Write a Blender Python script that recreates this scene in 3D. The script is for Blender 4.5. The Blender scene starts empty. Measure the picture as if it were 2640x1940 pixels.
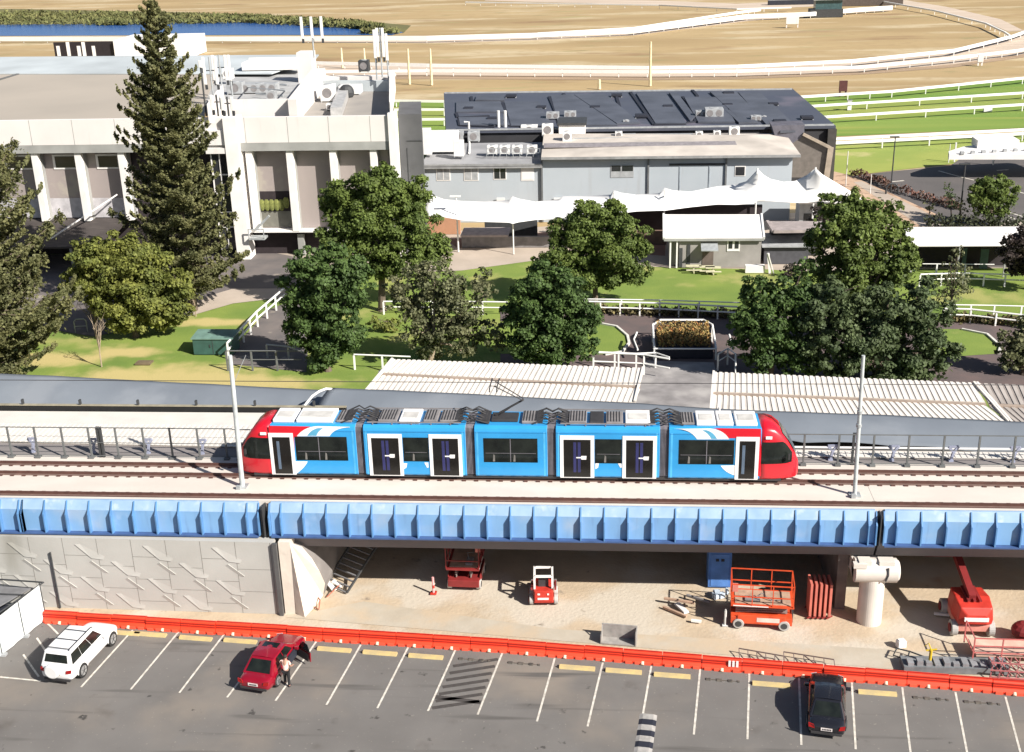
import bpy, bmesh, math, random
import numpy as np
from mathutils import Vector, Matrix
R = math.radians
PI = math.pi
scene = bpy.context.scene
COL = scene.collection
random.seed(7)

# ---------------------------------------------------------------- camera
F, TH, RO, YA, CH = 3143.0, R(21.4), R(-1.57), R(5.0), 37.0
cam_rot = Matrix.Rotation(YA, 3, 'Z') @ Matrix.Rotation(PI/2 - TH, 3, 'X') @ Matrix.Rotation(RO, 3, 'Z')
cd = bpy.data.cameras.new('camera')
cam = bpy.data.objects.new('camera', cd)
COL.objects.link(cam)
M4 = cam_rot.to_4x4()
M4.translation = (0, 0, CH)
cam.matrix_world = M4
cd.sensor_width = 36.0
cd.lens = 36.0 * F / 2640.0
cd.clip_start = 0.5
cd.clip_end = 4000.0
scene.camera = cam

# ---------------------------------------------------------------- light
SUN_EL, SUN_AZ = R(35.5), R(-34.0)      # azimuth of the direction to the sun, measured from +X
world = bpy.data.worlds.new('World')
scene.world = world
world.use_nodes = True
wn = world.node_tree
wn.nodes.clear()
sky = wn.nodes.new('ShaderNodeTexSky')
sky.sky_type = 'NISHITA'
sky.sun_disc = False
sky.sun_elevation = SUN_EL
sky.sun_rotation = PI/2 - SUN_AZ
bg = wn.nodes.new('ShaderNodeBackground')
bg.inputs['Strength'].default_value = 0.05
wo = wn.nodes.new('ShaderNodeOutputWorld')
wn.links.new(sky.outputs[0], bg.inputs[0])
wn.links.new(bg.outputs[0], wo.inputs[0])
sd = bpy.data.lights.new('sun', 'SUN')
sd.energy = 5.0
sd.angle = R(0.53)
sd.color = (1.0, 0.95, 0.87)
sun = bpy.data.objects.new('sun', sd)
COL.objects.link(sun)
sv = Vector((math.cos(SUN_EL)*math.cos(SUN_AZ), math.cos(SUN_EL)*math.sin(SUN_AZ), math.sin(SUN_EL)))
sun.rotation_euler = sv.to_track_quat('Z', 'Y').to_euler()
sun.location = sv * 100
scene.view_settings.view_transform = 'Standard'
scene.view_settings.look = 'None'
scene.view_settings.exposure = 0.80
scene.view_settings.gamma = 1.0
scene.render.engine = 'CYCLES'
scene.cycles.max_bounces = 6

# ---------------------------------------------------------------- measuring helpers
def ray(x, y):
    return cam_rot @ Vector(((x-1320)/F, -(y-970)/F, -1.0))
def G(x, y, z=0.0):
    "point of height z seen at (x, y) of the survey photo"
    d = ray(x, y); t = (z-CH)/d.z
    return Vector((d.x*t, d.y*t, z))
def D(x, y, Y):
    "point of the upright plane at depth Y"
    d = ray(x, y); t = Y/d.y
    return Vector((d.x*t, Y, CH+d.z*t))

# ---------------------------------------------------------------- materials
MATS = {}
def mat(name, col, rough=0.7, metal=0.0, var=0.12, scale=1.5, bump=0.0, bscale=None, spec=None, col2=None, island=0.0, detail=5.0, stretch=None, coat=0.0):
    if name in MATS: return MATS[name]
    m = bpy.data.materials.new(name)
    m.use_nodes = True
    nt = m.node_tree
    b = nt.nodes['Principled BSDF']
    b.inputs['Roughness'].default_value = rough
    b.inputs['Metallic'].default_value = metal
    if spec is not None: b.inputs['Specular IOR Level'].default_value = spec
    if coat: b.inputs['Coat Weight'].default_value = coat; b.inputs['Coat Roughness'].default_value = 0.06
    tc = nt.nodes.new('ShaderNodeTexCoord')
    src = tc.outputs['Object']
    if stretch:
        mp = nt.nodes.new('ShaderNodeMapping'); mp.inputs['Scale'].default_value = stretch
        nt.links.new(src, mp.inputs['Vector']); src = mp.outputs[0]
    n = nt.nodes.new('ShaderNodeTexNoise')
    n.inputs['Scale'].default_value = scale
    n.inputs['Detail'].default_value = detail
    nt.links.new(src, n.inputs['Vector'])
    r = nt.nodes.new('ShaderNodeValToRGB')
    c2 = col2 if col2 else tuple(max(0, c*(1-2*var)) for c in col)
    c1 = col if col2 else tuple(min(1, c*(1+var)) for c in col)
    r.color_ramp.elements[0].position = 0.3; r.color_ramp.elements[0].color = (*c2, 1)
    r.color_ramp.elements[1].position = 0.7; r.color_ramp.elements[1].color = (*c1, 1)
    nt.links.new(n.outputs[0], r.inputs[0])
    out = r.outputs[0]
    if island:
        g = nt.nodes.new('ShaderNodeNewGeometry')
        mr = nt.nodes.new('ShaderNodeMapRange'); mr.inputs[3].default_value = 1-island; mr.inputs[4].default_value = 1+island
        nt.links.new(g.outputs['Random Per Island'], mr.inputs[0])
        mx = nt.nodes.new('ShaderNodeVectorMath'); mx.operation = 'SCALE'
        nt.links.new(out, mx.inputs[0]); nt.links.new(mr.outputs[0], mx.inputs['Scale'])
        out = mx.outputs[0]
    nt.links.new(out, b.inputs['Base Color'])
    if bump:
        bn = nt.nodes.new('ShaderNodeTexNoise'); bn.inputs['Scale'].default_value = bscale or scale*6; bn.inputs['Detail'].default_value = 4
        nt.links.new(tc.outputs['Object'], bn.inputs['Vector'])
        bp = nt.nodes.new('ShaderNodeBump'); bp.inputs['Strength'].default_value = bump; bp.inputs['Distance'].default_value = 0.05
        nt.links.new(bn.outputs[0], bp.inputs['Height'])
        nt.links.new(bp.outputs[0], b.inputs['Normal'])
    MATS[name] = m
    return m
def mix_in(m, col, scale, lo, hi, detail=6.0, stretch=None, rough=None):
    "second layer of colour over a material: stains, dry patches, wear"
    nt = m.node_tree; b = nt.nodes['Principled BSDF']
    old = b.inputs['Base Color'].links[0].from_socket
    tc = nt.nodes.new('ShaderNodeTexCoord'); src = tc.outputs['Object']
    if stretch:
        mp = nt.nodes.new('ShaderNodeMapping'); mp.inputs['Scale'].default_value = stretch
        nt.links.new(src, mp.inputs['Vector']); src = mp.outputs[0]
    n = nt.nodes.new('ShaderNodeTexNoise'); n.inputs['Scale'].default_value = scale; n.inputs['Detail'].default_value = detail
    nt.links.new(src, n.inputs['Vector'])
    mr = nt.nodes.new('ShaderNodeMapRange'); mr.interpolation_type = 'SMOOTHSTEP'
    mr.inputs[1].default_value = lo; mr.inputs[2].default_value = hi
    nt.links.new(n.outputs[0], mr.inputs[0])
    mx = nt.nodes.new('ShaderNodeMix'); mx.data_type = 'RGBA'
    nt.links.new(mr.outputs[0], mx.inputs[0]); nt.links.new(old, mx.inputs[6]); mx.inputs[7].default_value = (*col, 1)
    nt.links.new(mx.outputs[2], b.inputs['Base Color'])
    return m

# ---------------------------------------------------------------- mesh builder
ORIGIN = {}
class MB:
    def __init__(s): s.v = []; s.f = []; s.mi = []; s.m = 0
    def add(s, vs, fs):
        o = len(s.v); s.v += [tuple(v) for v in vs]
        for f in fs: s.f.append([i+o for i in f]); s.mi.append(s.m)
        return s
    def box(s, a, b):
        x0, y0, z0 = [min(a[i], b[i]) for i in range(3)]; x1, y1, z1 = [max(a[i], b[i]) for i in range(3)]
        return s.add([(x0,y0,z0),(x1,y0,z0),(x1,y1,z0),(x0,y1,z0),(x0,y0,z1),(x1,y0,z1),(x1,y1,z1),(x0,y1,z1)],
                     [(0,3,2,1),(4,5,6,7),(0,1,5,4),(1,2,6,5),(2,3,7,6),(3,0,4,7)])
    def cbox(s, c, d, rz=0.0):
        "box by centre of base and size, turned about z"
        cx, cy, cz = c; dx, dy, dz = d[0]/2, d[1]/2, d[2]
        ca, sa = math.cos(rz), math.sin(rz); vs = []
        for z in (cz, cz+dz):
            for x, y in ((-dx,-dy),(dx,-dy),(dx,dy),(-dx,dy)): vs.append((cx+x*ca-y*sa, cy+x*sa+y*ca, z))
        return s.add(vs, [(0,3,2,1),(4,5,6,7),(0,1,5,4),(1,2,6,5),(2,3,7,6),(3,0,4,7)])
    def bar(s, a, b, w, h=None, up=(0,0,1)):
        "rectangular bar from a to b"
        a, b = Vector(a), Vector(b); h = h or w
        d = (b-a).normalized(); u = Vector(up)
        if abs(d.dot(u)) > 0.98: u = Vector((0,1,0))
        r = d.cross(u).normalized(); u = r.cross(d).normalized()
        r *= w/2; u *= h/2; vs = []
        for p in (a, b): vs += [p-r-u, p+r-u, p+r+u, p-r+u]
        return s.add(vs, [(0,1,2,3),(7,6,5,4),(0,4,5,1),(1,5,6,2),(2,6,7,3),(3,7,4,0)])
    def tube(s, pts, rad, n=8, caps=True):
        pts = [Vector(p) for p in pts]; rads = rad if isinstance(rad, (list, tuple)) else [rad]*len(pts)
        rings = []; prev = None
        for i, p in enumerate(pts):
            d = (pts[min(i+1, len(pts)-1)]-pts[max(i-1, 0)]).normalized()
            u = prev if prev is not None else (Vector((0,0,1)) if abs(d.z) < 0.9 else Vector((0,1,0)))
            r = d.cross(u).normalized(); u = r.cross(d).normalized(); prev = u
            rings.append([p + (r*math.cos(2*PI*k/n)+u*math.sin(2*PI*k/n))*rads[i] for k in range(n)])
        vs = [v for rg in rings for v in rg]; fs = []
        for i in range(len(pts)-1):
            for k in range(n):
                fs.append((i*n+k, i*n+(k+1)%n, (i+1)*n+(k+1)%n, (i+1)*n+k))
        if caps: fs.append(tuple(range(n))[::-1]); fs.append(tuple((len(pts)-1)*n+k for k in range(n)))
        return s.add(vs, fs)
    def prism(s, poly, off):
        "polygon (3-D points) pushed along off"
        n = len(poly); off = Vector(off); a = [Vector(p) for p in poly]; b = [p+off for p in a]
        return s.add(a+b, [tuple(range(n))[::-1], tuple(range(n, 2*n))] + [(i, (i+1)%n, (i+1)%n+n, i+n) for i in range(n)])
    def flat(s, poly): return s.add(poly, [tuple(range(len(poly)))])
    def loft(s, secs, close=True, caps=True):
        n = len(secs[0]); vs = [p for sc in secs for p in sc]; fs = []
        for i in range(len(secs)-1):
            for k in range(n if close else n-1):
                fs.append((i*n+k, i*n+(k+1)%n, (i+1)*n+(k+1)%n, (i+1)*n+k))
        if caps and close: fs.append(tuple(range(n))[::-1]); fs.append(tuple((len(secs)-1)*n+k for k in range(n)))
        return s.add(vs, fs)
    def sphere(s, c, r, n=10, m=7, sq=(1,1,1)):
        secs = []
        for i in range(1, m):
            t = PI*i/m; secs.append([(c[0]+r*sq[0]*math.sin(t)*math.cos(2*PI*k/n), c[1]+r*sq[1]*math.sin(t)*math.sin(2*PI*k/n), c[2]-r*sq[2]*math.cos(t)) for k in range(n)])
        return s.loft(secs)
    def build(s, name, mats, parent=None, world=False, smooth=False, bevel=0.0, fixn=True):
        me = bpy.data.meshes.new(name)
        vs = s.v
        if parent is not None and world:
            mi = ORIGIN[parent.name].inverted(); vs = [tuple(mi @ Vector(v)) for v in vs]
        me.from_pydata(vs, [], s.f); me.update()
        if not isinstance(mats, (list, tuple)): mats = [mats]
        for m in mats: me.materials.append(m)
        if len(mats) > 1: me.polygons.foreach_set('material_index', s.mi)
        if fixn:
            bm = bmesh.new(); bm.from_mesh(me); bmesh.ops.recalc_face_normals(bm, faces=bm.faces)
            bm.to_mesh(me); bm.free()
        if smooth: me.polygons.foreach_set('use_smooth', [True]*len(me.polygons))
        o = bpy.data.objects.new(name, me); COL.objects.link(o)
        if parent is not None:
            o.parent = parent; ORIGIN[o.name] = ORIGIN[parent.name]
        else: ORIGIN[o.name] = Matrix.Identity(4)
        if bevel:
            md = o.modifiers.new('bevel', 'BEVEL'); md.width = bevel; md.segments = 2; md.limit_method = 'ANGLE'; md.angle_limit = R(35)
        return o
def tag(o, label=None, cat=None, group=None, kind=None):
    if label: o['label'] = label
    if cat: o['category'] = cat
    if group: o['group'] = group
    if kind: o['kind'] = kind
    return o
def thing(name, label, cat, loc=(0,0,0), rz=0.0, group=None):
    o = bpy.data.objects.new(name, None); COL.objects.link(o)
    o.empty_display_size = 0.3
    o.location = loc; o.rotation_euler = (0, 0, rz)
    ORIGIN[o.name] = Matrix.Translation(Vector(loc)) @ Matrix.Rotation(rz, 4, 'Z')
    return tag(o, label, cat, group)
def rebase(o):
    "move the origin of a one-mesh thing to its base"
    me = o.data; n = len(me.vertices); a = np.empty(n*3, dtype=np.float64)
    me.vertices.foreach_get('co', a); a = a.reshape(-1, 3)
    c = Vector(((a[:,0].min()+a[:,0].max())/2, (a[:,1].min()+a[:,1].max())/2, a[:,2].min()))
    a -= np.array(c); me.vertices.foreach_set('co', a.ravel()); me.update(); o.location = c
    ORIGIN[o.name] = Matrix.Translation(c)
    return o
def copy_tree(o, parent=None):
    c = o.copy(); COL.objects.link(c)
    if parent is not None: c.parent = parent
    for ch in o.children: copy_tree(ch, c)
    return c
def place(o, loc, rz=None, label=None):
    o.location = loc
    if rz is not None: o.rotation_euler = (0, 0, rz)
    if label: o['label'] = label
    return o
def struct(name, mb, m, **k): return tag(mb.build(name, m, **k), kind='structure')
def sheet(name, pts, z, m):
    mb = MB(); mb.flat([(p[0], p[1], z) for p in pts])
    return struct(name, mb, m)
def pxsheet(name, px, z, m): return sheet(name, [G(x, y, z) for x, y in px], z, m)
# ================================================================ SETTING: ground, roads, grass, water
m_dry = mat('dry_grass', (0.42,0.305,0.155), 0.95, scale=0.03, col2=(0.31,0.215,0.10), detail=9, stretch=(0.35,1.6,1), bump=0.3, bscale=1.2)
mix_in(m_dry, (0.47,0.375,0.23), 0.05, 0.50, 0.62, stretch=(0.4,1.8,1))
mix_in(m_dry, (0.26,0.165,0.08), 0.06, 0.56, 0.72, stretch=(0.5,1.3,1))
mix_in(m_dry, (0.27,0.22,0.10), 0.12, 0.58, 0.75, stretch=(0.6,1.2,1))
mix_in(m_dry, (0.34,0.24,0.12), 0.5, 0.5, 0.75, stretch=(0.6,1.2,1), detail=9)
mix_in(m_dry, (0.30,0.27,0.12), 0.09, 0.64, 0.74, stretch=(0.3,2.0,1))
m_lawn = mat('lawn_grass', (0.20,0.26,0.045), 0.95, scale=0.22, col2=(0.12,0.19,0.03), bump=0.5, bscale=9, detail=8)
mix_in(m_lawn, (0.30,0.30,0.09), 0.16, 0.55, 0.68)
def dry_patch(m, blobs, col):
    "straw patches: soft ellipses in world space, edges broken up by noise"
    nt = m.node_tree; b = nt.nodes['Principled BSDF']
    geo = nt.nodes.new('ShaderNodeNewGeometry')
    n = nt.nodes.new('ShaderNodeTexNoise'); n.inputs['Scale'].default_value = 0.45; n.inputs['Detail'].default_value = 7; nt.links.new(geo.outputs['Position'], n.inputs['Vector'])
    for (cx, cy, rx_, ry_) in blobs:
        old = b.inputs['Base Color'].links[0].from_socket
        mp = nt.nodes.new('ShaderNodeMapping'); mp.inputs['Location'].default_value = (-cx/rx_, -cy/ry_, 0); mp.inputs['Scale'].default_value = (1/rx_, 1/ry_, 0)
        nt.links.new(geo.outputs['Position'], mp.inputs['Vector'])
        ln = nt.nodes.new('ShaderNodeVectorMath'); ln.operation = 'LENGTH'; nt.links.new(mp.outputs[0], ln.inputs[0])
        ad = nt.nodes.new('ShaderNodeMath'); ad.operation = 'MULTIPLY_ADD'; ad.inputs[1].default_value = 1.5; nt.links.new(n.outputs[0], ad.inputs[0]); nt.links.new(ln.outputs['Value'], ad.inputs[2])
        mr = nt.nodes.new('ShaderNodeMapRange'); mr.interpolation_type = 'SMOOTHSTEP'; mr.inputs[1].default_value = 2.1; mr.inputs[2].default_value = 1.25; nt.links.new(ad.outputs[0], mr.inputs[0])
        mx = nt.nodes.new('ShaderNodeMix'); mx.data_type = 'RGBA'; nt.links.new(mr.outputs[0], mx.inputs[0]); nt.links.new(old, mx.inputs[6]); mx.inputs[7].default_value = (*col, 1)
        nt.links.new(mx.outputs[2], b.inputs['Base Color'])
dry_patch(m_lawn, [(*G(440,975)[:2],9,3.2), (*G(130,925)[:2],5,1.8), (*G(580,990)[:2],8,2.4), (*G(540,830)[:2],4,1.2), (*G(330,905)[:2],3,1.4)], (0.45,0.37,0.15))
m_turf = mat('track_turf', (0.20,0.27,0.045), 0.95, scale=0.06, col2=(0.10,0.20,0.02), bump=0.4, bscale=5, stretch=(0.2,1.6,1), detail=7)
mix_in(m_turf, (0.30,0.30,0.06), 0.05, 0.52, 0.66, stretch=(0.2,2.2,1))
m_verge = mat('verge_grass', (0.30,0.33,0.07), 0.95, scale=0.1, col2=(0.20,0.27,0.05), bump=0.4, bscale=5)
mix_in(m_verge, (0.42,0.38,0.16), 0.12, 0.56, 0.7)
m_sand = mat('track_sand', (0.56,0.46,0.37), 0.95, scale=0.2, col2=(0.44,0.35,0.27), stretch=(0.2,2,1), bump=0.2)
m_sanddark = mat('track_edge_soil', (0.36,0.25,0.16), 0.95, scale=0.1, col2=(0.25,0.18,0.12), stretch=(0.2,2,1))
m_asph = mat('asphalt', (0.168,0.156,0.146), 0.9, scale=0.35, col2=(0.138,0.128,0.120), bump=0.25, bscale=60, detail=10)
mix_in(m_asph, (0.105,0.093,0.084), 0.42, 0.60, 0.80, detail=9)
mix_in(m_asph, (0.225,0.192,0.16), 0.13, 0.5, 0.72, detail=9)
mix_in(m_asph, (0.085,0.075,0.068), 0.55, 0.66, 0.80, detail=5)
mix_in(m_asph, (0.05,0.045,0.042), 1.1, 0.67, 0.74, detail=4)
mix_in(m_asph, (0.24,0.215,0.19), 6.0, 0.66, 0.72, detail=3)
mix_in(m_asph, (0.10,0.092,0.085), 0.9, 0.58, 0.75, detail=3, stretch=(0.12,1.6,1))
m_yard = mat('construction_ground', (0.50,0.395,0.28), 0.95, scale=0.5, col2=(0.41,0.325,0.23), bump=0.6, bscale=5, detail=10)
mix_in(m_yard, (0.50,0.44,0.36), 0.16, 0.46, 0.58, detail=8)
mix_in(m_yard, (0.22,0.18,0.14), 0.9, 0.66, 0.76, detail=8)
mix_in(m_yard, (0.36,0.22,0.13), 0.3, 0.66, 0.8, detail=8)
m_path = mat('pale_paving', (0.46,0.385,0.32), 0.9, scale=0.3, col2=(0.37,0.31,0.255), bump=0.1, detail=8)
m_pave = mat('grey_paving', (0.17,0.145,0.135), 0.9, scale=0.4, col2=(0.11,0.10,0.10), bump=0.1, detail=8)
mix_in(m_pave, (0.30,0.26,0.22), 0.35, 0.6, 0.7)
m_brick = mat('brick_paving', (0.26,0.15,0.115), 0.9, scale=0.4, col2=(0.20,0.12,0.095), bump=0.1)
m_ring = mat('ring_asphalt', (0.14,0.098,0.092), 0.95, scale=0.5, col2=(0.09,0.075,0.075))
m_roadfar = mat('far_asphalt', (0.125,0.110,0.106), 0.9, scale=0.15, col2=(0.09,0.082,0.080), detail=8)
m_line = mat('line_paint', (0.72,0.68,0.60), 0.8, scale=3.5, col2=(0.42,0.38,0.33), detail=8)
m_water = mat('pond_water', (0.02,0.08,0.26), 0.25, scale=0.05, col2=(0.03,0.11,0.34), stretch=(0.2,2,1), bump=0.25, bscale=0.9, spec=0.6)  # blue base colour stands in for the reflected sky
m_reed = mat('reeds', (0.17,0.16,0.06), 0.9, scale=0.12, col2=(0.085,0.10,0.03), island=0.35)

sheet('ground', [(-900,-150),(900,-150),(900,1800),(-900,1800)], -0.12, m_dry)
sheet('construction_ground', [(-75,50),(60,44),(60,86),(-75,86)], -0.05, m_yard)
_a, _b, _c = G(118,1594), G(1300,1669), G(2640,1780)
sheet('car_park_asphalt', [tuple((_a+(_a-_b)*1.6)[:2]), tuple(_a[:2]), tuple(_b[:2]), tuple(_c[:2]), tuple((_c+(_c-_b)*1.2)[:2]), (60,-20),(-90,-20)], 0.0, m_asph)
sheet('concrete_apron', [(-18,57.2),(45,50.2),(45,53.2),(-3,56.6),(-14,59.0)], -0.03, mix_in(mat('apron_concrete', (0.46,0.41,0.335), 0.9, scale=0.8, col2=(0.40,0.345,0.27), bump=0.2, detail=9), (.48,.38,.27), .35, .45, .65))
# park behind the viaduct
sheet('park_lawn', [(-95,79),(70,76),(70,128),(-95,134)], -0.06, m_lawn)
pxsheet('courtyard_paving', [(-400,700),(-60,665),(540,640),(640,640),(770,664),(790,730),(742,766),(600,783),(500,812),(340,850),(240,868),(60,838),(-100,830),(-400,860)], -0.03, m_pave)
pxsheet('courtyard_path', [(484,792),(520,768),(600,745),(742,744),(742,766),(600,783),(500,812)], -0.02, m_path)
pxsheet('court_path', [(640,640),(1090,600),(1900,560),(2300,530),(2420,600),(2700,600),(2700,690),(2060,700),(1960,694),(1720,690),(1380,672),(1190,698),(1000,705),(800,690),(770,664)], -0.04, m_path)
pxsheet('brick_path', [(1150,618),(1420,598),(1715,592),(1715,660),(1500,648),(1420,622),(1180,640)], -0.025, m_brick)
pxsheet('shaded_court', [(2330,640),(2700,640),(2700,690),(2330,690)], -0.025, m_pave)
pxsheet('tree_shade_paving', [(690,800),(745,778),(800,790),(790,960),(600,940),(590,912)], -0.04, m_pave)  # dark sheet standing for the shade under the trees
pxsheet('parade_ring', [(1290,802),(1400,803),(1500,806),(1900,812),(2300,822),(2700,845),(2700,1010),(1850,1000),(1660,990),(1290,962)], -0.035, m_ring)
pxsheet('ring_island_grass', [(1250,828),(1530,831),(1590,842),(1618,866),(1622,885),(1605,907),(1560,914),(1250,912)], -0.02, m_lawn)
pxsheet('ring_island_lawn', [(2380,848),(2480,849),(2545,862),(2580,893),(2575,912),(2380,925)], -0.02, m_lawn)
mb = MB()
for pts in ([(1530,831),(1590,842),(1618,866),(1622,885),(1605,907),(1560,914)], [(2480,849),(2545,862),(2580,893),(2575,912)]):
    q = [G(x, y, 0.05) for x, y in pts]
    for a, b in zip(q, q[1:]): mb.bar(a, b, 0.22, 0.16)
struct('ring_kerb', mb, mat('kerb_white', (0.62,0.60,0.55), 0.8))
pxsheet('gate_paving', [(1640,985),(1665,930),(1840,935),(1860,1000),(1850,1060),(1630,1060)], -0.01, mix_in(mat('gate_paving', (0.25,0.235,0.235), 0.9, scale=1), (0.38,0.36,0.35), 0.35, 0.45, 0.75))  # paving tone lowered to hold the shade at the gate
# racecourse
pxsheet('turf_track', [(900,256),(1145,262),(1700,258),(2071,250),(2300,235),(2640,203),(2900,165),(2900,320),(2640,330),(2153,352),(1700,365),(900,368)], -0.08, m_turf)
pxsheet('inner_turf', [(900,272),(1150,280),(2097,274),(2640,240),(2900,205),(2900,245),(2640,268),(2130,300),(1145,305),(900,306)], -0.075,
        mix_in(mat('olive_turf', (0.26,0.29,0.06), 0.95, scale=0.08, col2=(0.17,0.24,0.04), stretch=(0.2,1.8,1), bump=0.3, bscale=4), (0.36,0.34,0.12), 0.06, 0.55, 0.7, stretch=(0.25,2,1)))
pxsheet('verge_grass', [(900,368),(2153,368),(2640,348),(2900,330),(2900,400),(2640,408),(2480,420),(2200,452),(2120,470),(900,470)], -0.07, m_verge)
def band(name, top, bot, z, m):
    return pxsheet(name, top + bot[::-1], z, m)
band('sand_track', [(-400,100),(0,98),(500,97),(1100,100),(1385,92),(1634,82),(1926,44),(2150,28),(2300,22)],
     [(-400,110),(0,107),(500,106),(1100,112),(1385,104),(1634,92),(1926,55),(2150,36),(2300,28)], -0.08, m_sand)
band('inner_sand_track', [(600,158),(820,162),(1100,169),(1669,175),(1900,171),(2196,157),(2460,130),(2608,94),(2700,60)],
     [(600,196),(820,194),(1100,194),(1669,198),(1900,197),(2229,184),(2460,166),(2640,140),(2800,105)], -0.08, m_sand)
band('soil_edge', [(600,196),(1100,194),(1669,198),(1900,197),(2229,184),(2460,166),(2640,140),(2800,105)],
     [(600,206),(1100,204),(1669,207),(1900,205),(2229,192),(2460,174),(2640,148),(2800,112)], -0.075, m_sanddark)
band('outer_dirt_track', [(1250,2),(1700,14),(1900,24),(2040,20),(2290,8),(2420,28),(2545,60),(2600,82)],
     [(1250,-6),(1700,2),(1900,10),(2040,4),(2290,-6),(2440,18),(2580,50),(2640,80)], -0.085, m_sand)
pxsheet('far_car_park', [(2185,455),(2300,442),(2450,428),(2500,392),(2640,385),(2900,380),(2900,680),(2640,650),(2420,600),(2290,520)], -0.05, m_roadfar)
pxsheet('garden_bed', [(2140,440),(2190,452),(2300,500),(2430,560),(2440,600),(2330,600),(2250,545),(2140,480)], -0.03,
        mix_in(mat('garden_bed', (0.52,0.36,0.25), 0.95, scale=0.6, col2=(0.42,0.29,0.20)), (0.25,0.15,0.10), 0.7, 0.56, 0.66))
pxsheet('bed_path', [(2200,470),(2222,468),(2450,578),(2640,570),(2640,600),(2400,600)], -0.02, m_path)
mb = MB()
for a, b in (((2420,441),(2470,455)),((2470,455),(2530,470)),((2530,470),(2700,515)),((2290,470),(2330,466)),((2570,440),(2600,438)),
             ((2640,560),(2600,548)),((2640,575),(2590,555)),((2650,590),(2580,562))):
    mb.bar(G(*a,-0.03), G(*b,-0.03), 0.28, 0.02)
struct('far_road_markings', mb, m_line)
# pond
pxsheet('pond', [(-400,96),(0,93),(500,91),(1010,91),(1040,84),(1000,76),(900,70),(800,64),(640,58),(450,50),(250,62),(0,64),(-400,66)], -0.06, m_water)
pxsheet('far_bank', [(-400,70),(60,66),(300,68),(450,56),(640,60),(900,74),(1040,86),(1060,66),(900,52),(700,40),(450,32),(60,24),(-400,22)], -0.10,
        mat('bank_grass', (0.16,0.15,0.05), 0.95, scale=0.08, col2=(0.10,0.09,0.035), stretch=(0.3,1.5,1)))
def leafquads(name, C, S, m, rnd, nrm=None, asp=1.0, parent=None):
    "many small leaf faces: centres C (n,3), half sizes S (n)"
    n = len(C)
    d = rnd.normal(size=(n,3)) if nrm is None else nrm + rnd.normal(size=(n,3))*0.55
    d /= np.linalg.norm(d, axis=1)[:,None] + 1e-9
    t = rnd.normal(size=(n,3)); u = np.cross(d, t); u /= np.linalg.norm(u, axis=1)[:,None] + 1e-9
    w = np.cross(d, u); u *= S[:,None]; w *= S[:,None]*asp
    V = np.empty((n,4,3)); V[:,0] = C-u*0.95; V[:,1] = C-w*0.75+u*0.1; V[:,2] = C+u; V[:,3] = C+w*0.8-u*0.1
    me = bpy.data.meshes.new(name); me.vertices.add(n*4); me.vertices.foreach_set('co', V.ravel())
    me.loops.add(n*4); me.loops.foreach_set('vertex_index', np.arange(n*4, dtype=np.int32))
    me.polygons.add(n); me.polygons.foreach_set('loop_start', np.arange(0, n*4, 4, dtype=np.int32))
    me.update(calc_edges=True); me.materials.append(m)
    o = bpy.data.objects.new(name, me); COL.objects.link(o)
    if parent is not None: o.parent = parent; ORIGIN[o.name] = ORIGIN[parent.name]
    else: ORIGIN[o.name] = Matrix.Identity(4)
    return o
rnd = np.random.default_rng(5)
def reeds(name, lo, hi, n, hmax, label, s=(0.5,1.1)):
    P = []
    for _ in range(n):
        t = rnd.random()*(len(lo)-1); i = int(t); f = t-i; k = rnd.random()
        xa = lo[i][0]*(1-f)+lo[i+1][0]*f; ya = lo[i][1]*(1-f)+lo[i+1][1]*f; yb = hi[i][1]*(1-f)+hi[i+1][1]*f
        g = G(xa, ya*(1-k)+yb*k, 0); P.append((g.x+rnd.normal()*.3, g.y+rnd.normal()*.5, rnd.random()**0.7*hmax))
    P = np.array(P)
    return tag(leafquads(name, P, rnd.uniform(s[0], s[1], n), m_reed, rnd, asp=0.5), label, 'reeds', kind='stuff')
reeds('reeds', [(-100,66),(250,66),(330,66),(640,60),(900,74),(990,80)], [(-100,34),(250,36),(330,40),(640,44),(900,60),(1000,74)], 12000, 1.3, 'green and brown reeds along the far bank of the pond')
reeds('bank_scrub', [(930,88),(1030,88)], [(930,84),(1030,82)], 250, 1.2, 'scrubby tufts at the pointed end of the pond')

# ---- near car park markings: bays
mb = MB()
bays = [((342,1625),(221,1759)),((460,1630),(343,1771)),((577,1637),(466,1782)),((702,1648),(592,1790)),((815,1655),(714,1802)),((930,1663),(845,1812)),
        ((1052,1670),(975,1822)),((1174,1676),(1104,1832)),((1295,1684),(1231,1844)),((1430,1698),(1385,1858)),((1554,1709),(1516,1868)),((1679,1718),(1651,1880)),
        ((1805,1726),(1789,1891)),((1932,1736),(1927,1905)),((2060,1748),(2066,1920)),((2196,1758),(2206,1932)),((2326,1773),(2348,1945)),((2463,1785),(2495,1950)),((2592,1797),(2640,1975))]
for (a, b) in bays:
    a, b = G(*a), G(*b); d = (b-a).normalized(); mb.bar(a+Vector((0,0,.006)), a+d*5.3+Vector((0,0,.006)), 0.10, 0.006)
for a, b in (((-60,1740),(105,1756)),((118,1603),(150,1635)),((60,1688),(100,1745)),((95,1645),(125,1690))):
    mb.bar(G(*a,.006), G(*b,.006), 0.10, 0.006)
struct('bay_lines', mb, m_line)
mb = MB()   # worn hatching in the bay without parking
for k in range(7):
    y0 = 1708+k*18
    mb.bar(G(1168-k*9.0, y0+10, .004), G(1284-k*8, y0-8, .004), 0.24, 0.004)
mb.bar(G(1122,1797,.004), G(1243,1812,.004), 0.3, 0.004)
struct('worn_hatching', mb, mat('worn_paint', (0.06,0.052,0.048), 0.9, scale=4))
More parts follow.
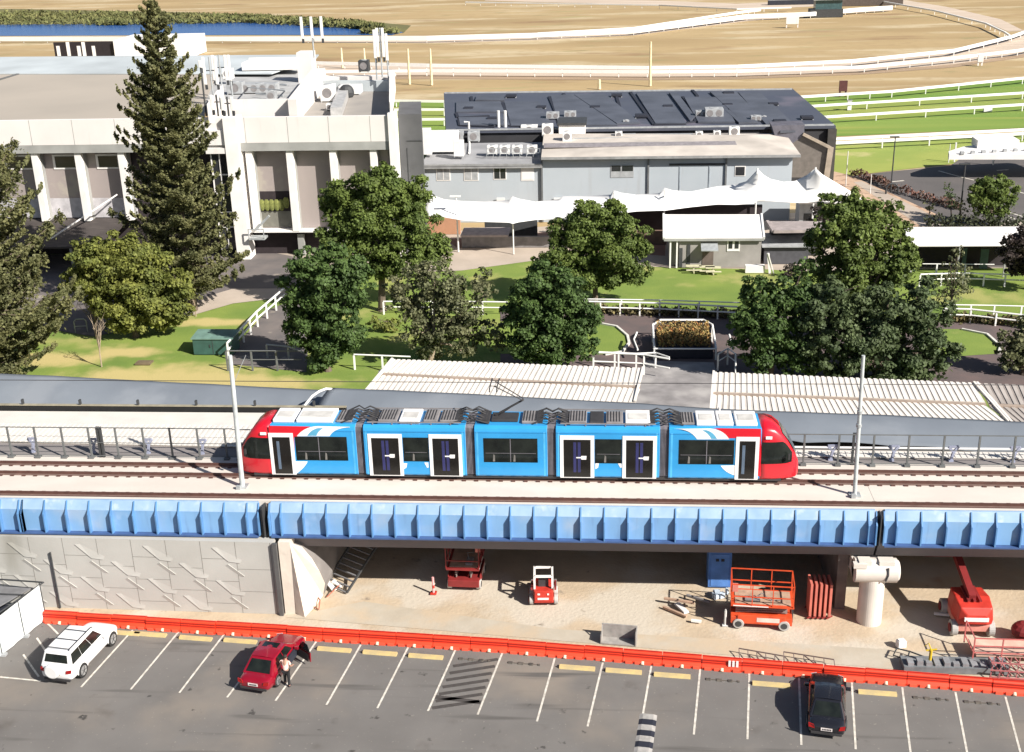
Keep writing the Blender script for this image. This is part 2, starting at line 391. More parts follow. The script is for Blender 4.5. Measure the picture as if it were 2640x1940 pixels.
# ================================================================ VIADUCT
m_conc = mat('white_concrete', (0.62,0.565,0.51), 0.85, scale=0.5, col2=(0.54,0.49,0.44), bump=0.08, detail=9, stretch=(0.6,1.5,1))
m_blue = mat('girder_blue', (0.20,0.375,0.61), 0.5, scale=0.5, col2=(0.16,0.315,0.54), detail=6)
mix_in(m_blue, (0.28,0.42,0.62), 0.9, 0.58, 0.8)
mix_in(m_blue, (0.13,0.23,0.40), 3.0, 0.55, 0.85, stretch=(1,1,.12))
mix_in(m_blue, (0.30,0.40,0.54), 0.35, 0.5, 0.75, detail=8)
m_bluetop = mat('girder_lit_top_blue', (0.30,0.42,0.57), 0.6, scale=1.2, col2=(0.22,0.34,0.50), detail=8)  # paler blue: light on the upward-facing fold put into the colour
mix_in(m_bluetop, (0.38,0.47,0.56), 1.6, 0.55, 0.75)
m_bluedark = mat('girder_rib_blue', (0.06,0.16,0.42), 0.5, scale=1.0)
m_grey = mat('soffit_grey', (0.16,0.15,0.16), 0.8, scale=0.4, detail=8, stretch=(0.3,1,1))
m_wall = mat('wall_concrete', (0.42,0.40,0.36), 0.9, scale=0.35, col2=(0.33,0.315,0.285), bump=0.15, bscale=8, detail=10)
m_rust = mat('rail_rust', (0.10,0.045,0.035), 0.7, scale=3)
m_railtop = mat('rail_steel', (0.20,0.15,0.13), 0.4, metal=0.5, scale=2)
m_galv = mat('galvanised_steel', (0.42,0.44,0.45), 0.5, metal=0.3, scale=2)
m_dark = mat('dark_steel', (0.045,0.047,0.05), 0.6, scale=2)
DZ = 6.30
XL, XR = -70.0, 50.0
via = thing('tram_viaduct', 'blue steel tram viaduct with white concrete deck crossing above the construction yard', 'viaduct', (0,60,0))
dk = MB(); dk.prism([(XL,58.75,DZ-.5),(XR,58.75,DZ-.5),(XR,66.1,DZ-.5),(-2,66.5,DZ-.5),(-17,71.2,DZ-.5),(XL,71.2,DZ-.5)], (0,0,.5))
dk.build('deck', m_conc, via, world=True)
cp = MB(); cp.box((XL,58.62,DZ-0.42), (XR,58.80,DZ+0.22)); cp.build('coping', m_conc, via, world=True)
# girder web with a folded upper face
jx = (-18.95, 14.15)
segs = [(XL, jx[0]-.35), (jx[0]+.35, jx[1]-.25), (jx[1]+.25, XR)]
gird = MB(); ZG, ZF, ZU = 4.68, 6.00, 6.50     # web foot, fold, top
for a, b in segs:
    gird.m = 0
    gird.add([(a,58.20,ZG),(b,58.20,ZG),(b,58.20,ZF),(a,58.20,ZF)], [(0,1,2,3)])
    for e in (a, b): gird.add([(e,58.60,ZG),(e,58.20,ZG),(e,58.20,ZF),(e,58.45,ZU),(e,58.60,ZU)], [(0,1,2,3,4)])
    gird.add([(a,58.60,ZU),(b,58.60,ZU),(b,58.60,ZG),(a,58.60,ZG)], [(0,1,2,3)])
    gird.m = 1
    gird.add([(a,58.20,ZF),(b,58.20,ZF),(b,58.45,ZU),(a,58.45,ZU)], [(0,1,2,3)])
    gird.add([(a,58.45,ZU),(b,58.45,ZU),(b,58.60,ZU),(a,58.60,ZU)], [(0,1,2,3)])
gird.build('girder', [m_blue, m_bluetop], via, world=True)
for a, b in segs:
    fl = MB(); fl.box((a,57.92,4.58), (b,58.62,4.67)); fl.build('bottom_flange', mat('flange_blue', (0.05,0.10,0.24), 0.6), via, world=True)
# stiffener ribs
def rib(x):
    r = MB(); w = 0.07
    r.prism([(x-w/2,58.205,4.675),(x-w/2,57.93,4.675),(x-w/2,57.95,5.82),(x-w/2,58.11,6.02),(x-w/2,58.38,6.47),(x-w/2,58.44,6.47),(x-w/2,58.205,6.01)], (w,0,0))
    r.build('stiffener_rib', m_rib_shade, via, world=True)
m_rib_shade = mat('rib_shade_blue', (0.10,0.24,0.47), 0.5, scale=1.0)  # girder blue darkened to paint in the shadow stripes at the ribs
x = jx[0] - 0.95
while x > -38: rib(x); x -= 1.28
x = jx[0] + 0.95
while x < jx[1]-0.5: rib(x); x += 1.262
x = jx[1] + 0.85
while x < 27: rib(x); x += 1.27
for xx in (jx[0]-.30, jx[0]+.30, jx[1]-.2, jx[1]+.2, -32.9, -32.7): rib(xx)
# concrete box under the span
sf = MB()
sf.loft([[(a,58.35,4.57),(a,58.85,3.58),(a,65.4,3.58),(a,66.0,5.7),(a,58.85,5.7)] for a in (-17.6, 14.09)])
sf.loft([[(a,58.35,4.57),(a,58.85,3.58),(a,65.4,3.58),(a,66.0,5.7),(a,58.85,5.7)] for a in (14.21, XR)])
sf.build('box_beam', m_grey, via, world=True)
# joints
for a in jx:
    j = MB(); j.box((a-.03,57.95,4.6), (a+.03,58.7,6.4)); j.build('expansion_joint', m_dark, via, world=True)
# tracks: plinths, rails, sleepers
for nm, ys in (('track', (62.02, 63.35)), ('track', (58.93, 59.45))):
    t = MB()
    for y in ys:
        t.box((XL,y-.21,DZ+.002), (XR,y+.21,DZ+.05))
    pl = t.build('track_plinth', mat('plinth_brown', (0.20,0.125,0.105), 0.9, scale=1.2, col2=(0.13,0.085,0.07), stretch=(2,1,1)), via, world=True)
    for y in ys:
        t = MB(); t.box((XL,y-.035,DZ+.05), (XR,y+.035,DZ+.19)); t.box((XL,y-.07,DZ+.051), (XR,y+.07,DZ+.075))
        t.build('rail', m_rust, via, world=True)
    t = MB(); x = XL
    while x < XR:
        for y in ys: t.box((x,y-.34,DZ+.003), (x+.22,y+.34,DZ+.046))
        x += 0.70
    tag(t.build('sleeper_ends', m_rust, via, world=True), kind='stuff')
jt = MB()
for x in (14.15,): jt.box((x-.015,59.8,DZ+.001), (x+.015,61.7,DZ+.006))
jt.build('deck_joint', m_wall, via, world=True)

# screen fence on the far side of the track
def long_fence(name, label, cat, x0, x1, y, z, h, step, off=0.0, mesh_m=None, post_m=None, foot=True, group=None):
    t = thing(name, label, cat, ((x0+x1)/2, y, z), group=group)
    r = MB(); r.box((x0,y-.025,z+h-.05), (x1,y+.025,z+h)); r.box((x0,y-.02,z+.12), (x1,y+.02,z+.16)); r.box((x0,y-.02,z+.98), (x1,y+.02,z+1.01)) ; r.build('rail', post_m, t, world=True)
    x = x0+off
    while x < x1:
        p = MB(); p.box((x-.05,y-.05,z+.01), (x+.05,y+.05,z+h-.052))
        if foot: p.box((x-.16,y-.20,z+.002), (x+.16,y+.12,z+.12))
        p.build('post', post_m, t, world=True); x += step
    return t
m_fencepost = mat('fence_post_grey', (0.13,0.135,0.135), 0.6)
wx = -22.3
long_fence('deck_fence', 'grey post and wire fence on the viaduct left of the tram', 'fence', XL, wx, 64.30, DZ, 2.0, 1.665, off=0.6, post_m=m_fencepost)
long_fence('deck_fence', 'grey post and wire fence on the viaduct right of the tram', 'fence', wx, XR, 64.30, DZ, 1.95, 1.94, off=0.3, post_m=m_fencepost)
for x in (-30.6, 13.75):
    g = MB(); g.box((x-.06,64.33,DZ), (x+.06,64.50,DZ+1.9)); g.box((x+.14,64.33,DZ), (x+.26,64.50,DZ+1.9)); g.box((x-.06,64.35,DZ+1.9),(x+.26,64.48,DZ+1.98))
    o = g.build('service_riser', m_dark); rebase(o)
    tag(o, 'dark twin riser standing behind the fence left of the tram' if x < 0 else 'dark twin riser standing behind the fence right of the tram', 'riser')
# grey screen and walkway behind it, corrugated roof beyond
mb = MB()
mb.add([(XL,64.55,DZ+.01),(XR,64.55,DZ+.01),(XR,65.2,DZ+.01),(-20,65.8,DZ+.01),(XL,67.2,DZ+.01)], [(0,1,2,3,4)])
mb.build('walkway', mat('walkway_grey', (0.215,0.195,0.19), 0.9, scale=0.5, stretch=(0.3,2,1)), via, world=True)
rf = MB(); x = XL; k = 0
while x < XR:
    e = max(65.25, 65.8-(x+20)*0.027) if x > -20 else 65.8+(-20-x)*0.028
    f_ = 69.2 if x < -17 else max(66.0, 69.2-(x+17)*.2); rf.box((x,e,DZ+.06), (x+.16,f_,DZ+.13)); rf.box((x+.16,e,DZ+.06), (x+.34,f_,DZ+.10)); x += 0.34
rf.box((XL,69.0,DZ+.03), (-17,71.0,DZ+.135))
o = rebase(rf.build('corrugated_roof', mat('white_sheeting', (0.66,0.62,0.57), 0.7, scale=0.8, col2=(0.58,0.55,0.51)))); tag(o, 'long low white corrugated roof behind the viaduct fence', 'roof')
# Y brackets
def bracket():
    t = MB(); t.box((-.13,-.09,0), (.13,.09,.12)); t.bar((0,0,.1), (.10,.0,.62), .13, .16); t.bar((.10,0,.6), (.34,0,.95), .11, .14); t.bar((.10,0,.6), (-.2,0,.92), .10, .14); t.bar((-.2,0,.92), (.34,0,.95), .07, .14)
    return t
bm_ = mat('bracket_blue_grey', (0.30,0.32,0.42), 0.7)
first = None
for i, (px, dy) in enumerate([(62,0),(222,0),(366,0),(508,0),(2140,0),(2298,0),(2452,0),(2612,0)]):
    p = G(px, 1190 if px < 1000 else (1186 + (px-2140)*0.02), DZ)
    p.y = 64.95
    o = first.copy() if first else bracket().build('y_bracket', bm_)
    if first: COL.objects.link(o)
    first = first or o
    o.location = (p.x, 64.95, DZ)
    nth = ['first','second','third','fourth'][i%4]
    tag(o, f'blue-grey Y-shaped bracket behind the viaduct fence, {nth} from the left edge' if px < 1000 else f'blue-grey Y-shaped bracket under the grey canopy, {nth} right of the tram', 'bracket', 'Y-shaped brackets behind the viaduct fence')
# black mesh fence on the far edge
t = thing('edge_fence', 'low black mesh fence along the far edge of the viaduct', 'fence', (-15,71.3,5.6))
mb = MB(); mb.box((XL,71.25,5.7), (-17,71.35,6.72)); mb.build('mesh', mat('black_mesh', (0.012,0.012,0.012), 0.9), t, world=True)
mb = MB(); mb.box((XL,71.2,6.74), (-17,71.4,6.81)); mb.build('rail', mat('fence_rail_tan', (0.30,0.27,0.20), 0.7), t, world=True)
x = -38.6
while x < -18:
    mb = MB(); mb.box((x-.06,71.2,6.82), (x+.06,71.4,7.15)); mb.build('post', m_dark, t, world=True); x += 3.9

# masts
def mast(base, top, rad, label):
    b = G(*base, DZ); tp = D(top[0], top[1], b.y)
    t = thing('overhead_mast', label, 'mast', b, group='overhead masts on the viaduct')
    mb = MB(); mb.tube([b, tp], [rad, rad*0.8], 14); mb.build('pole', m_pole, t, world=True, smooth=False)
    mb = MB(); mb.cbox((b.x,b.y,b.z+.003), (.62,.62,.06)); mb.cbox((b.x-.12,b.y-.34,b.z+.003), (.24,.18,.22)); mb.build('base_plate', m_galv, t, world=True)
    return t, b, tp
m_pole = mat('mast_grey', (0.50,0.53,0.53), 0.5, scale=1.5)
t, b, tp = mast((625,1255), (593,917), 0.145, 'pale grey overhead mast at the left end of the tram')
mb = MB(); mb.tube([b+Vector((0,.1,6.0)), b+Vector((1.0,.15,7.9))], 0.02, 6); mb.build('stay_rod', m_galv, t, world=True)
t, b, tp = mast((2203,1277), (2226,917), 0.115, 'pale grey overhead mast to the right of the tram')
for z in (4.2, 5.0): 
    mb = MB(); mb.tube([b.lerp(tp, z/8.4), b.lerp(tp, z/8.4+.02)], 0.15, 12); mb.build('clamp', m_galv, t, world=True)

# ---- retaining wall with folded relief, corner post, sloping abutment
t = thing('retaining_wall', 'pale concrete retaining wall with slanting relief pattern below the viaduct', 'wall', (-40,58.3,0))
mb = MB(); mb.box((XL,58.3,-.5), (-18.45,58.9,4.5)); 
mw = mat('panel_wall', (0.44,0.43,0.405), 0.9, scale=0.35, col2=(0.37,0.36,0.335), bump=0.12, bscale=9, detail=10)
mix_in(mw, (0.27,0.26,0.23), 0.25, 0.60, 0.8, stretch=(1,1,0.3))
mb.build('panel', mw, t, world=True)
# panel joints as shallow lips, reliefs as wedges
r = MB(); w_, h_ = 1.98, 1.42; y = 58.3
def facet(line, back, dep):
    n = len(line); r.add([(p[0],y+.003,p[1]) for p in line] + [(p[0],y-dep,p[1]) for p in line] + [(p[0],y+.002,p[1]) for p in back],
        [(k,k+1,n+k+1,n+k) for k in range(n-1)] + [tuple(n+k for k in range(n)) + tuple(2*n+k for k in range(len(back)))[::-1], (0,n,2*n), (n-1,2*n-1,2*n+len(back)-1)])
for row in range(5):
    for k in range(12):
        x = -21.9 - k*3.93 + (1.95 if row % 2 else 0) ; z = 4.1 - row*1.04
        if x+1.8 > -18.6: continue
        if z < 4.3 and z-.95 > -.3: facet([(x,z),(x+.85,z-.85),(x+1.5,z-.93)], [(x+.30,z+.02),(x+1.62,z-.70)], .04)
        if z-1.75 > -.4: facet([(x+.82,z-1.02),(x+1.68,z-1.75)], [(x+.62,z-1.14),(x+1.4,z-1.80)], .045)
r.build('relief', mw, t, world=True)
jn = MB()
for i in range(0, 26):
    x = -18.6 - i*w_
    jn.box((x-.012,58.292,-.4), (x+.012,58.303,4.48))
    for q in range(4):
        z = 4.2-(q+1)*h_+.62*(i%2)
        if z < 4.2: jn.box((x-w_+.013,58.293,z-.012), (x-.013,58.303,z+.012))
jn.build('panel_joint', mat('joint_dark', (0.20,0.19,0.17), 0.9), t, world=True)
mb = MB(); mb.box((-18.42,58.1,-.3), (-18.20,58.3,4.5)); mb.build('corner_post', mat('post_dark_grey', (0.085,0.085,0.085), 0.7), t, world=True)
t.location.y -= .42; t.rotation_euler.z = -R(.9)
ab = thing('abutment', 'cream concrete abutment sloping back under the viaduct at the end of the wall', 'abutment', (-17.5,59,0))
mb = MB()
mb.box((-18.16,57.6,-.3), (-17.5,59.0,4.5))
lo = [G(716,1602,-.02), G(786,1592,-.02), G(815,1562,-.02), G(833,1536,-.02)]
ed = [G(728,1396,4.4), G(778,1410,3.75), G(804,1440,2.9), G(824,1474,1.9), G(838,1505,.9), G(834,1534,.0)]
mb.add([(-17.52,57.62,4.48),(-17.52,57.55,-.05)]+[tuple(p) for p in lo]+[tuple(p) for p in ed], [(0,1,3),(0,3,4),(0,4,5),(0,6,7),(0,7,8),(0,8,9),(0,9,10),(0,10,5),(0,5,11)])
mb.build('slope', mat('cream_concrete', (0.66,0.59,0.51), 0.9, scale=0.7, col2=(0.55,0.49,0.42), bump=0.5, bscale=2.5, detail=9), ab, world=True)
mb = MB(); mb.loft([[tuple(p) for p in ed], [(p.x+.8, 70.5, p.z) for p in ed]], close=False, caps=False)
mb.build('side_wall', mat('abutment_grey', (.22,.20,.19), .9, scale=.6), ab, world=True)

# ---- pier
pr = thing('pier', 'white concrete T-headed pier column under the viaduct', 'pier', (13.7,58.6,0))
b = G(2252,1608,0); top = D(2250,1505,b.y+.1)
mb = MB(); mb.tube([(14.0,58.1,-.2),(14.0,58.1,2.75)], [0.66,0.66], 40); mb.build('column', mat('pier_concrete', (0.66,0.60,0.54), 0.85, scale=1.2, col2=(0.56,0.51,0.46), bump=0.08), pr, world=True)
mb = MB(); mb.tube([(12.95,57.95,3.2),(15.15,57.95,3.2)], [.66,.66], 36); mb.tube([(15.151,57.95,3.2),(15.27,57.95,3.2)], [.60,.52], 36); mb.box((12.95,58.0,2.62), (15.15,65.5,3.5)); mb.box((13.1,57.5,3.6),(13.75,58.1,3.92)); mb.box((14.15,57.5,3.6),(14.95,58.1,3.92)); mb.box((12.8,57.35,3.6),(13.5,57.7,3.85)); mb.build('cap_beam', MATS['pier_concrete'], pr, world=True)
mb = MB(); mb.tube([(14.6,57.36,3.65),(14.6,57.27,3.25),(14.5,57.3,2.9)], 0.05, 6); mb.build('drain_pipe', m_dark, pr, world=True)
mb = MB(); mb.cbox((13.95,64.5,-.1), (1.5,1.5,2.7)); mb.build('rear_column', MATS['pier_concrete'], pr, world=True)
wl = MB(); wl.box((12.35,59.2,-.1), (12.9,65,3.57)); o = rebase(wl.build('pier_wall', mat('pier_wall_grey', (0.20,0.165,0.15), 0.9), None)); tag(o, 'brown-grey concrete wall running back behind the pier', 'wall')
rw = MB(); rw.box((-18,65.7,-.3), (XR,66.05,5.75)); o = rebase(rw.build('rear_light_block', m_grey, None)); tag(o, 'added dark wall keeping light out of the yard under the viaduct', 'wall')  # added wall, stops light from behind and darkens the space below
# ================================================================ TRAM
YN, YF = 61.62, 64.02            # near and far side of the body
def T(x, y): p = D(x, y, YN); return (p.x, p.z)
m_tb = mat('tram_blue', (0.03,0.29,0.62), 0.35, scale=0.6, var=0.06, coat=0.4)
m_tr = mat('tram_red', (0.62,0.008,0.022), 0.35, scale=0.6, var=0.06, coat=0.4)
m_tw = mat('tram_white', (0.80,0.78,0.77), 0.4, scale=0.6, var=0.04, coat=0.2)
m_glass = mat('dark_glass', (0.006,0.008,0.008), 0.10, scale=1.5, col2=(0.018,0.022,0.019), spec=0.35)
m_tgrey = mat('tram_roof_grey', (0.22,0.205,0.205), 0.7, scale=2)
m_tdark = mat('tram_dark', (0.035,0.033,0.035), 0.7, scale=2)
m_bell = mat('bellows_grey', (0.16,0.15,0.17), 0.8, scale=2)
m_door = mat('door_interior', (0.010,0.009,0.008), 0.25)
m_purple = mat('door_purple', (0.025,0.027,0.11), 0.5)
m_skyb = mat('tram_light_blue', (0.10,0.36,0.55), 0.4)
tram = thing('tram', 'red, blue and white five-section articulated tram running on the viaduct', 'tram', (-5.2,62.8,DZ))
ZB, ZT = DZ+0.34, DZ+3.42
def section(x0, x1, zt=ZT, inset=0.0):
    "ring of a body section"
    def ring(x):
        y0, y1 = YN+inset, YF-inset
        return [(x,y0+.10,ZB),(x,y0,ZB+.12),(x,y0,zt-.28),(x,y0+.05,zt-.10),(x,y0+.22,zt),(x,y1-.22,zt),(x,y1-.05,zt-.10),(x,y1,zt-.28),(x,y1,ZB+.12),(x,y1-.10,ZB)]
    return [ring(x0), ring(x1)]
mods = [(-14.15,)]
X = lambda px: T(px, 1160)[0]
sec = [(X(700), X(919)), (X(939), X(1201)), (X(1224), X(1411)), (X(1433), X(1701)), (X(1724), X(1962))]
for i, (a, b) in enumerate(sec):
    mb = MB(); mb.loft(section(a, b)); mb.build('body', m_tb, tram, world=True, bevel=0.03)
for (a, b) in ((sec[0][1], sec[1][0]), (sec[1][1], sec[2][0]), (sec[2][1], sec[3][0]), (sec[3][1], sec[4][0])):
    mb = MB(); n = 7
    rings = []
    for k in range(n*2+1):
        x = a + (b-a)*k/(n*2); rings.append(section(x, x, ZT-.04, 0.10 + (0.06 if k % 2 else 0))[0])
    mb.loft(rings); mb.build('bellows', m_bell, tram, world=True)
# underfloor skirt
mb = MB(); mb.box((sec[0][0]-1.2,YN+.14,DZ+.2), (sec[4][1]+1.2,YF-.14,ZB+.05)); mb.build('underframe', m_tdark, tram, world=True)
for cx in (X(815), X(1318), X(1830)):
    for dx in (-.95, .95):
        for y in (62.02, 63.35):
            mb = MB(); mb.tube([(cx+dx,y-.07,DZ+.49),(cx+dx,y+.07,DZ+.49)], .30, 20); mb.build('wheel', m_tdark, tram, world=True)
# noses
def nose(xs, sgn, label):
    # stations: distance from cab, bottom, top, half width, windscreen bottom
    st = [(0,ZB,ZT,1.2),(.35,ZB,ZT+.02,1.19),(.75,ZB-.02,ZT-.08,1.17),(1.15,ZB-.02,ZT-.40,1.12),(1.50,ZB-.02,ZT-.86,1.05),(1.80,ZB,ZT-1.38,.95),(2.02,ZB+.03,ZT-1.80,.83),(2.15,ZB+.10,ZT-2.12,.66),(2.20,ZB+.20,ZT-2.35,.50)]
    yc = (YN+YF)/2; rings = []
    for (d, z0, z1, hw) in st:
        x = xs + sgn*d; r = []
        prof = [(.90,0),(1,.05),(1,.45),(.985,.75),(.93,.93),(.80,1.0)]
        for wx_, wz in prof: r.append((x, yc-hw*wx_, z0+(z1-z0)*wz))
        for wx_, wz in prof[::-1]: r.append((x, yc+hw*wx_, z0+(z1-z0)*wz))
        rings.append(r)
    mb = MB(); mb.loft(rings); mb.build('cab_nose', m_tr, tram, world=True, smooth=True)
    prof = [(.90,0),(1,.05),(1,.45),(.985,.75),(.93,.93),(.80,1.0)]
    def lerp_st(d):
        for a, b2 in zip(st, st[1:]):
            if a[0] <= d <= b2[0]: u = (d-a[0])/(b2[0]-a[0]); return [a[k]+(b2[k]-a[k])*u for k in range(4)]
        return st[-1]
    def side_y(d, z):
        _, z0, z1, hw = lerp_st(d); wz = min(1, max(0, (z-z0)/(z1-z0)))
        for (w0, q0), (w1, q1) in zip(prof, prof[1:]):
            if q0 <= wz <= q1: return hw*(w0+(w1-w0)*(wz-q0)/(q1-q0))
        return hw*.8
    for s_ in (-1, 1):
        g = MB(); rows_ = []
        for k in range(13):
            d = .06+1.70*k/12; _, z0, z1, hw = lerp_st(d)
            zt = min(ZB+2.28, z0+(z1-z0)*.90); zl = ZB+.98+max(0, d-1.4)*.15; zt = max(zt, zl+.01)
            rows_.append([(xs+sgn*d, yc+s_*(side_y(d, zl+(zt-zl)*q/5)+.022), zl+(zt-zl)*q/5) for q in range(6)])
        g.loft(rows_, close=False, caps=False); g.build('cab_side_window', m_glass, tram, world=True)
    fr = MB(); rows = [(1.17,ZT-.42,.80),(1.52,ZT-.87,.80),(1.83,ZT-1.38,.74),(2.05,ZT-1.80,.62)]
    for (d0, z0, w0), (d1, z1, w1) in zip(rows, rows[1:]):
        fr.add([(xs+sgn*(d0+.03),yc-w0,z0+.03),(xs+sgn*(d0+.03),yc+w0,z0+.03),(xs+sgn*(d1+.03),yc+w1,z1+.03),(xs+sgn*(d1+.03),yc-w1,z1+.03)], [(0,1,2,3)])
    fr.build('windscreen', m_glass, tram, world=True)
    h = MB(); h.cbox((xs+sgn*.42,YN-.02,ZT-.60), (.34,.04,.16)); h.build('roof_light', m_tw, tram, world=True)
    for y in (yc-.6, yc+.6):
        h = MB(); h.sphere((xs+sgn*2.03,y,ZB+.42), .12); h.build('headlight', m_tw, tram, world=True)
    h = MB(); h.box((xs+sgn*1.55-.05,YN-.14,ZB+1.3), (xs+sgn*1.55+.05,YN-.02,ZB+1.62)); h.build('mirror', m_tdark, tram, world=True)
def frame_door(x0, x1, zb, zt, double):
    y = YN-.012
    d = MB(); d.prism([(x0,y,zb),(x1,y,zb),(x1,y,zt),(x0,y,zt)], (0,-.02,0)); fr = d.build('door_frame', m_tw, tram, world=True)
    w = 0.20
    d = MB(); d.prism([(x0+w,y-.022,zb+.05),(x1-w,y-.022,zb+.05),(x1-w,y-.022,zt-.25),(x0+w,y-.022,zt-.25)], (0,-.008,0)); dd = d.build('door', m_door, fr, world=True)
    c = (x0+x1)/2
    if double:
        for dx in (-.13,.11):
            d = MB(); d.prism([(c+dx-.08,y-.032,zb+.35),(c+dx+.08,y-.032,zb+.35),(c+dx+.08,y-.032,zt-.40),(c+dx-.08,y-.032,zt-.40)], (0,-.006,0)); d.build('door_pole_panel', m_purple, fr, world=True)
        d = MB(); d.prism([(c-.05,y-.040,zb+1.22),(c+.20,y-.040,zb+1.22),(c+.24,y-.040,zb+1.14),(c+.50,y-.040,zb+1.14),(c+.52,y-.040,zb+1.36),(c+.24,y-.040,zb+1.36),(c+.2,y-.040,zb+1.29),(c-.05,y-.040,zb+1.29)], (0,-.01,0)); d.build('door_sign', m_tw, fr, world=True)
    else:
        d = MB(); d.prism([(c-.28,y-.032,zb+.35),(c-.12,y-.032,zb+.35),(c-.12,y-.032,zt-.5),(c-.28,y-.032,zt-.5)], (0,-.006,0)); d.build('door_pole_panel', mat('door_blue_grey',(.10,.14,.20),.5), fr, world=True)
def window(x0, x1, zb, zt, mull=None):
    y = YN-.004
    d = MB(); d.prism([(x0,y,zb),(x1,y,zb),(x1,y,zt),(x0,y,zt)], (0,-.012,0)); w = d.build('window', m_glass, tram, world=True)
    d = MB()
    for m_ in (mull or []): d.box((m_-.02,y-.022,zb+.03), (m_+.02,y-.013,zt-.03))
    d.box((x0+.1,y-.020,zb+.55), (x1-.1,y-.013,zb+.57))
    d.build('window_bar', m_bell, w, world=True)
    d = MB(); x = x0+.5
    while x < x1-.4:
        d.prism([(x,y-.014,zb+.05),(x+.12,y-.014,zb+.05),(x+.12,y-.014,zb+.42),(x+.04,y-.014,zb+.50)], (0,-.004,0)); x += 1.15
    d.build('seat', mat('seat_grey', (0.17,0.16,0.15), 0.8), w, world=True)
def decal(name, px, m, off=.008, dz=0):
    d = MB(); d.prism([(T(x,y)[0], YN-.002, T(x,y)[1]) for x, y in px], (0,-off,0)); return d.build(name, m, tram, world=True)
zdoor = (ZB+.02, T(1000,1119)[1])
zwin = (T(1000,1189)[1], T(1000,1128)[1])
# red shoulders of the end sections with white and blue swooshes
def arc(p0, p1, p2, n=10):
    return [((1-t)**2*p0[0]+2*t*(1-t)*p1[0]+t*t*p2[0], (1-t)**2*p0[1]+2*t*(1-t)*p1[1]+t*t*p2[1]) for t in [i/n for i in range(n+1)]]
decal('red_panel', [(692,1098),(800,1100)]+arc((800,1101),(782,1106),(768,1124),6)+[(768,1128),(758,1128),(762,1222),(700,1222)], m_tr, .006)
decal('white_swoosh', arc((766,1124),(785,1100),(820,1099))+[(902,1101)]+arc((902,1102),(860,1104),(850,1125))+[(766,1125)], m_tw, .010)
decal('blue_swoosh', arc((792,1124),(802,1108),(820,1104))+[(832,1104)]+arc((832,1105),(820,1112),(816,1124))+[(792,1124)], m_skyb, .014)
decal('white_swoosh', [(762,1190),(793,1190)]+arc((793,1191),(786,1206),(764,1222))+[(762,1222)], m_tw, .010)
decal('red_panel', [(1838,1104),(1962,1106),(1962,1228),(1900,1226),(1898,1130),(1880,1130)]+arc((1880,1132),(1862,1108),(1838,1104),6), m_tr, .006)
decal('white_swoosh', [(1738,1106)]+arc((1740,1106),(1780,1106),(1797,1133))+[(1880,1133)]+arc((1880,1133),(1866,1108),(1830,1105)), m_tw, .010)
decal('blue_swoosh', arc((1810,1110),(1826,1116),(1834,1132))+[(1850,1132)]+arc((1848,1131),(1838,1112),(1818,1109)), m_skyb, .014)
decal('white_swoosh', [(1858,1201),(1898,1200),(1898,1226)]+arc((1898,1227),(1870,1220),(1858,1201)), m_tw, .010)
frame_door(X(696), X(759), *zdoor, False)
frame_door(X(1897), X(1957), *zdoor, False)
frame_door(X(950), X(1038), *zdoor, True); frame_door(X(1107), X(1191), *zdoor, True)
frame_door(X(1444), X(1532), *zdoor, True); frame_door(X(1605), X(1693), *zdoor, True)
window(X(763), X(896), *zwin, [X(823)]); window(X(1039)+.02, X(1106)-.02, *zwin)
window(X(1247), X(1386), *zwin, [X(1316)]); window(X(1533)+.02, X(1604)-.02, *zwin)
window(X(1750), X(1893), *zwin, [X(1822)])
for a, b in ((1040,1106), (1534,1604)):
    decal('white_flash', [(a+1,1195),(a+10,1195),(a+8,1206),(a+1,1210)], m_tw, .01); decal('white_flash', [(b-12,1193),(b-2,1193),(b-1,1206),(b-5,1206)], m_tw, .01)
for (a, b) in sec:      # cantrail seam
    mb = MB(); z = T(1000,1115)[1]; mb.box((a+.05,YN-.005,z), (b-.05,YN-.001,z+.025)); mb.build('seam', mat('seam_blue',(0.01,0.14,0.36),.5), tram, world=True)
    for x, w in ((a+.16,.05),(b-.16,.05)):
        mb = MB(); mb.box((x-w,YN-.004,ZB+.1), (x+w,YN-.001,ZT-.3)); mb.build('corner_trim', mat('trim_blue',(0.08,0.42,0.75),.4), tram, world=True)
nose(X(702), -1, 'rear'); nose(X(1961), 1, 'front')
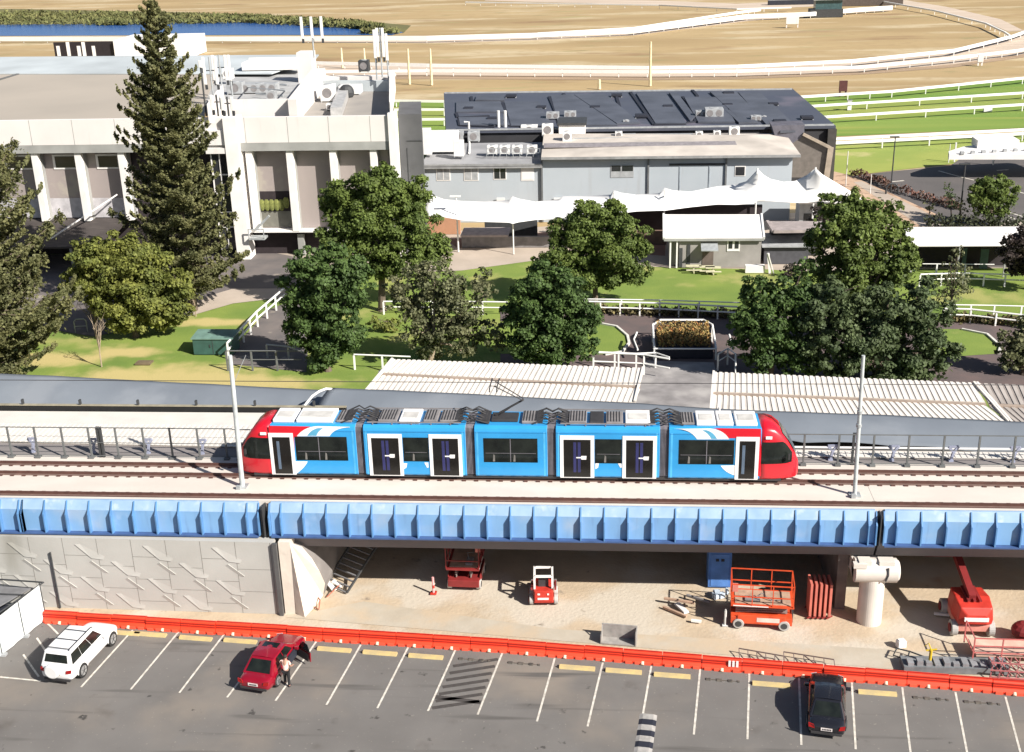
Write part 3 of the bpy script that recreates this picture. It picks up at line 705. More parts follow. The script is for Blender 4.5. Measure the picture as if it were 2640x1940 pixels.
# roof equipment
def rbox(x0, x1, y0, y1, h, m, name='roof_box', z=ZT, bev=.04):
    mb = MB(); mb.box((x0,y0,z+.002), (x1,y1,z+h)); return mb.build(name, m, tram, world=True, bevel=bev)
yc = (YN+YF)/2
for a, b, h, m, n in [(706,760,0.21,m_tw,'roof_pod'),(766,860,0.22,m_tw,'roof_pod'),(868,908,0.14,m_tgrey,'roof_grille'),(975,1024,0.19,m_tgrey,'roof_grille'),(1030,1082,0.21,m_tw,'roof_unit'),
                   (1092,1128,0.20,m_tgrey,'resistor_box'),(1134,1182,0.19,m_tgrey,'roof_grille'),(1236,1262,0.15,m_tdark,'resistor_box'),(1345,1385,0.17,m_tgrey,'roof_grille'),
                   (1466,1512,0.19,m_tgrey,'roof_grille'),(1520,1556,0.16,m_tdark,'resistor_box'),(1562,1606,0.16,m_tgrey,'roof_grille'),(1612,1676,0.21,m_tw,'roof_unit'),(1757,1790,0.15,m_tgrey,'roof_grille'),
                   (1795,1845,0.21,m_tw,'roof_pod'),(1848,1890,0.22,m_tw,'roof_pod'),(1896,1952,0.21,m_tw,'roof_pod')]:
    dy = .35 if m is m_tw else .42
    o = rbox(X(a), X(b), YN+dy, YF-dy, h, m, n)
    if m is m_tgrey:
        mb = MB(); k = X(a)+.08
        while k < X(b)-.1: mb.box((k,YN+dy+.08,ZT+h+.003), (k+.06,YF-dy-.08,ZT+h+.02)); k += .16
        mb.build('slats', m_tdark, o, world=True)
    elif m is m_tw:
        mb = MB(); mb.box((X(a)+.15,yc-.5,ZT+h+.003), (X(b)-.15,yc+.35,ZT+h+.02)); mb.build('lid', mat('pod_grey',(0.55,.53,.50),.6), o, world=True)
for j in range(4):
    a, b = sec[j][1], sec[j+1][0]
    mb = MB(); rg = random.Random(j)
    for k in range(7):
        y = YN+.35+k*.27; z = ZT+.05+rg.random()*.15
        mb.tube([(a-.8,y,ZT+.05),(a-.1,y+rg.uniform(-.1,.1),z+.2),((a+b)/2,y+rg.uniform(-.15,.15),z+.05),(b+.1,y,z+.2),(b+.8,y,ZT+.05)], .045, 6)
    mb.build('roof_cables', m_tdark, tram, world=True)
    for s_ in (a-.45, b+.45):
        mb = MB(); mb.box((s_-.18,YN+.5,ZT+.002), (s_+.18,YF-.5,ZT+.2)); mb.build('junction_box', m_tdark, tram, world=True)
for a, b in ((950,1190),(1445,1690)):
    for y in (YN+.2, YF-.2):
        mb = MB(); mb.box((X(a),y-.03,ZT+.12), (X(b),y+.03,ZT+.18)); k = X(a)+.3
        while k < X(b): mb.box((k-.03,y-.02,ZT), (k+.03,y+.02,ZT+.12)); k += 1.1
        mb.build('roof_rail', m_tgrey, tram, world=True)
# pantograph
pb = X(1300)
pan = rbox(pb-.75, pb+.75, yc-.55, yc+.55, .16, m_tdark, 'pantograph_base')
mb = MB(); m_pan = m_tdark
z0 = ZT+.2; el = Vector((pb+1.05, yc, ZT+1.15)); hd = Vector((pb-.55, yc, ZT+2.10))
mb.tube([(pb-.55,yc,z0), el], .06, 8); mb.tube([(pb-.35,yc,z0-.02), el-Vector((.2,0,.08))], .025, 6)
for s_ in (-.35,.35): mb.tube([el+Vector((0,s_*.4,0)), hd+Vector((0,s_,0))], .03, 6)
mb.build('pantograph_arm', m_pan, tram, world=True)
mb = MB()
for dx in (-.2,.2):
    mb.tube([hd+Vector((dx,-.95,-.12)), hd+Vector((dx,-.75,.03)), hd+Vector((dx,.75,.03)), hd+Vector((dx,.95,-.12))], .035, 6)
for s_ in (-.4,.4): mb.tube([hd+Vector((-.2,s_,.02)), hd+Vector((.2,s_,.02))], .02, 6)
mb.build('pantograph_head', m_pan, tram, world=True)
# contact wire
for nm, y in (('far', yc), ('near', 59.9)):
    if nm == 'near': continue
    mb = MB(); mb.tube([(XL,y,DZ+5.60),(XR,y,DZ+5.60)], .022, 5); o = rebase(mb.build('contact_wire', m_tdark)); tag(o, 'thin contact wire above the tram pantograph', 'wire')
# ================================================================ CANOPIES just beyond the viaduct
m_sail = mat('grey_shade_cloth', (0.195,0.218,0.250), 0.85, scale=0.25, col2=(0.165,0.185,0.215), spec=.2)
mix_in(m_sail, (0.23,0.25,0.28), 0.18, 0.5, 0.7)
def canopy(name, front, back, label, crown, sag, posts, cat='canopy'):
    t = thing(name, label, cat, tuple(front[0]))
    K = 8; rows = []; nb_ = len(front)-1; ib = 0
    for (f0, b0), (f1, b1) in zip(zip(front, back), zip(front[1:], back[1:])):
        ib += 1
        for i in range(K+1 if ib == nb_ else K):
            u = i/K; f = f0.lerp(f1, u); b = b0.lerp(b1, u); sg = math.sin(PI*u)
            row = []
            for q in range(9):
                v = q/8; p = f.lerp(b, v); p.z += crown*math.sin(PI*min(1,v*1.0)) - 0.04*sg*math.sin(PI*v)
                if q == 0: p.y += sag*sg; p.z += .12*sg
                if q == 8: p.y -= sag*.5*sg
                row.append(tuple(p))
            rows.append(row)
    mb = MB(); mb.loft(rows, close=False, caps=False)
    o = mb.build('fabric', m_sail, t, world=True, smooth=True)
    sd_ = o.modifiers.new('thick', 'SOLIDIFY'); sd_.thickness = 0.03
    for f in front[::posts]:
        mb = MB(); mb.tube([(f.x,f.y+.1,0), (f.x,f.y+.1,f.z-.02)], .07, 8); mb.build('post', m_fencepost, t, world=True)
    for f, b in list(zip(front, back))[::1]:
        mb = MB(); pts = [f.lerp(b, q/8)+Vector((0,0,crown*math.sin(PI*q/8)-.12)) for q in range(9)]
        mb.tube(pts, .045, 6); mb.build('arch_rib', m_fencepost, t, world=True)
    return t
lf = [D(x, y, Yv) for x, y, Yv in [(-190,1046,82.5),(0,1052,81.5),(150,1056,80.7),(345,1065,79.8),(550,1074,78.6),(740,1084,77.4),(800,1088,77)]]
lb = [D(x, y, Yv) for x, y, Yv in [(-200,960,86.5),(-10,963,85.5),(140,969,84.7),(335,980,83.8),(540,990,82.6),(760,1002,81.4),(850,1006,81)]]
canopy('grey_canopy', lf, lb, 'long grey fabric canopy on the lawn side, left of the white arch', 0.30, 0.08, 1)
rf_ = [D(x, y, Yv) for x, y, Yv in [(800,1086,75),(1000,1088,74),(1210,1090,73),(1420,1096,72),(1640,1106,71.2),(1850,1120,70.4),(2075,1142,69.6),(2305,1151,69),(2520,1166,68.4),(2740,1180,67.8)]]
rb_ = [D(x, y, Yv) for x, y, Yv in [(850,1000,79),(1010,1006,78),(1225,1016,77),(1430,1028,76),(1650,1040,75.2),(1850,1054,74.4),(2060,1062,73.6),(2285,1070,73),(2520,1082,72.4),(2740,1092,71.8)]]
canopy('grey_canopy', rf_, rb_, 'long grey fabric canopy running behind and right of the tram', 0.28, 0.08, 1)
# white arch between the two canopies
mb = MB(); pts = [D(x, y, Yv) for x, y, Yv in [(769,1076,76.2),(778,1058,76.5),(790,1040,76.9),(805,1022,77.4),(822,1010,77.8),(840,1003,78.3),(855,1004,78.8)]]
mb.tube(pts, .09, 8); o = rebase(mb.build('white_arch', m_tw)); tag(o, 'curved white steel arch rising behind the left end of the tram', 'arch')
mb = MB(); p = D(1853,1068,70.4); q = D(1855,1050,70.4); mb.tube([(p.x,p.y,DZ),(q.x,q.y,q.z)], .07, 8); o = rebase(mb.build('white_post', m_tw)); tag(o, 'short white post standing above the tram roof near the red cab', 'post')
# handrail and dark wall under the right canopy
mb = MB(); mb.box((9.5,66.6,DZ+.0), (50,66.68,DZ+.10)); o = rebase(mb.build('handrail', m_tw)); tag(o, 'pale handrail line under the grey canopy right of the tram', 'handrail')
mb = MB(); mb.box((-18,73.5,-.1), (50,73.7,4.6)); o = rebase(mb.build('dark_screen', m_dark)); tag(o, 'dark screen wall under the grey canopy beyond the viaduct', 'screen')

# ================================================================ STABLE ROOFS
m_rib = mat('ribbed_white', (0.72,0.68,0.63), 0.6, scale=0.5, col2=(0.65,0.61,0.56))
m_ribd = mat('ribbed_valley', (0.54,0.50,0.46), 0.6, scale=0.5)
m_tin = mat('ribbed_tan', (0.40,0.36,0.33), 0.6, scale=0.5)
def ribroof(name, label, back, mid, front, x_wall, mm=m_rib, step=0.40):
    "two ribbed slopes with a gutter between: back, mid, front are (left, right) pairs"
    t = thing(name, label, 'shed', ((front[0].x+front[1].x)/2, front[0].y, 0))
    for nm, (a0, a1), (b0, b1), lift in (('rear_slope', back, mid, .0), ('front_slope', (mid[0]+Vector((0,-.35,-.12)), mid[1]+Vector((0,-.35,-.12))), front, .0)):
        n = int((a1-a0).length/step); mb = MB()
        for i in range(n):
            u0, u1, u2 = i/n, (i+.55)/n, (i+1)/n
            for (s0, s1, h, mi) in ((u0, u1, .05, 0), (u1, u2, .0, 1)):
                mb.m = mi
                p = [a0.lerp(a1, s0), a0.lerp(a1, s1), b0.lerp(b1, s1), b0.lerp(b1, s0)]
                q = [v+Vector((0,0,h+.05)) for v in p]
                mb.add(p+q, [(0,1,2,3),(4,5,6,7),(0,1,5,4),(1,2,6,5),(2,3,7,6),(3,0,4,7)])
        mb.build(nm, [mm, m_ribd if mm is m_rib else mat('tan_valley', (0.27,0.235,0.215), 0.7)], t, world=True)
    mb = MB(); mb.bar(mid[0]+Vector((0,-.18,-.02)), mid[1]+Vector((0,-.18,-.02)), .34, .10); mb.build('gutter', mat('gutter_brown', (0.33,0.26,0.21), 0.8), t, world=True)
    for e in (0, 1):
        mb = MB(); mb.bar(back[e]+Vector((0,0,.1)), front[e]+Vector((0,0,.1)), .16, .22); mb.build('barge_board', m_rib, t, world=True)
    mb = MB(); y0, y1 = min(front[0].y, front[1].y)+.6, max(back[0].y, back[1].y)-.6
    mb.box((front[0].x+.7,y0,0), (back[1].x-.7,y1,2.9)); mb.build('wall', mat('shed_wall', (0.30,0.26,0.23), 0.9), t, world=True)
    return t
zb, zm, zf = 4.1, 3.7, 3.3
ribroof('stable_shed', 'long shed with white ribbed roof beyond the middle of the tram', (G(1012,929,zb),G(1658,952,zb)), (G(975,962,zm),G(1650,996,zm)), (G(935,1022,zf),G(1636,1040,zf)), 0)
ribroof('stable_shed', 'long shed with white ribbed roof behind the right overhead mast', (G(1840,962,zb),G(2510,990,zb)), (G(1836,1012,zm),G(2540,1040,zm)), (G(1832,1062,zf),G(2600,1092,zf)), 0)
ribroof('tin_shed', 'tan ribbed shed roof at the right edge of the photo', (G(2518,991,zb),G(2900,1006,zb)), (G(2548,1042,zm),G(2900,1058,zm)), (G(2608,1094,zf),G(2900,1108,zf)), 0, m_tin, .45)
# ================================================================ GRANDSTAND BUILDING (left)
m_cream = mat('cream_render', (0.72,0.68,0.655), 0.85, scale=0.3, col2=(0.66,0.625,0.60), detail=7)
mix_in(m_cream, (0.58,0.54,0.51), 1.2, .58, .85, stretch=(1,1,.12))
m_band = mat('grey_band', (0.33,0.33,0.315), 0.8, scale=0.4)
m_taupe = mat('taupe_panel', (0.32,0.275,0.26), 0.85, scale=0.25, col2=(0.29,0.25,0.24), stretch=(1,1,.5))
mix_in(m_taupe, (0.36,0.32,0.28), 0.35, 0.58, 0.68)
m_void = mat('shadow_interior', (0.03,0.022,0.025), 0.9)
m_roof = mat('tan_roof', (0.40,0.35,0.295), 0.9, scale=0.06, col2=(0.34,0.30,0.255), detail=8)
m_roofb = mat('pale_blue_roof', (0.46,0.50,0.52), 0.8, scale=0.1)
m_white = mat('white_paint', (0.78,0.75,0.72), 0.7, scale=0.6, var=0.05)
m_win = mat('window_glass', (0.02,0.022,0.025), 0.15, scale=0.4, col2=(0.04,0.04,0.045))
YG = 130.0
gs = thing('grandstand_building', 'large cream and taupe grandstand building with antennas on its flat roof', 'building', (-50,YG,0))
xl, xr = -84.0, -23.9
P = lambda x, y: D(x, y, YG)
zp0, zp1, zb1 = 15.7, 12.95, 12.05
b = MB(); b.box((xl,YG,zp1), (xr,YG+.5,zp0)); b.build('parapet', m_cream, gs, world=True)
for px in (78,188,298,520,632,742,848,955): 
    b = MB(); x = P(px,340).x; b.box((x-.03,YG-.012,zp1), (x+.03,YG+.01,zp0)); b.build('panel_joint', m_band, gs, world=True)
b = MB()
b.box((xl,YG+.02,zb1), (P(610,380).x-.4,YG+1.0,zp1-.003)); b.box((P(615,380).x,YG+.02,zb1), (xr,YG+1.0,zp1-.003)); b.build('grey_band', m_band, gs, world=True)
# facade panels set back
yb = YG+1.6
b = MB(); b.box((xl,yb,4.55+2.1), (P(318,400).x,yb+.3,zb1)); b.box((P(628,400).x,yb,3.1), (xr,yb+.3,zb1)); b.build('wall_panel', m_taupe, gs, world=True)
b = MB(); b.box((xl,yb-.02,4.4), (P(318,400).x,yb+.3,6.64)); b.build('lower_panel', mat('pale_grey_panel', (0.50,0.48,0.50), .8), gs, world=True)
b = MB(); b.box((xl,yb+.4,0), (xr,yb+.7,zb1)); b.build('core_wall', m_void, gs, world=True)
b = MB(); b.box((xl,yb+.7,0), (xl+.4,185,zp0)); b.build('side_wall', mat('side_grey', (0.12,0.12,0.12), .8), gs, world=True); b = MB(); b.prism([(xr-.3,YG+.5,0),(xr,YG+.5,0),(-29.5,165,0),(-29.8,165,0)], (0,0,14.7)); b.build('side_wall', mat('side_grey', (0.12,0.12,0.12), .8), gs, world=True)
# white fins between panels
for px in (85,197,309,640,745,857,962):
    top = P(px,395); x = top.x; zb0 = 4.3 if px < 400 else 3.0
    b = MB(); b.box((x-.42,YG+.25,zb0), (x+.30,yb-.003,zb1-.003)); b.build('fin', m_white, gs, world=True)
    b = MB(); b.box((x+.31,YG+.9,zb0), (x+.33,yb-.003,zb1-.003)) ; b.build('fin_reveal', m_band, gs, world=True)
for x0, x1 in ((-5,66),(120,180),(233,291)):
    a0, a1 = P(x0,405).x, P(x1,405).x
    f = MB(); f.box((a0-.1,yb-.08,9.95), (a1+.1,yb-.003,11.6)); fo = f.build('window_frame', m_white, gs, world=True)
    f = MB(); f.box((a0+.18,yb-.12,10.15), (a1-.18,yb-.082,11.4)); f.build('window', m_win, fo, world=True)
# the open bay with plants
a0, a1 = P(656,520).x, P(738,520).x
b = MB(); b.box((a0,yb-.03,5.0), (a1,yb-.003,7.25)); rec = b.build('dark_opening', m_void, gs, world=True)
b = MB(); b.box((a0,yb-.06,3.2), (a1,yb-.031,5.0)); b.build('spandrel', mat('spandrel_olive', (0.17,0.165,0.14), .8), gs, world=True)
for k in range(6):
    x = a0+.4+k*(a1-a0-.8)/5
    b = MB(); b.sphere((x,yb-.25,5.75+.25*(k==5)), .55, 10, 7, (.65,.3,1.25)); o = b.build('potted_shrub', mat('shrub_yellow', (0.24,0.25,0.07), .9, scale=6, col2=(0.10,0.12,0.03)), None)
    rebase(o); tag(o, ['leftmost','second','third','fourth','fifth','rightmost'][k]+' of six yellow-green shrubs in the open bay of the grandstand facade', 'shrub', 'shrubs in the open bay of the grandstand')
b = MB(); b.box((P(628,600).x,YG+.3,2.85), (xr-.1,yb+.1,3.05)); b.build('floor_edge', m_white, gs, world=True)
b = MB(); b.box((P(628,600).x,YG+1.0,2.5), (xr-.1,yb+.1,2.84)); b.build('floor_soffit', m_void, gs, world=True)
for px in (770, 880, 980):
    b = MB(); x = P(px,620).x; b.box((x-.35,YG+.9,.0), (x+.35,YG+1.4,2.49)); b.build('column', m_band, gs, world=True)
# stair tower: white frame with glazing
x0, x1 = P(540,400).x, P(622,400).x
b = MB(); b.box((x1-1.5,YG-.6,0), (x1,YG+1.5,zp0+.12)); b.build('pylon', m_white, gs, world=True)
b = MB(); b.box((x0,YG-.3,12.8), (x1-1.503,YG-.003,14.4)); b.box((x0-.2,YG-.5,11.9),(x1-1.503,YG+.4,12.5)); b.build('tower_lintel', m_cream, gs, world=True)
b = MB(); b.box((x0,YG+.2,1.0), (x1-1.503,YG+.5,12.0)); gl = b.build('tower_glazing', m_win, gs, world=True)
b = MB()
for z in (3.5,5.2,7.3,9.4): b.box((x0,YG+.1,z), (x1-1.503,YG+.198,z+.14))
for x in (x0+.1,(x0+x1-1.5)/2): b.box((x-.06,YG+.08,1.0), (x+.06,YG+.19,12.0))
b.build('mullion', m_white, gl, world=True)
b = MB(); z = 1.2
b.bar((x1+.9,YG-.6,3.4),(x1+2.6,YG-.6,6.0-1),.25,.25); b.box((x1+.2,YG-1.2,2.4),(x1+2.0,YG+.2,2.6)); b.box((x1+.2,YG-1.25,2.6),(x1+.3,YG-1.15,3.6)); b.box((x1+1.9,YG-1.25,2.6),(x1+2.0,YG-1.15,3.6)); b.box((x1+.2,YG-1.25,3.55),(x1+2.0,YG-1.15,3.65))
b.build('stair_landing', m_galv, gs, world=True)
# right end fin
b = MB(); q = [P(1008,300), P(1024,300), P(1030,560), P(1030,640), P(1014,640), P(1012,560)]
b.box((xr-.02,YG-.3,0), (xr+.8,YG+1.2,zp0+.3)); b.build('end_fin', m_white, gs, world=True)
# left lower awning
b = MB(); x1a = P(322,600).x
b.loft([[(x,yb-.1,4.35),(x,YG-6.2,3.1),(x,YG-6.2,2.9),(x,yb-.1,4.1)] for x in (xl,x1a)])
b.build('awning', mix_in(mat('awning_brown', (0.055,0.045,0.042), .8, scale=.6), (0.10,0.085,0.075), 1.2, .55, .75, stretch=(.3,2,1)), gs, world=True)
for px in (20,130,240,316):
    b = MB(); x = P(px,620).x; b.box((x-.12,YG-6.0,0), (x+.12,YG-5.8,2.9)); b.build('awning_post', m_band, gs, world=True)
b = MB(); a = P(255,590); b.bar((x1a-6.3,YG-5.0,3.7),(x1a-.6,YG+.8,7.2),.14,.12); b.build('stair_rail', m_white, gs, world=True)
# roofs
def roofpoly(name, px, z, m, th=.12):
    b = MB(); pts = [G(x, y, z if not isinstance(z, (list,tuple)) else z[i]) for i, (x, y) in enumerate(px)]
    b.prism(pts, (0,0,-th)); return b.build(name, m, gs, world=True)
roofpoly('roof', [(-300,309),(528,307),(528,262),(560,190),(470,190),(-300,192)], 15.55, m_roof)
roofpoly('ridge_roof', [(-300,191),(20,190),(470,190),(560,190),(700,190),(815,150),(822,141),(18,147),(-300,150)], (15.7,15.7,15.7,15.7,15.7,16.2,16.2,16.2,16.2), m_roofb)
roofpoly('plant_deck', [(536,305),(742,305),(800,180),(770,160),(560,190),(528,262)], 15.2, mat('deck_grey', (0.40,0.40,0.40), .8, scale=.4, detail=7))
roofpoly('court_floor', [(760,306),(1004,306),(1002,215),(826,215)], 15.0, mat('court_floor', (0.33,0.30,0.27), .9, scale=.3, col2=(.27,.25,.23)))
def upwall(name, pts, z0, z1, w, m):
    b = MB()
    for p, q in zip(pts, pts[1:]):
        a = Vector((p.x,p.y,(z0+z1)/2)); c = Vector((q.x,q.y,(z0+z1)/2)); b.bar(a, c, w, z1-z0)
    return b.build(name, m, gs, world=True)
b = MB(); q0, q1 = G(537,303,15.5), G(742,303,15.5); b.box((q0.x,q0.y+.6,15.2), (q1.x,q0.y+1.0,17.25)); b.build('plant_wall', m_cream, gs, world=True)
upwall('plant_wall', [G(537,270,17.2), G(572,222,17.2)], 15.2, 17.25, .3, m_cream)
q0, q1, q2, q3 = G(742,303,15.6), G(764,303,15.6), G(838,172,17.6), G(806,172,17.6)
b = MB(); 
b.prism([(q0.x,q0.y+.6,15.0),(q1.x,q1.y+.6,15.0),(q2.x,q2.y,15.0),(q3.x,q3.y,15.0)], (0,0,2.4)); b.build('dividing_wall', m_cream, gs, world=True)
b = MB(); p0, p1 = G(775,160,17.6), G(815,158,17.6); b.box((p0.x,p0.y-2,15), (p1.x,p0.y+.5,19.0)); b.build('lift_overrun', m_cream, gs, world=True)
w0, w1, w2, w3 = G(1003,303,15.6), G(1020,303,15.6), G(1018,192,16.8), G(1004,192,16.8)
b = MB(); b.prism([(w0.x,w0.y+.6,14.8),(xr+.3,w1.y+.6,14.8),(w2.x,w2.y,14.8),(w3.x,w3.y,14.8)], (0,0,2.3)); b.build('side_parapet', m_white, gs, world=True)
upwall('back_parapet', [G(815,206,16.4), G(1004,206,16.4)], 14.8, 16.3, .5, m_roofb)
upwall('back_ledge', [G(818,195,16.6), G(1004,193,16.6)], 15.6, 16.5, 1.2, m_cream)

# -- roof equipment: each unit is its own thing
m_unit = mat('unit_white', (0.72,0.71,0.69), .6, var=.05)
m_unitg = mat('unit_grey', (0.36,0.37,0.38), .6)
def ac(px, py, z, w, d, h, label, m=None, cat='air conditioner', name='air_conditioner', grille=True):
    p = G(px, py, z); t = thing(name, label, cat, p)
    b = MB(); b.box((-w/2,-d/2,.12), (w/2,d/2,h)); b.build('casing', m or m_unit, t, bevel=.03)
    b = MB()
    for x in (-w/2+.08, w/2-.08): b.box((x-.06,-d/2,0), (x+.06,d/2,.118))
    b.build('feet', m_unitg, t)
    if grille:
        n = max(1, round(w/max(.6,h)))
        for k in range(n):
            b = MB(); c = -w/2+(k+.5)*w/n; r = min(w/n, h)*.36; b.tube([(c,-d/2-.02,h*.52+.05),(c,-d/2-.001,h*.52+.05)], r, 14); b.build('fan_grille', m_tgrey, t)
        b = MB(); b.tube([(0,0,h),(0,0,h+.06)], min(w,d)*.3, 12); b.build('fan_top', m_unitg, t)
    return t
ac(848,262,15,1.6,1.6,2.0,'white cooling unit in the right roof court of the grandstand')
ac(905,243,15,2.6,2.0,1.1,'low white-edged unit at the back of the roof court', m_unit, grille=False)
ac(672,240,15.2,4.5,1.8,1.2,'long pale grey plant box in the middle of the rooftop plant area', m_unitg)
ac(610,243,15.2,2.0,1.4,1.5,'boxy grey unit at the left of the rooftop plant area', m_unitg)
ac(702,262,15.2,1.1,1.1,1.3,'small grey unit by the cream dividing wall', m_unitg)
ac(858,285,15,1.3,1.0,.8,'small white box just behind the front parapet in the roof court')
ac(940,186,16.5,1.3,1.3,1.5,'dark boxy unit on the rear ledge of the roof court', m_dark)
ac(590,205,15.8,1.3,1.0,1.4,'small white unit behind the front antenna cluster')
b = MB(); p0, p1 = G(868,300,15), G(893,232,15); b.bar(p0+Vector((0,0,.5)), p1+Vector((0,0,.5)), 1.3, .9); o = rebase(b.build('roof_duct', mat('duct_silver', (.50,.49,.48), .5, metal=.2))); tag(o, 'silver duct running back across the roof court', 'duct')
b = MB(); b.sphere((*G(893,232,15.9)[:2],15.6), .95, 12, 8); o = rebase(b.build('duct_cowl', m_dark)); tag(o, 'dark round cowl at the far end of the roof duct', 'cowl')
b = MB(); p = G(700,178,16); b.box((p.x-4,p.y-.5,15.9),(p.x+4,p.y+2.6,16.9)); b.box((p.x-3.8,p.y+2.61,16.5),(p.x+3.8,p.y+2.8,17.2)); o = rebase(b.build('roof_lantern', m_white)); tag(o, 'long white roof lantern on the pale blue ridge roof', 'lantern')
b = MB()
for k in range(4):
    y_ = 214+k*14; b.tube([G(650+k*5,y_,15.7), G(740-k*5,y_+6,15.7)], .10, 6)
o = b.build('pipe_run', m_galv); rebase(o); tag(o, 'pipes running across the rooftop plant deck', 'pipes')
b = MB(); pts = [G(640,226,15.2), G(640,226,16.9), G(735,234,16.9), G(735,234,15.2)]
for a_, b_ in zip(pts, pts[1:]): b.bar(a_, b_, .12)
b.bar(G(640,226,16.1), G(735,234,16.1), .08)
o = b.build('guard_rail', m_galv); rebase(o); tag(o, 'guard rail round the rooftop plant deck', 'rail')
def antenna(px, py, z, hgt, sect, label, arms=3, wide=.8, dark=False):
    p = G(px, py, z); t = thing('antenna_mast', label, 'antenna', p, group='mobile phone antennas on the grandstand roof')
    b = MB(); b.tube([(0,0,0),(0,0,hgt)], .10, 8); b.build('pole', m_dark if dark else m_galv, t)
    for k in range(arms):
        a = -1 + 2*k/max(1, arms-1) if arms > 1 else 0
        x = a*wide
        b = MB(); b.box((x-.17,-.22,hgt-sect), (x+.17,-.02,hgt)); b.build('panel_antenna', m_unit, t, bevel=.05)
        b = MB(); b.tube([(x,-.01,hgt-sect*.5),(0,.1,hgt-sect*.5)], .06, 6); b.box((x-.12,.02,hgt-sect-.6),(x+.12,.3,hgt-sect-.1)); b.build('bracket', m_dark, t)
    return t
antenna(552,270,15.6,5.4,3.1,'tall cluster of white panel antennas, frontmost left on the grandstand roof',2,.7)
antenna(576,258,15.6,5.2,2.9,'pair of antennas beside the frontmost cluster',2,.75)
antenna(600,252,15.6,5.0,3.0,'single white panel antenna right of the front cluster',1)
antenna(532,300,15.6,6.0,.8,'thin dark whip mast at the left corner of the plant area',1,dark=True)
antenna(563,300,16.6,2.2,1.5,'short antenna frame on the front parapet, left one',2,.5,True)
antenna(590,300,16.6,2.0,1.4,'short antenna frame on the front parapet, right one',2,.5,True)
antenna(810,150,19.0,5.0,2.6,'antenna mast with two white panels against the pond, on the lift overrun',3,1.25)
antenna(972,206,16.5,6.0,3.4,'left of the three tall antennas at the right rear corner of the grandstand',1)
antenna(986,200,16.5,6.0,3.5,'middle of the three tall antennas at the right rear corner of the grandstand',2,.35)
antenna(1002,208,16.5,5.6,3.2,'right of the three tall antennas at the right rear corner of the grandstand',1)
# low building behind the grandstand
t = thing('dark_scoreboard_shed', 'white shed with a long black board behind the grandstand roof', 'shed', G(300,150,0))
p0, p1, p2 = G(142,160,0), G(300,160,0), G(490,160,0); yy = p1.y+6
def DB(x, y): return D(x, y, yy)
b = MB(); a0, a1 = DB(142,143), DB(300,107); b.box((a0.x,yy,0), (a1.x,yy+.5,a1.z)); b.build('black_board', mat('board_black', (.02,.015,.018), .6), t, world=True)
b = MB(); a0, a1 = DB(300,143), DB(485,100); b.box((a0.x,yy-1,0), (a1.x,yy+14,a1.z)); b.build('white_wall', m_white, t, world=True)
b = MB()
for k, px in enumerate((152,178,205,218,243)): q = DB(px,135); b.box((q.x-.5,yy-.1,q.z-1), (q.x+.4,yy-.01,q.z+1.6+(k%2)))
b.build('board_sign', m_white, t, world=True)
# dark block to the right of the grandstand
t = thing('dark_block', 'dark grey windowless block between the grandstand and the pale blue shed', 'building', (-22,131,0))
b = MB(); e_ = D(1090,400,131).x; b.prism([(xr+.85,131.2,0), (e_,131.2,0), (e_-1.3,140,0), (xr-.4,140,0)], (0,0,D(1050,296,131).z)); b.build('wall', mat('charcoal_wall', (.105,.105,.11), .85, scale=.4), t, world=True)
b = MB(); b.box((xr+1.6,131.16,0), (xr+1.66,131.2,12)); b.box((xr+1.66,131.16,D(1050,366,131).z), (D(1090,400,131).x,131.2,D(1050,366,131).z+.1)); b.build('seam', m_dark, t, world=True)

# ================================================================ PALE BLUE SHED
m_pale = mat('pale_blue_wall', (0.42,0.455,0.49), .8, scale=.25, col2=(0.38,0.42,0.455), detail=7)
mix_in(m_pale, (0.36,0.38,0.40), 1.0, .55, .85, stretch=(1,1,.12))
m_gut = mat('gutter_grey', (0.28,0.28,0.28), .6)
m_hip = mat('hip_roof', (0.50,0.45,0.40), .85, scale=.3)
YS = 146.0
S_ = lambda x, y: D(x, y, YS)
sh = thing('pale_blue_shed', 'long pale blue two-storey shed with low roof behind the white shade sails', 'building', (0,YS,0))
xa, xb, xc = S_(1090,500).x, S_(1400,500).x, S_(2041,450).x
zl, zr_ = S_(1200,428).z, S_(1700,402).z
b = MB(); b.box((xa,YS,-.1), (xb-.02,YS+12,zl)); b.build('left_wall', m_pale, sh, world=True)
b = MB(); b.box((xb,YS-.1,-.1), (xc,YS+9,zr_)); b.build('right_wall', m_pale, sh, world=True)
b = MB(); b.box((xa-.1,YS-.45,zl+.02), (xb-.05,YS-.1,zl+.25)); b.box((xa-.1,YS-.5,zl-.25),(xb-.05,YS-.02,zl-.05)); b.build('gutter', m_gut, sh, world=True)
b = MB(); b.prism([(xa-.1,YS-.1,zl+.1),(xb-.05,YS-.1,zl+.1),(xb-.05,YS+12,zl+.5),(xa-.1,YS+12,zl+.5)], (0,0,-.08)); b.build('left_roof', mat('roof_grey_left', (.30,.30,.31), .8, scale=.3), sh, world=True)
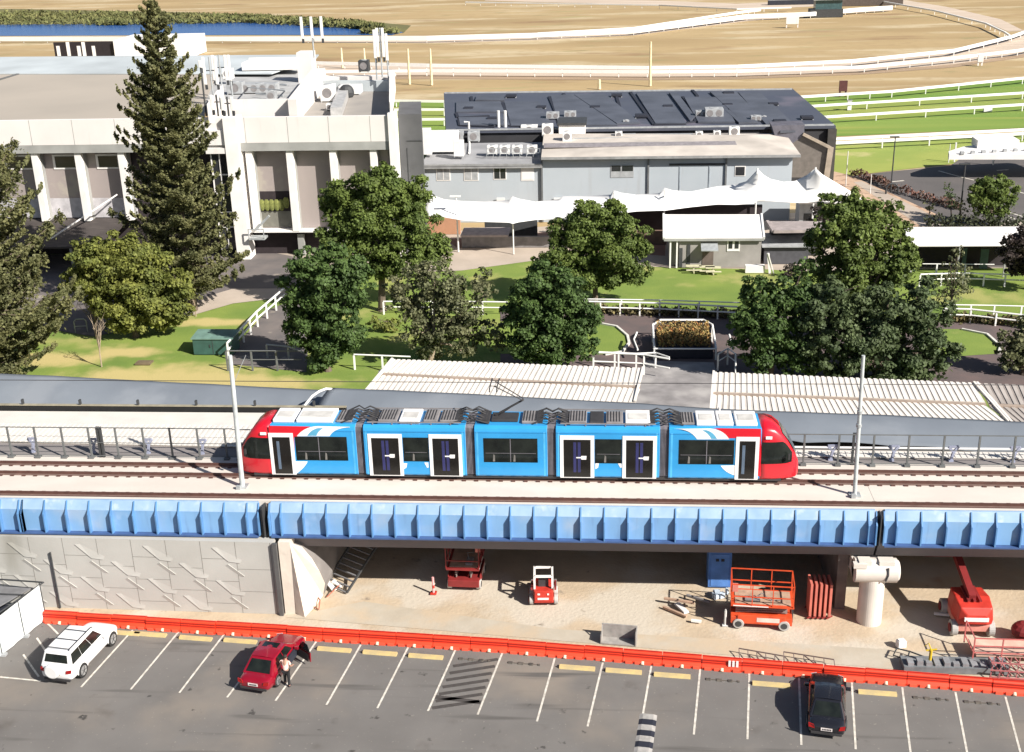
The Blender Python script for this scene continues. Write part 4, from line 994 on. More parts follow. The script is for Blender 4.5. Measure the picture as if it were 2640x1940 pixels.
# right roof: hipped, eave overhangs
ev, zr0 = YS-.9, zr_+.12
rg_l, rg_r = G(1402,345,zr_+.9), G(1925,350,zr_+1.1)
E0, E1 = S_(1400,395), S_(2062,392)
b = MB()
b.add([(xb-.1,ev,zr0),(E1.x,ev,zr0),(rg_r.x,rg_r.y,rg_r.z),(rg_l.x,rg_l.y,rg_l.z),(E1.x,YS+13,zr0),(xb-.1,YS+13,zr0)], [(0,1,2,3),(1,4,2),(4,5,3,2),(5,0,3)])
b.build('hip_roof', m_hip, sh, world=True)
b = MB(); b.box((xb-.1,ev-.12,zr0-.28), (E1.x,ev,zr0+.02)); b.build('eave_gutter', m_gut, sh, world=True)
b = MB(); b.box((xb-.08,ev+.02,zr0-.3), (E1.x-.2,YS-.11,zr0-.02)); b.build('soffit', mat('soffit_dark', (.12,.115,.115), .8), sh, world=True)
b = MB(); p = [G(x,y,z_) for x,y,z_ in ((1402,382,zr0+.42),(1900,376,zr0+.42),(1895,366,zr0+.62),(1402,372,zr0+.56))]
b.prism(p, (0,0,.10)); b.build('roof_flashing', mat('flashing_mauve', (.24,.22,.23), .8), sh, world=True)
for px0, px1, y0, y1, m_ in ((1128,1158,432,464,m_unitg),(1199,1231,432,464,m_unitg),(1275,1303,431,461,m_win),(1346,1374,432,464,m_white)):
    a, c = S_(px0,y1), S_(px1,y0); b = MB(); b.box((a.x-.12,YS-.05,a.z-.12), (c.x+.12,YS-.001,c.z+.1)); fo = b.build('window_frame', m_white, sh, world=True)
    b = MB(); b.box((a.x,YS-.08,a.z), (c.x,YS-.052,c.z)); b.build('window', m_, fo, world=True)
    b = MB()
    if m_ is not m_white: b.box(((a.x+c.x)/2-.03,YS-.1,a.z), ((a.x+c.x)/2+.03,YS-.081,c.z)); b.build('mullion', m_unit if m_ is m_win else m_white, fo, world=True)
a, c = S_(1574,458), S_(1634,426); b = MB(); b.box((a.x,YS-.15,a.z), (c.x,YS-.101,c.z)); fo = b.build('window_frame', m_unitg, sh, world=True)
for s0, s1 in ((1577,1600),(1604,1632)):
    b = MB(); b.box((S_(s0,440).x,YS-.18,S_(1600,441).z), (S_(s1,440).x,YS-.151,S_(1600,427).z)); b.build('window', m_win, fo, world=True)
a, c = S_(1896,452), S_(1920,430); b = MB(); b.box((a.x-.1,YS-.15,a.z-.1), (c.x+.1,YS-.101,c.z+.1)); fo = b.build('window_frame', m_white, sh, world=True)
b = MB(); b.box((a.x,YS-.18,a.z), (c.x,YS-.151,c.z)); b.build('window', m_win, fo, world=True)
for px in (1398,1671,1870):
    x = S_(px,480).x; b = MB(); b.box((x-.10,YS-.3,0), (x+.10,YS-.101,zr_-.2)); b.build('downpipe', mat('downpipe_grey', (.16,.165,.17), .6), sh, world=True)
b = MB(); b.box((S_(1725,425).x,YS-.2,S_(1800,426).z), (S_(1868,425).x,YS-.101,S_(1800,421).z)); b.build('sliding_door_track', m_dark, sh, world=True)
for px in (1752,1828): b = MB(); x = S_(px,460).x; b.box((x-.06,YS-.16,3.2), (x+.06,YS-.101,S_(1800,428).z)); b.build('door_seam', mat('seam_grey', (.30,.34,.38), .7), sh, world=True)
b = MB(); b.box((S_(1430,515).x,YS-.25,S_(1500,516).z),(S_(1720,515).x,YS-.101,S_(1500,512).z)); b.build('conduit', m_unitg, sh, world=True)
for px, py in ((1293,512),(1440,512),(1480,512)):
    p = S_(px,py); b = MB(); b.box((p.x-.55,YS-.5,p.z-.3), (p.x+.45,YS-.26,p.z+.15)); b.build('wall_box', m_unit, sh, world=True)
# pavement level features in front of the shed (below the sails)
zq = zl+.5
i = 0
for px, py, w, d, h, m_, lb in [(1100,400,1.3,1,3.3,m_unit,'tall white flue box at the left end of the pale blue shed roof'),(1142,392,4.0,1.6,2.6,m_unit,'large white plant cabinet on the left roof of the pale blue shed'),
        (1180,365,1.6,1.2,1.3,m_unitg,'grey unit behind the white plant cabinet'),(1184,404,1.2,1,2.0,m_unit,'slim white unit in front of the grey one'),(1222,365,1.5,1.2,1.3,m_unitg,'grey cube unit left of the twin white flues'),
        (1238,352,1.1,.8,.9,m_unit,'first small white condenser in the rear row'),(1262,352,1.1,.8,.9,m_unit,'second small white condenser in the rear row'),(1327,352,1.2,.8,1.0,m_unit,'third small white condenser in the rear row, right of the flues'),
        (1365,352,2.2,1.2,1.5,m_unit,'wide white condenser near the middle of the rear row'),(1412,352,1.4,1,1.6,m_unit,'white condenser at the right end of the rear row'),
        (1462,366,1.1,1,1.3,m_unit,'white vent box in front of the white stair housing'),(1595,358,.9,.8,.9,m_unit,'small white vent on the middle of the long shed roof'),
        (1802,356,.9,.8,.8,m_unit,'left of the two small vents near the hip end'),(1848,354,.9,.8,.8,m_unit,'right of the two small vents near the hip end'),(1892,352,1.3,1,1.2,m_unit,'white roof cowl beside the peach hip of the shed')]:
    ac(px, py, zq if px < 1400 else zq+1.0, w, d, h, lb, m_, grille=(h < 2))
for k, px in enumerate((1270,1302,1334,1372)):
    ac(px, 398, zq, 1.25, 1.0, .1+1.0, ['leftmost','second','third','rightmost'][k]+' of four white fan units on the front rack of the shed roof')
    p = G(px, 398, zq)
b = MB(); p0, p1 = G(1255,405,zq), G(1392,405,zq)
n = 9
for k in range(n):
    q = p0.lerp(p1, k/(n-1)); b.bar(q, q+Vector((0,0,1.0)), .06)
b.bar(p0+Vector((0,0,1)), p1+Vector((0,0,1)), .07); b.bar(p0+Vector((0,0,.5)), p1+Vector((0,0,.5)), .05)
o = rebase(b.build('roof_guard_rail', m_galv)); tag(o, 'grey guard rail in front of the fan units on the shed roof', 'rail')
t = thing('twin_flue', 'twin white flues rising from the shed roof', 'flue', G(1295,352,zq))
for dx in (-.45,.45):
    b = MB(); b.tube([(dx,0,0),(dx,0,3.4)], .20, 10); b.build('pipe', m_unit, t)
b = MB(); p = G(1210,395,zq); q = G(1210,358,zq); b.tube([p, q, q+Vector((0,0,2.2)), q+Vector((-.6,0,2.2))], .14, 8); o = rebase(b.build('vent_pipe', m_unit)); tag(o, 'white bent vent pipe on the left shed roof', 'pipe')
t = thing('stair_housing', 'white box housing with dark flat top between the pale shed and the black roof', 'housing', G(1474,352,8))
a, c = D(1441,350,157), D(1508,323,157)
b = MB(); b.box((a.x,157,8), (c.x,161,c.z)); b.build('wall', m_white, t, world=True)
b = MB(); b.box((a.x-.2,156.8,c.z+.003), (c.x+.2,161.3,c.z+.3)); b.build('roof', m_dark, t, world=True)
for k, (px0, px1) in enumerate(((1480,1640),(1645,1790))):
    b = MB(); a, c = G(px0,362,zq+1.1), G(px1,360,zq+1.1); b.box((a.x,a.y,a.z-.1), (c.x,a.y+3.5,a.z+.15)); b.box((a.x-.1,a.y-.12,a.z-.1),(c.x+.1,a.y-.003,a.z+.3))
    o = rebase(b.build('skylight_strip', m_unitg)); tag(o, ('left' if k == 0 else 'right')+' grey roof skylight strip on the long shed', 'skylight')

# ================================================================ BLACK ROOFED HALL
m_bl = mat('blue_black_roof', (0.078,0.085,0.108), .55, scale=.12, col2=(0.065,0.072,0.10), detail=7, spec=.4)
mix_in(m_bl, (0.13,0.12,0.15), .1, .56, .7)
m_bl2 = mat('blue_black_panel', (0.088,0.095,0.118), .55, scale=.3, spec=.4)
m_blk = mat('near_black', (0.018,0.020,0.032), .7)
hl = thing('black_hall', 'large hall with blue-black flat roof covered in panels and roof units', 'building', (2,150,0))
zh = 8.65
A, B_, C_, D_ = G(1144,240,zh), G(2042,228,zh), G(2155,325,zh), G(1150,338,zh)
b = MB(); b.prism([A, B_, C_, D_], (0,0,-.35)); b.build('roof', m_bl, hl, world=True)
b = MB(); b.add([(D_.x,D_.y+.3,0),(C_.x,C_.y+.3,0),(C_.x,C_.y+.3,zh-.36),(D_.x,D_.y+.3,zh-.36),(A.x,A.y,0),(A.x,A.y,zh-.36),(B_.x,B_.y,0),(B_.x,B_.y,zh-.36)], [(0,1,2,3),(0,4,5,3),(1,6,7,2),(4,6,7,5)])
b.build('wall', mat('black_wall', (.035,.035,.04), .8, scale=.3), hl, world=True)
b = MB(); e = C_; b.box((e.x-1.0,e.y-.4,0), (e.x+.1,e.y+.28,zh-.38)); b.build('corner_pier', mat('corner_charcoal', (.06,.055,.05), .8), hl, world=True)
b = MB(); q = [G(x,y,zh) for x,y in ((2068,350),(2140,384))]
b.prism([D(2040,350,156),D(2072,348,156),D(2140,384,156),D(2140,440,156),D(2110,458,156),D(2040,458,156)], (0,.3,0)); b.build('side_bay', mat('taupe_dark', (.15,.13,.115), .85), hl, world=True)
b = MB(); b.bar(D(2070,346,155.7), D(2142,382,155.7), .35); b.bar(D(2142,380,155.7), D(2130,462,155.7), .7, .3); b.build('bay_edge', mat('edge_tan', (.34,.28,.22), .8), hl, world=True)
b = MB(); b.prism([D(1990,325,155.9),D(2075,322,155.9),D(2070,352,155.9),D(2040,372,155.9),D(1998,352,155.9)], (0,3,0)); b.build('bulkhead', mat('bulk_mauve', (.12,.115,.14), .7), hl, world=True)
# raised panels (lifted 25 cm, dark gap on their left)
panels = [((1300,262),(1388,262),(1424,324),(1318,324)),((1420,246),(1480,243),(1592,322),(1440,322)),((1176,262),(1290,262),(1300,288),(1176,288)),((1182,302),(1308,302),(1314,322),(1186,322)),
          ((1640,240),(1715,238),(1770,318),(1690,318)),((1480,244),(1560,242),(1650,316),(1590,318)),((1765,252),(1860,250),(1895,314),(1800,314)),((1905,240),(1960,238),(2045,318),(1975,320)),
          ((1870,284),(1895,282),(1955,314),(1905,316)),((1830,236),(1898,236),(1960,300),(1900,300)),((1725,238),(1745,238),(1792,300),(1780,312)),((1985,322),(2070,318),(2074,336),(2012,338)),((1230,246),(1300,245),(1300,258),(1225,258))]
for kq, q in enumerate(panels):
    pts = [G(x, y, zh+.18+.012*kq) for x, y in q]; b = MB(); b.prism(pts, (0,0,-.17-.012*kq+.003*(kq+1))); b.build('roof_panel', m_bl2, hl, world=True)
b = MB()
for l in (((1215,250),(1218,270)),((1176,292),(1180,303)),((1180,303),(1262,299)),((1182,308),(1186,324)),((1186,324),(1275,328)),((1296,266),(1315,325)),((1416,250),(1446,322)),((1424,326),(1316,326)),((1625,238),(1686,322)),((1686,322),(1768,320)),
          ((1760,250),(1796,290)),((1796,290),(1792,314)),((1792,314),(1760,318)),((1900,240),(1965,300)),((1870,286),(1905,318)),((1975,305),(2014,336)),((2014,336),(2072,330)),((1785,232),(1798,248)),((1452,242),(1458,248)),((1590,250),(1600,285)),((1680,245),(1700,280))):
    b.bar(G(*l[0],zh+.09), G(*l[1],zh+.09), .42, .16)
b.build('roof_duct', m_blk, hl, world=True)
b = MB(); b.bar(G(1150,336,zh+.1), G(2150,322,zh+.1), .2, .2); b.bar(G(1146,240,zh+.1), G(2042,230,zh+.1), .2, .2); b.build('roof_edge', m_unitg, hl, world=True)
for k, (px, py, s, dk_) in enumerate([(1208,283,1,1),(1318,252,1.2,1),(1396,280,1,1),(1535,280,1,1),(1590,250,1.2,1),(1722,278,1,1),(1878,245,1.2,1),(1876,274,1,1),(1994,272,1,1),(2080,308,1.2,1),
        (1425,307,1.3,0),(1470,303,1.2,0),(1808,302,1.2,0),(1840,303,1.8,0),(1614,318,.6,0),(1654,304,1.3,1),(1948,312,1.0,0),(1969,306,.5,0),(1270,310,1.1,1),(2010,318,1.2,1)]):
    names = ['below the left corner','on the second panel','beside the first long duct','on the third panel','near the rear edge in the middle','on the fourth panel','near the rear edge on the right','below it on the right','on the right-hand long panel','at the right edge',
             'grey pair, first','grey pair, second','left of two large grey ones','right of two large grey ones','slim white post-like','wide low dark','small pale','slim pale','near the front left','near the bulkhead']
    ac(px, py, zh, 1.35*s, 1.1*s, (.36 if dk_ else .7)*s, 'roof unit on the black hall, '+names[k], m_blk if dk_ else m_unitg, 'roof unit', 'roof_unit', grille=not dk_)
# ================================================================ SHADE SAILS
m_sailw = mat('sail_white', (0.82,0.81,0.80), .75, var=.03, scale=.4)
def sail(name, top, bot, label, peaks=()):
    "sheet between an upper and a lower edge, points are survey px with height"
    t = thing(name, label, 'shade sail', G(bot[0][0], bot[0][1], bot[0][2]))
    rows = []; n = 8
    T_ = [G(*p) for p in top]; B = [G(*p) for p in bot]
    for a, c in zip(T_, B):
        row = []
        for q in range(n+1):
            v = q/n; p = a.lerp(c, v); p.z -= .35*math.sin(PI*v); row.append(tuple(p))
        rows.append(row)
    mb = MB(); mb.loft(rows, close=False, caps=False); o = mb.build('fabric', m_sailw, t, world=True, smooth=True)
    s = o.modifiers.new('thick', 'SOLIDIFY'); s.thickness = .04
    return t
def curve(pts, n=5):
    out = []
    for p, q in zip(pts, pts[1:]):
        for k in range(n): out.append(tuple(p[i]+(q[i]-p[i])*k/n for i in range(3)))
    out.append(pts[-1]); return out
topE = [(1092,492,6.0),(1115,504,5.7),(1145,515,5.4),(1190,524,5.2),(1250,526,5.2),(1312,522,5.4),(1322,512,5.9),(1336,518,5.6),(1380,526,5.2),(1440,520,5.2),(1452,512,5.6),(1500,512,5.4),(1575,508,5.4),(1583,496,6.0),(1600,503,5.7),(1640,508,5.3),(1700,504,5.3),(1714,490,6.0),(1735,497,5.7),(1780,500,5.4),(1850,486,5.6),(1895,482,5.7),(1925,468,6.4),(1942,450,7.2),(1953,436,8.0),(1966,450,7.3),(1985,462,6.6),(2020,470,6.1),(2050,467,6.2),(2080,452,6.8),(2103,434,7.9),(2120,450,7.2),(2150,468,6.3),(2190,492,5.2),(2222,512,4.4)]
botE = [(1092,556,4.2),(1115,557,4.2),(1145,558,4.2),(1190,561,4.1),(1250,565,4.0),(1312,567,3.9),(1322,570,3.8),(1336,566,3.9),(1380,560,4.0),(1440,556,4.1),(1452,556,4.1),(1500,556,4.1),(1575,546,4.2),(1583,545,4.2),(1600,543,4.2),(1640,538,4.3),(1700,536,4.2),(1714,536,4.2),(1735,533,4.2),(1780,527,4.2),(1850,520,4.2),(1895,521,4.2),(1925,519,4.2),(1942,518,4.2),(1953,517,4.2),(1966,517,4.2),(1985,517,4.2),(2020,519,4.1),(2050,521,4.0),(2080,521,4.0),(2103,518,4.0),(2120,516,4.0),(2150,515,4.0),(2190,514,4.1),(2222,514,4.3)]
topE = [(x, y-(5 if 1150 < x < 1900 else 0), z) for x, y, z in topE]; botE = [(x, y+(8 if 1150 < x < 1950 else 3), z) for x, y, z in botE]
sail('shade_sail', topE, botE, 'long white tensile shade sail with peaks in front of the pale blue shed')
for i, (px, py, z, py0, z0, r, lb) in enumerate([(1953,434,8.0,520,0,.10,'under the left tall peak of the shade sail'),(2103,432,7.9,520,0,.10,'under the right tall peak of the shade sail'),(1322,570,3.8,0,0,.08,'at the low point of the sail, left of the round tree'),
        (2222,512,4.3,0,0,.09,'at the right tip of the shade sail'),(1714,490,6.0,0,0,.09,'under the small sail peak above the kiosk'),(1583,496,6.0,0,0,.09,'under the small sail peak above the round tree')]):
    p = G(px, py, z); b = MB(); b.tube([(p.x,p.y,0),(p.x,p.y,z)], r, 8); o = rebase(b.build('sail_post', m_unit)); tag(o, 'white post '+lb, 'post', 'posts holding the shade sail')
# light poles
def pole(name, base, topy, label, r=.09, m=None, head=None, cat='lamp post', lean=0):
    g = G(*base); tp = D(base[0]+lean, topy, g.y); t = thing(name, label, cat, g)
    b = MB(); b.tube([g, (g.x,g.y,tp.z)], [r, r*.7], 8); b.build('pole', m or m_pole, t, world=True)
    if head: b = MB(); b.box((g.x-.7,g.y-.15,tp.z), (g.x+.5,g.y+.15,tp.z+.14)); b.build('lamp_head', m or m_pole, t, world=True)
    return t
pole('lamp_post', (1182,650), 508, 'thin pale lamp post in front of the left half of the shade sails', .10, m_unit, True)
pole('lamp_post', (1871,560), 470, 'pale post just above the kiosk roof', .12, m_unit)
pole('lamp_post', (2296,495), 355, 'tall dark lamp post at the near edge of the far car park', .10, m_dark, True)
pole('lamp_post', (2472,580), 425, 'dark lamp post beside the small tree by the far car park', .11, m_dark, True)
pole('flag_pole', (2180,480), 390, 'pale pole beside the black hall', .07, m_unit, False)
pole('flag_pole', (2243,500), 450, 'short pale pole on the garden bed', .06, m_unit, False)
pole('marquee_pole', (2445,420), 372, 'curved-top pole at the left end of the far marquee', .08, m_unit, False)
m_goal = mat('goal_yellow', (0.75,0.62,0.40), .6)
for i, (x, y, ty, lb) in enumerate([(883,175,124,'shorter yellow-white goal post, leftmost'),(941,170,125,'shorter yellow-white goal post, second from the left'),(1056,218,126,'tall yellow-white goal post left of the black hall'),(1113,220,126,'tall yellow-white goal post nearest the black hall'),(1676,222,108,'tall yellow-white post standing alone behind the black hall')]):
    pole('goal_post', (x, y), ty, lb, .30, m_goal, False, 'goal post')
pole('winning_post', (1545,230), 205, 'short pale post behind the roof of the black hall', .35, m_goal, False, 'post')

# under the sails: planter walls, tank, low walls
m_terra = mat('terracotta_wall', (.42,.22,.13), .85, scale=.4)
t = thing('terracotta_wall', 'low orange wall beneath the left end of the shade sail', 'wall', G(1130,590))
b = MB(); a, c = D(1070,590,140), D(1185,562,140); b.box((a.x,140,0), (c.x,140.6,a.z+1.2)); b.build('wall', m_terra, t, world=True)
t = thing('court_wall', 'dark grey court wall below the shade sail with pale coping', 'wall', G(1250,620))
b = MB(); a, c = D(1190,622,134), D(1470,590,134); b.box((a.x,134,0), (c.x,134.4,1.25)); b.build('wall', m_tgrey, t, world=True)
b = MB(); b.box((a.x-.1,133.9,1.253), (D(1310,600,134).x,137.5,1.45)); b.build('coping', mat('mauve_coping', (.42,.36,.35), .8), t, world=True)
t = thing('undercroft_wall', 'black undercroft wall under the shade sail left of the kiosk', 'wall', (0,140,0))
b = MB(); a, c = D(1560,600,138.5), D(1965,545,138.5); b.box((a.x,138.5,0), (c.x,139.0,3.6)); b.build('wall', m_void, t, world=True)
b = MB(); b.box((D(1250,600,139).x,139,0), (D(1385,580,139).x,139.4,2.4)); o = rebase(b.build('dark_shutter', m_dark)); tag(o, 'dark shutter wall below the sail near the lamp post', 'shutter')
b = MB(); b.box((D(1500,600,135).x,135,0), (D(1722,580,135).x,135.4,1.6)); o = rebase(b.build('brick_wall', mat('brown_wall', (.20,.13,.10), .9))); tag(o, 'brown wall between the round tree and the kiosk', 'wall')
for px0, px1, y0, y1, Yv, lb in ((2060,2160,520,565,141,'grey cabin under the right end of the shade sail'),(2105,2168,505,560,146,'pale cabin right of the grey one beneath the sail')):
    a, c = D(px0,y1,Yv), D(px1,y0,Yv); t = thing('cabin', lb, 'cabin', (a.x,Yv,0))
    b = MB(); b.box((a.x,Yv,0), (c.x,Yv+3,c.z)); b.build('wall', m_unitg if px0 < 2100 else m_pale, t, world=True)
    b = MB(); b.box((a.x-.3,Yv-1.2,c.z+.003), (c.x+.3,Yv+3.2,c.z+.18)); b.build('roof', m_white, t, world=True)
    b = MB(); b.box((a.x+.5,Yv-.05,0.1), (a.x+1.5,Yv-.001,2.0)); b.build('door', m_dark, t, world=True)

# ================================================================ KIOSK
yk = 125.8
K_ = lambda x, y: D(x, y, yk)
kx0, kx1 = K_(1722,650).x, K_(1962,650).x
t = thing('kiosk', 'small grey kiosk with plain white skillion roof', 'kiosk', ((kx0+kx1)/2, yk, 0))
ze = K_(1800,616).z
r0 = [K_(1714,614), K_(1966,614), G(1962,556,ze+1.3), G(1712,556,ze+1.3)]
b = MB(); b.prism([r0[0]+Vector((0,-.3,0)), r0[1]+Vector((0,-.3,0)), r0[2], r0[3]], (0,0,.12)); b.build('roof', m_white, t, world=True)
b = MB(); b.box((r0[0].x-.1,r0[0].y-.42,ze-.15), (r0[1].x+.1,r0[0].y-.31,ze+.1)); b.build('gutter', m_band, t, world=True)
b = MB(); b.box((kx0+1.2,yk,0), (kx1,yk+8,ze-.01)); b.box((kx0+.2,yk+.8,0),(kx0+1.19,yk+8,ze-.01)); b.build('wall', mat('kiosk_grey', (.30,.28,.265), .85, scale=.5), t, world=True)
b = MB(); b.bar((r0[0].x-.12,r0[0].y-.3,ze+.1), r0[3]+Vector((-.05,0,.12)), .2, .3); b.build('barge_board', m_unit, t, world=True); b = MB(); b.bar((r0[1].x+.12,r0[1].y-.3,ze+.1), r0[2]+Vector((.05,0,.12)), .2, .3); b.build('barge_board', m_unit, t, world=True)
for px in (1728,1745): b = MB(); x = K_(px,650).x; b.box((x-.08,yk-.25,0), (x+.08,yk-.05,ze-.16)); b.build('post', m_white, t, world=True)
for px0, px1, y0, y1, m_, nm in ((1750,1760,640,680,m_dark,'door'),(1770,1780,632,682,m_dark,'door'),(1810,1840,640,682,mat('door_brown', (.13,.10,.085), .7),'door')):
    a, c = K_(px0,y1), K_(px1,y0); b = MB(); b.box((a.x,yk-.06,.05), (c.x,yk-.003,c.z)); b.build(nm, m_, t, world=True)
a, c = K_(1806,640), K_(1850,628); b = MB(); b.prism([(a.x,yk-1.3,a.z),(c.x,yk-1.3,a.z),(c.x,yk-.05,a.z+.5),(a.x,yk-.05,a.z+.5)], (0,0,.08)); b.build('door_hood', m_galv, t, world=True)
a, c = K_(1874,648), K_(1908,620); b = MB(); b.box((a.x,yk-.07,a.z), (c.x,yk-.003,c.z)); fo = b.build('window_frame', m_white, t, world=True)
for s0, s1 in ((1878,1888),(1894,1904)):
    b = MB(); b.box((K_(s0,640).x,yk-.10,a.z+.3), (K_(s1,640).x,yk-.072,c.z-.1)); b.build('window', m_win, fo, world=True)
# dark annexe
t = thing('dark_annexe', 'dark shed annexe with grey flat roof right of the kiosk', 'shed', (17,128,0))
a, c = D(1966,692,127), D(2085,636,127)
b = MB(); b.box((a.x+.1,127,0), (c.x,131,c.z)); b.build('wall', mat('annexe_dark', (.07,.07,.08), .8), t, world=True)
b = MB(); b.prism([(a.x-.2,126.6,c.z),(c.x+.2,126.6,c.z),(c.x+.2,131,c.z+.3),(a.x-.2,131,c.z+.3)], (0,0,.14)); b.build('roof', mat('annexe_roof', (.34,.35,.36), .8), t, world=True)
b = MB(); p = [G(x,y,3.6) for x,y in ((1978,574),(2120,574),(2120,598),(1994,600))]; b.prism(p, (0,0,.14)); b.bar(p[0]+Vector((0,0,.1)), p[3]+Vector((0,0,.1)), .3,.3); b.bar(p[3]+Vector((0,0,.1)), p[2]+Vector((0,0,.1)), .3,.3); b.build('rear_roof', mat('mauve_roof', (.33,.28,.27), .8), t, world=True)
b = MB(); p0, p2 = p[3], p[1]; b.box((p0.x+.2,131.2,0), (p2.x-.2,p2.y-.3,3.55)); b.build('rear_wall', m_dark, t, world=True)
# A-frame picnic sign and tables by the kiosk
b = MB(); g = G(1985,706); b.bar(g, g+Vector((-.3,0,2.2)), .25, .1); b.bar(g+Vector((.4,0,0)), g+Vector((-.3,0,2.2)), .25, .1); b.cbox((g.x-1.5,g.y+.6,0), (2.0,.7,.75))
o = rebase(b.build('white_play_frame', m_white)); tag(o, 'white A-shaped frame on the lawn at the corner of the kiosk', 'frame')
for k, (px, py) in enumerate(((1822,702),(1838,704),(1788,700))):
    g = G(px, py); b = MB(); b.cbox((g.x,g.y,.55),(1.6,.7,.08)); b.cbox((g.x,g.y,0),(.15,.5,.55)); b.cbox((g.x,g.y-.7,.3),(1.6,.3,.06)); b.cbox((g.x,g.y-.7,0),(.12,.2,.3)); b.cbox((g.x,g.y+.7,.3),(1.6,.3,.06)); b.cbox((g.x,g.y+.7,0),(.12,.2,.3))
    o = rebase(b.build('picnic_table', mat('table_cream', (.55,.52,.35), .8))); tag(o, ['middle','right','left'][k]+' of three cream picnic tables in front of the kiosk', 'table', 'picnic tables in front of the kiosk')
# ================================================================ WHITE AWNING (right)
ya = 122.0
a0, a1 = D(2345,636,ya).x, D(2700,636,ya).x
t = thing('pavilion', 'open pavilion with long white barrel awning at the right edge', 'pavilion', ((a0+a1)/2, ya, 0))
za = D(2450,634,ya).z
b = MB(); rows = []
for x in (a0, a1):
    rows.append([(x,ya,za),(x,ya+1.0,za+.45),(x,ya+2.4,za+.72),(x,ya+4.2,za+.85),(x,ya+4.2,za+.75),(x,ya+2.4,za+.62),(x,ya+1,za+.35),(x,ya+.02,za-.1)])
b.loft(rows); b.build('awning', m_white, t, world=True)
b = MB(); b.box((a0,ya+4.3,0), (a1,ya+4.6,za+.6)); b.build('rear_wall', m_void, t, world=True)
x = a0+.4
while x < a1:
    b = MB(); b.box((x-.08,ya+.1,0), (x+.08,ya+.25,za-.02)); b.build('post', m_band, t, world=True); x += 4.6
for q in (((a0+1.0,ya+2,0), (a0+1.3,ya+2.3,1.2)),((a0+8,ya+3,0),(a0+8.8,ya+3.1,2.1)),((a0+6.2,ya+3,0),(a0+6.6,ya+3.1,2.2))):
    b = MB(); b.box(*q); b.build('door_frame', mat('teal_frame', (.06,.10,.11), .7), t, world=True)

# ================================================================ RUNNING RAILS
m_rail = mat('rail_white', (0.80,0.79,0.76), .6, var=.03)
def rail_fence(name, label, px, z, h, step, r=.06, two=True, posts=True, cat='fence', m=None, group=None):
    pts = [G(x, y+20, z) for x, y in px]; h *= 1.1; t = thing(name, label, cat, pts[0], group=group)
    b = MB(); up = Vector((0,0,h)); b.tube([p+up for p in pts], r, 6); b.build('top_rail', m or m_rail, t, world=True)
    if two: b = MB(); b.tube([p+up*.55 for p in pts], r*.85, 6); b.build('lower_rail', m or m_rail, t, world=True)
    if posts:
        for p, q in zip(pts, pts[1:]):
            n = max(1, round((q-p).length/step))
            for k in range(n):
                c = p.lerp(q, k/n); b = MB(); b.box((c.x-.07,c.y-.07,z-.05), (c.x+.07,c.y+.07,h-r)); b.build('post', m or m_rail, t, world=True)
    return t
rail_fence('white_rail_fence', 'white two-rail fence along the far side of the parade ring, middle of the photo', [(1498,790),(1700,795),(1900,805)], 0, 1.15, 1.75, .085)
rail_fence('white_rail_fence', 'second white rail fence just behind the parade ring fence', [(1505,784),(1700,787),(1905,794)], 0, 1.15, 3.5, .06, two=False)
rail_fence('white_rail_fence', 'white rail fence seen through the olive tree', [(990,790),(1180,790),(1310,792)], 0, 1.15, 2.5, .07)
rail_fence('white_rail_fence', 'white rail fence on the far side of the parade ring at the right edge', [(2430,810),(2500,812),(2700,835)], 0, 1.15, 2.0, .085)
rail_fence('white_rail_fence', 'second white rail at the right edge behind the ring', [(2440,800),(2560,802),(2700,806)], 0, 1.15, 2.0, .06, two=False)
rail_fence('white_rail_fence', 'front white rail fence between the dark tree and the stable gate', [(1530,940),(1660,946),(1725,958)], 0, 1.6, 2.2, .08)
rail_fence('white_rail_fence', 'back white rail parallel to the front one near the gate', [(1530,925),(1640,930),(1690,928),(1725,940)], 0, 1.2, 2.2, .06, two=False)
rail_fence('white_rail_fence', 'white rail below the olive tree behind the stable roof', [(915,932),(1060,938)], 0, 1.2, 2.0, .07, two=False)
rail_fence('white_rail_fence', 'short white rail between planter and the big right tree', [(1850,935),(1875,920),(1895,935),(1895,965)], 0, 1.3, 2.0, .06)
rail_fence('lawn_rail_fence', 'white fence slanting down the lawn left of the dark trees', [(590,905),(665,822),(735,760)], 0, 1.3, 2.2, .10)
rail_fence('lawn_rail_fence', 'thin grey fence in the shade below the slanting white fence', [(588,935),(780,935)], 0, 1.6, 2.4, .05, m=m_fencepost)
rail_fence('lawn_rail_fence', 'grey rail along the shaded lawn under the dark trees', [(690,902),(745,908),(790,925)], 0, 1.1, 2.4, .07, m=m_galv, two=False)
rail_fence('white_rail_fence', 'white picket rails in front of the pavilion', [(2370,718),(2480,715),(2700,722)], 0, 1.1, 2.0, .08)
rail_fence('white_rail_fence', 'inner white rail below the pavilion awning', [(2340,690),(2560,692)], 0, 1.1, 2.6, .05, two=False)
def run_rail(label, px, h=.55, w=.35):
    pts = [G(x, y, 1.15) for x, y in px]; pts = [Vector((p.x,p.y,0)) for p in pts]; t = thing('running_rail', label, 'running rail', pts[0], group='white running rails of the racecourse')
    b = MB()
    out = []
    for i in range(len(pts)-1):
        for k in range(4): out.append(pts[i].lerp(pts[i+1], k/4))
    out.append(pts[-1])
    for p, q in zip(out, out[1:]): b.bar(p+Vector((0,0,1.15)), q+Vector((0,0,1.15)), w, h)
    b.build('rail', m_rail, t, world=True)
    n = 0; b = MB()
    for p, q in zip(out, out[1:]):
        m_ = max(1, int((q-p).length/6))
        for k in range(m_):
            c = p.lerp(q, k/m_); b.box((c.x-.08,c.y-.08,0), (c.x+.08,c.y+.08,1.0))
    tag(b.build('posts', m_rail, t, world=True), kind='stuff')
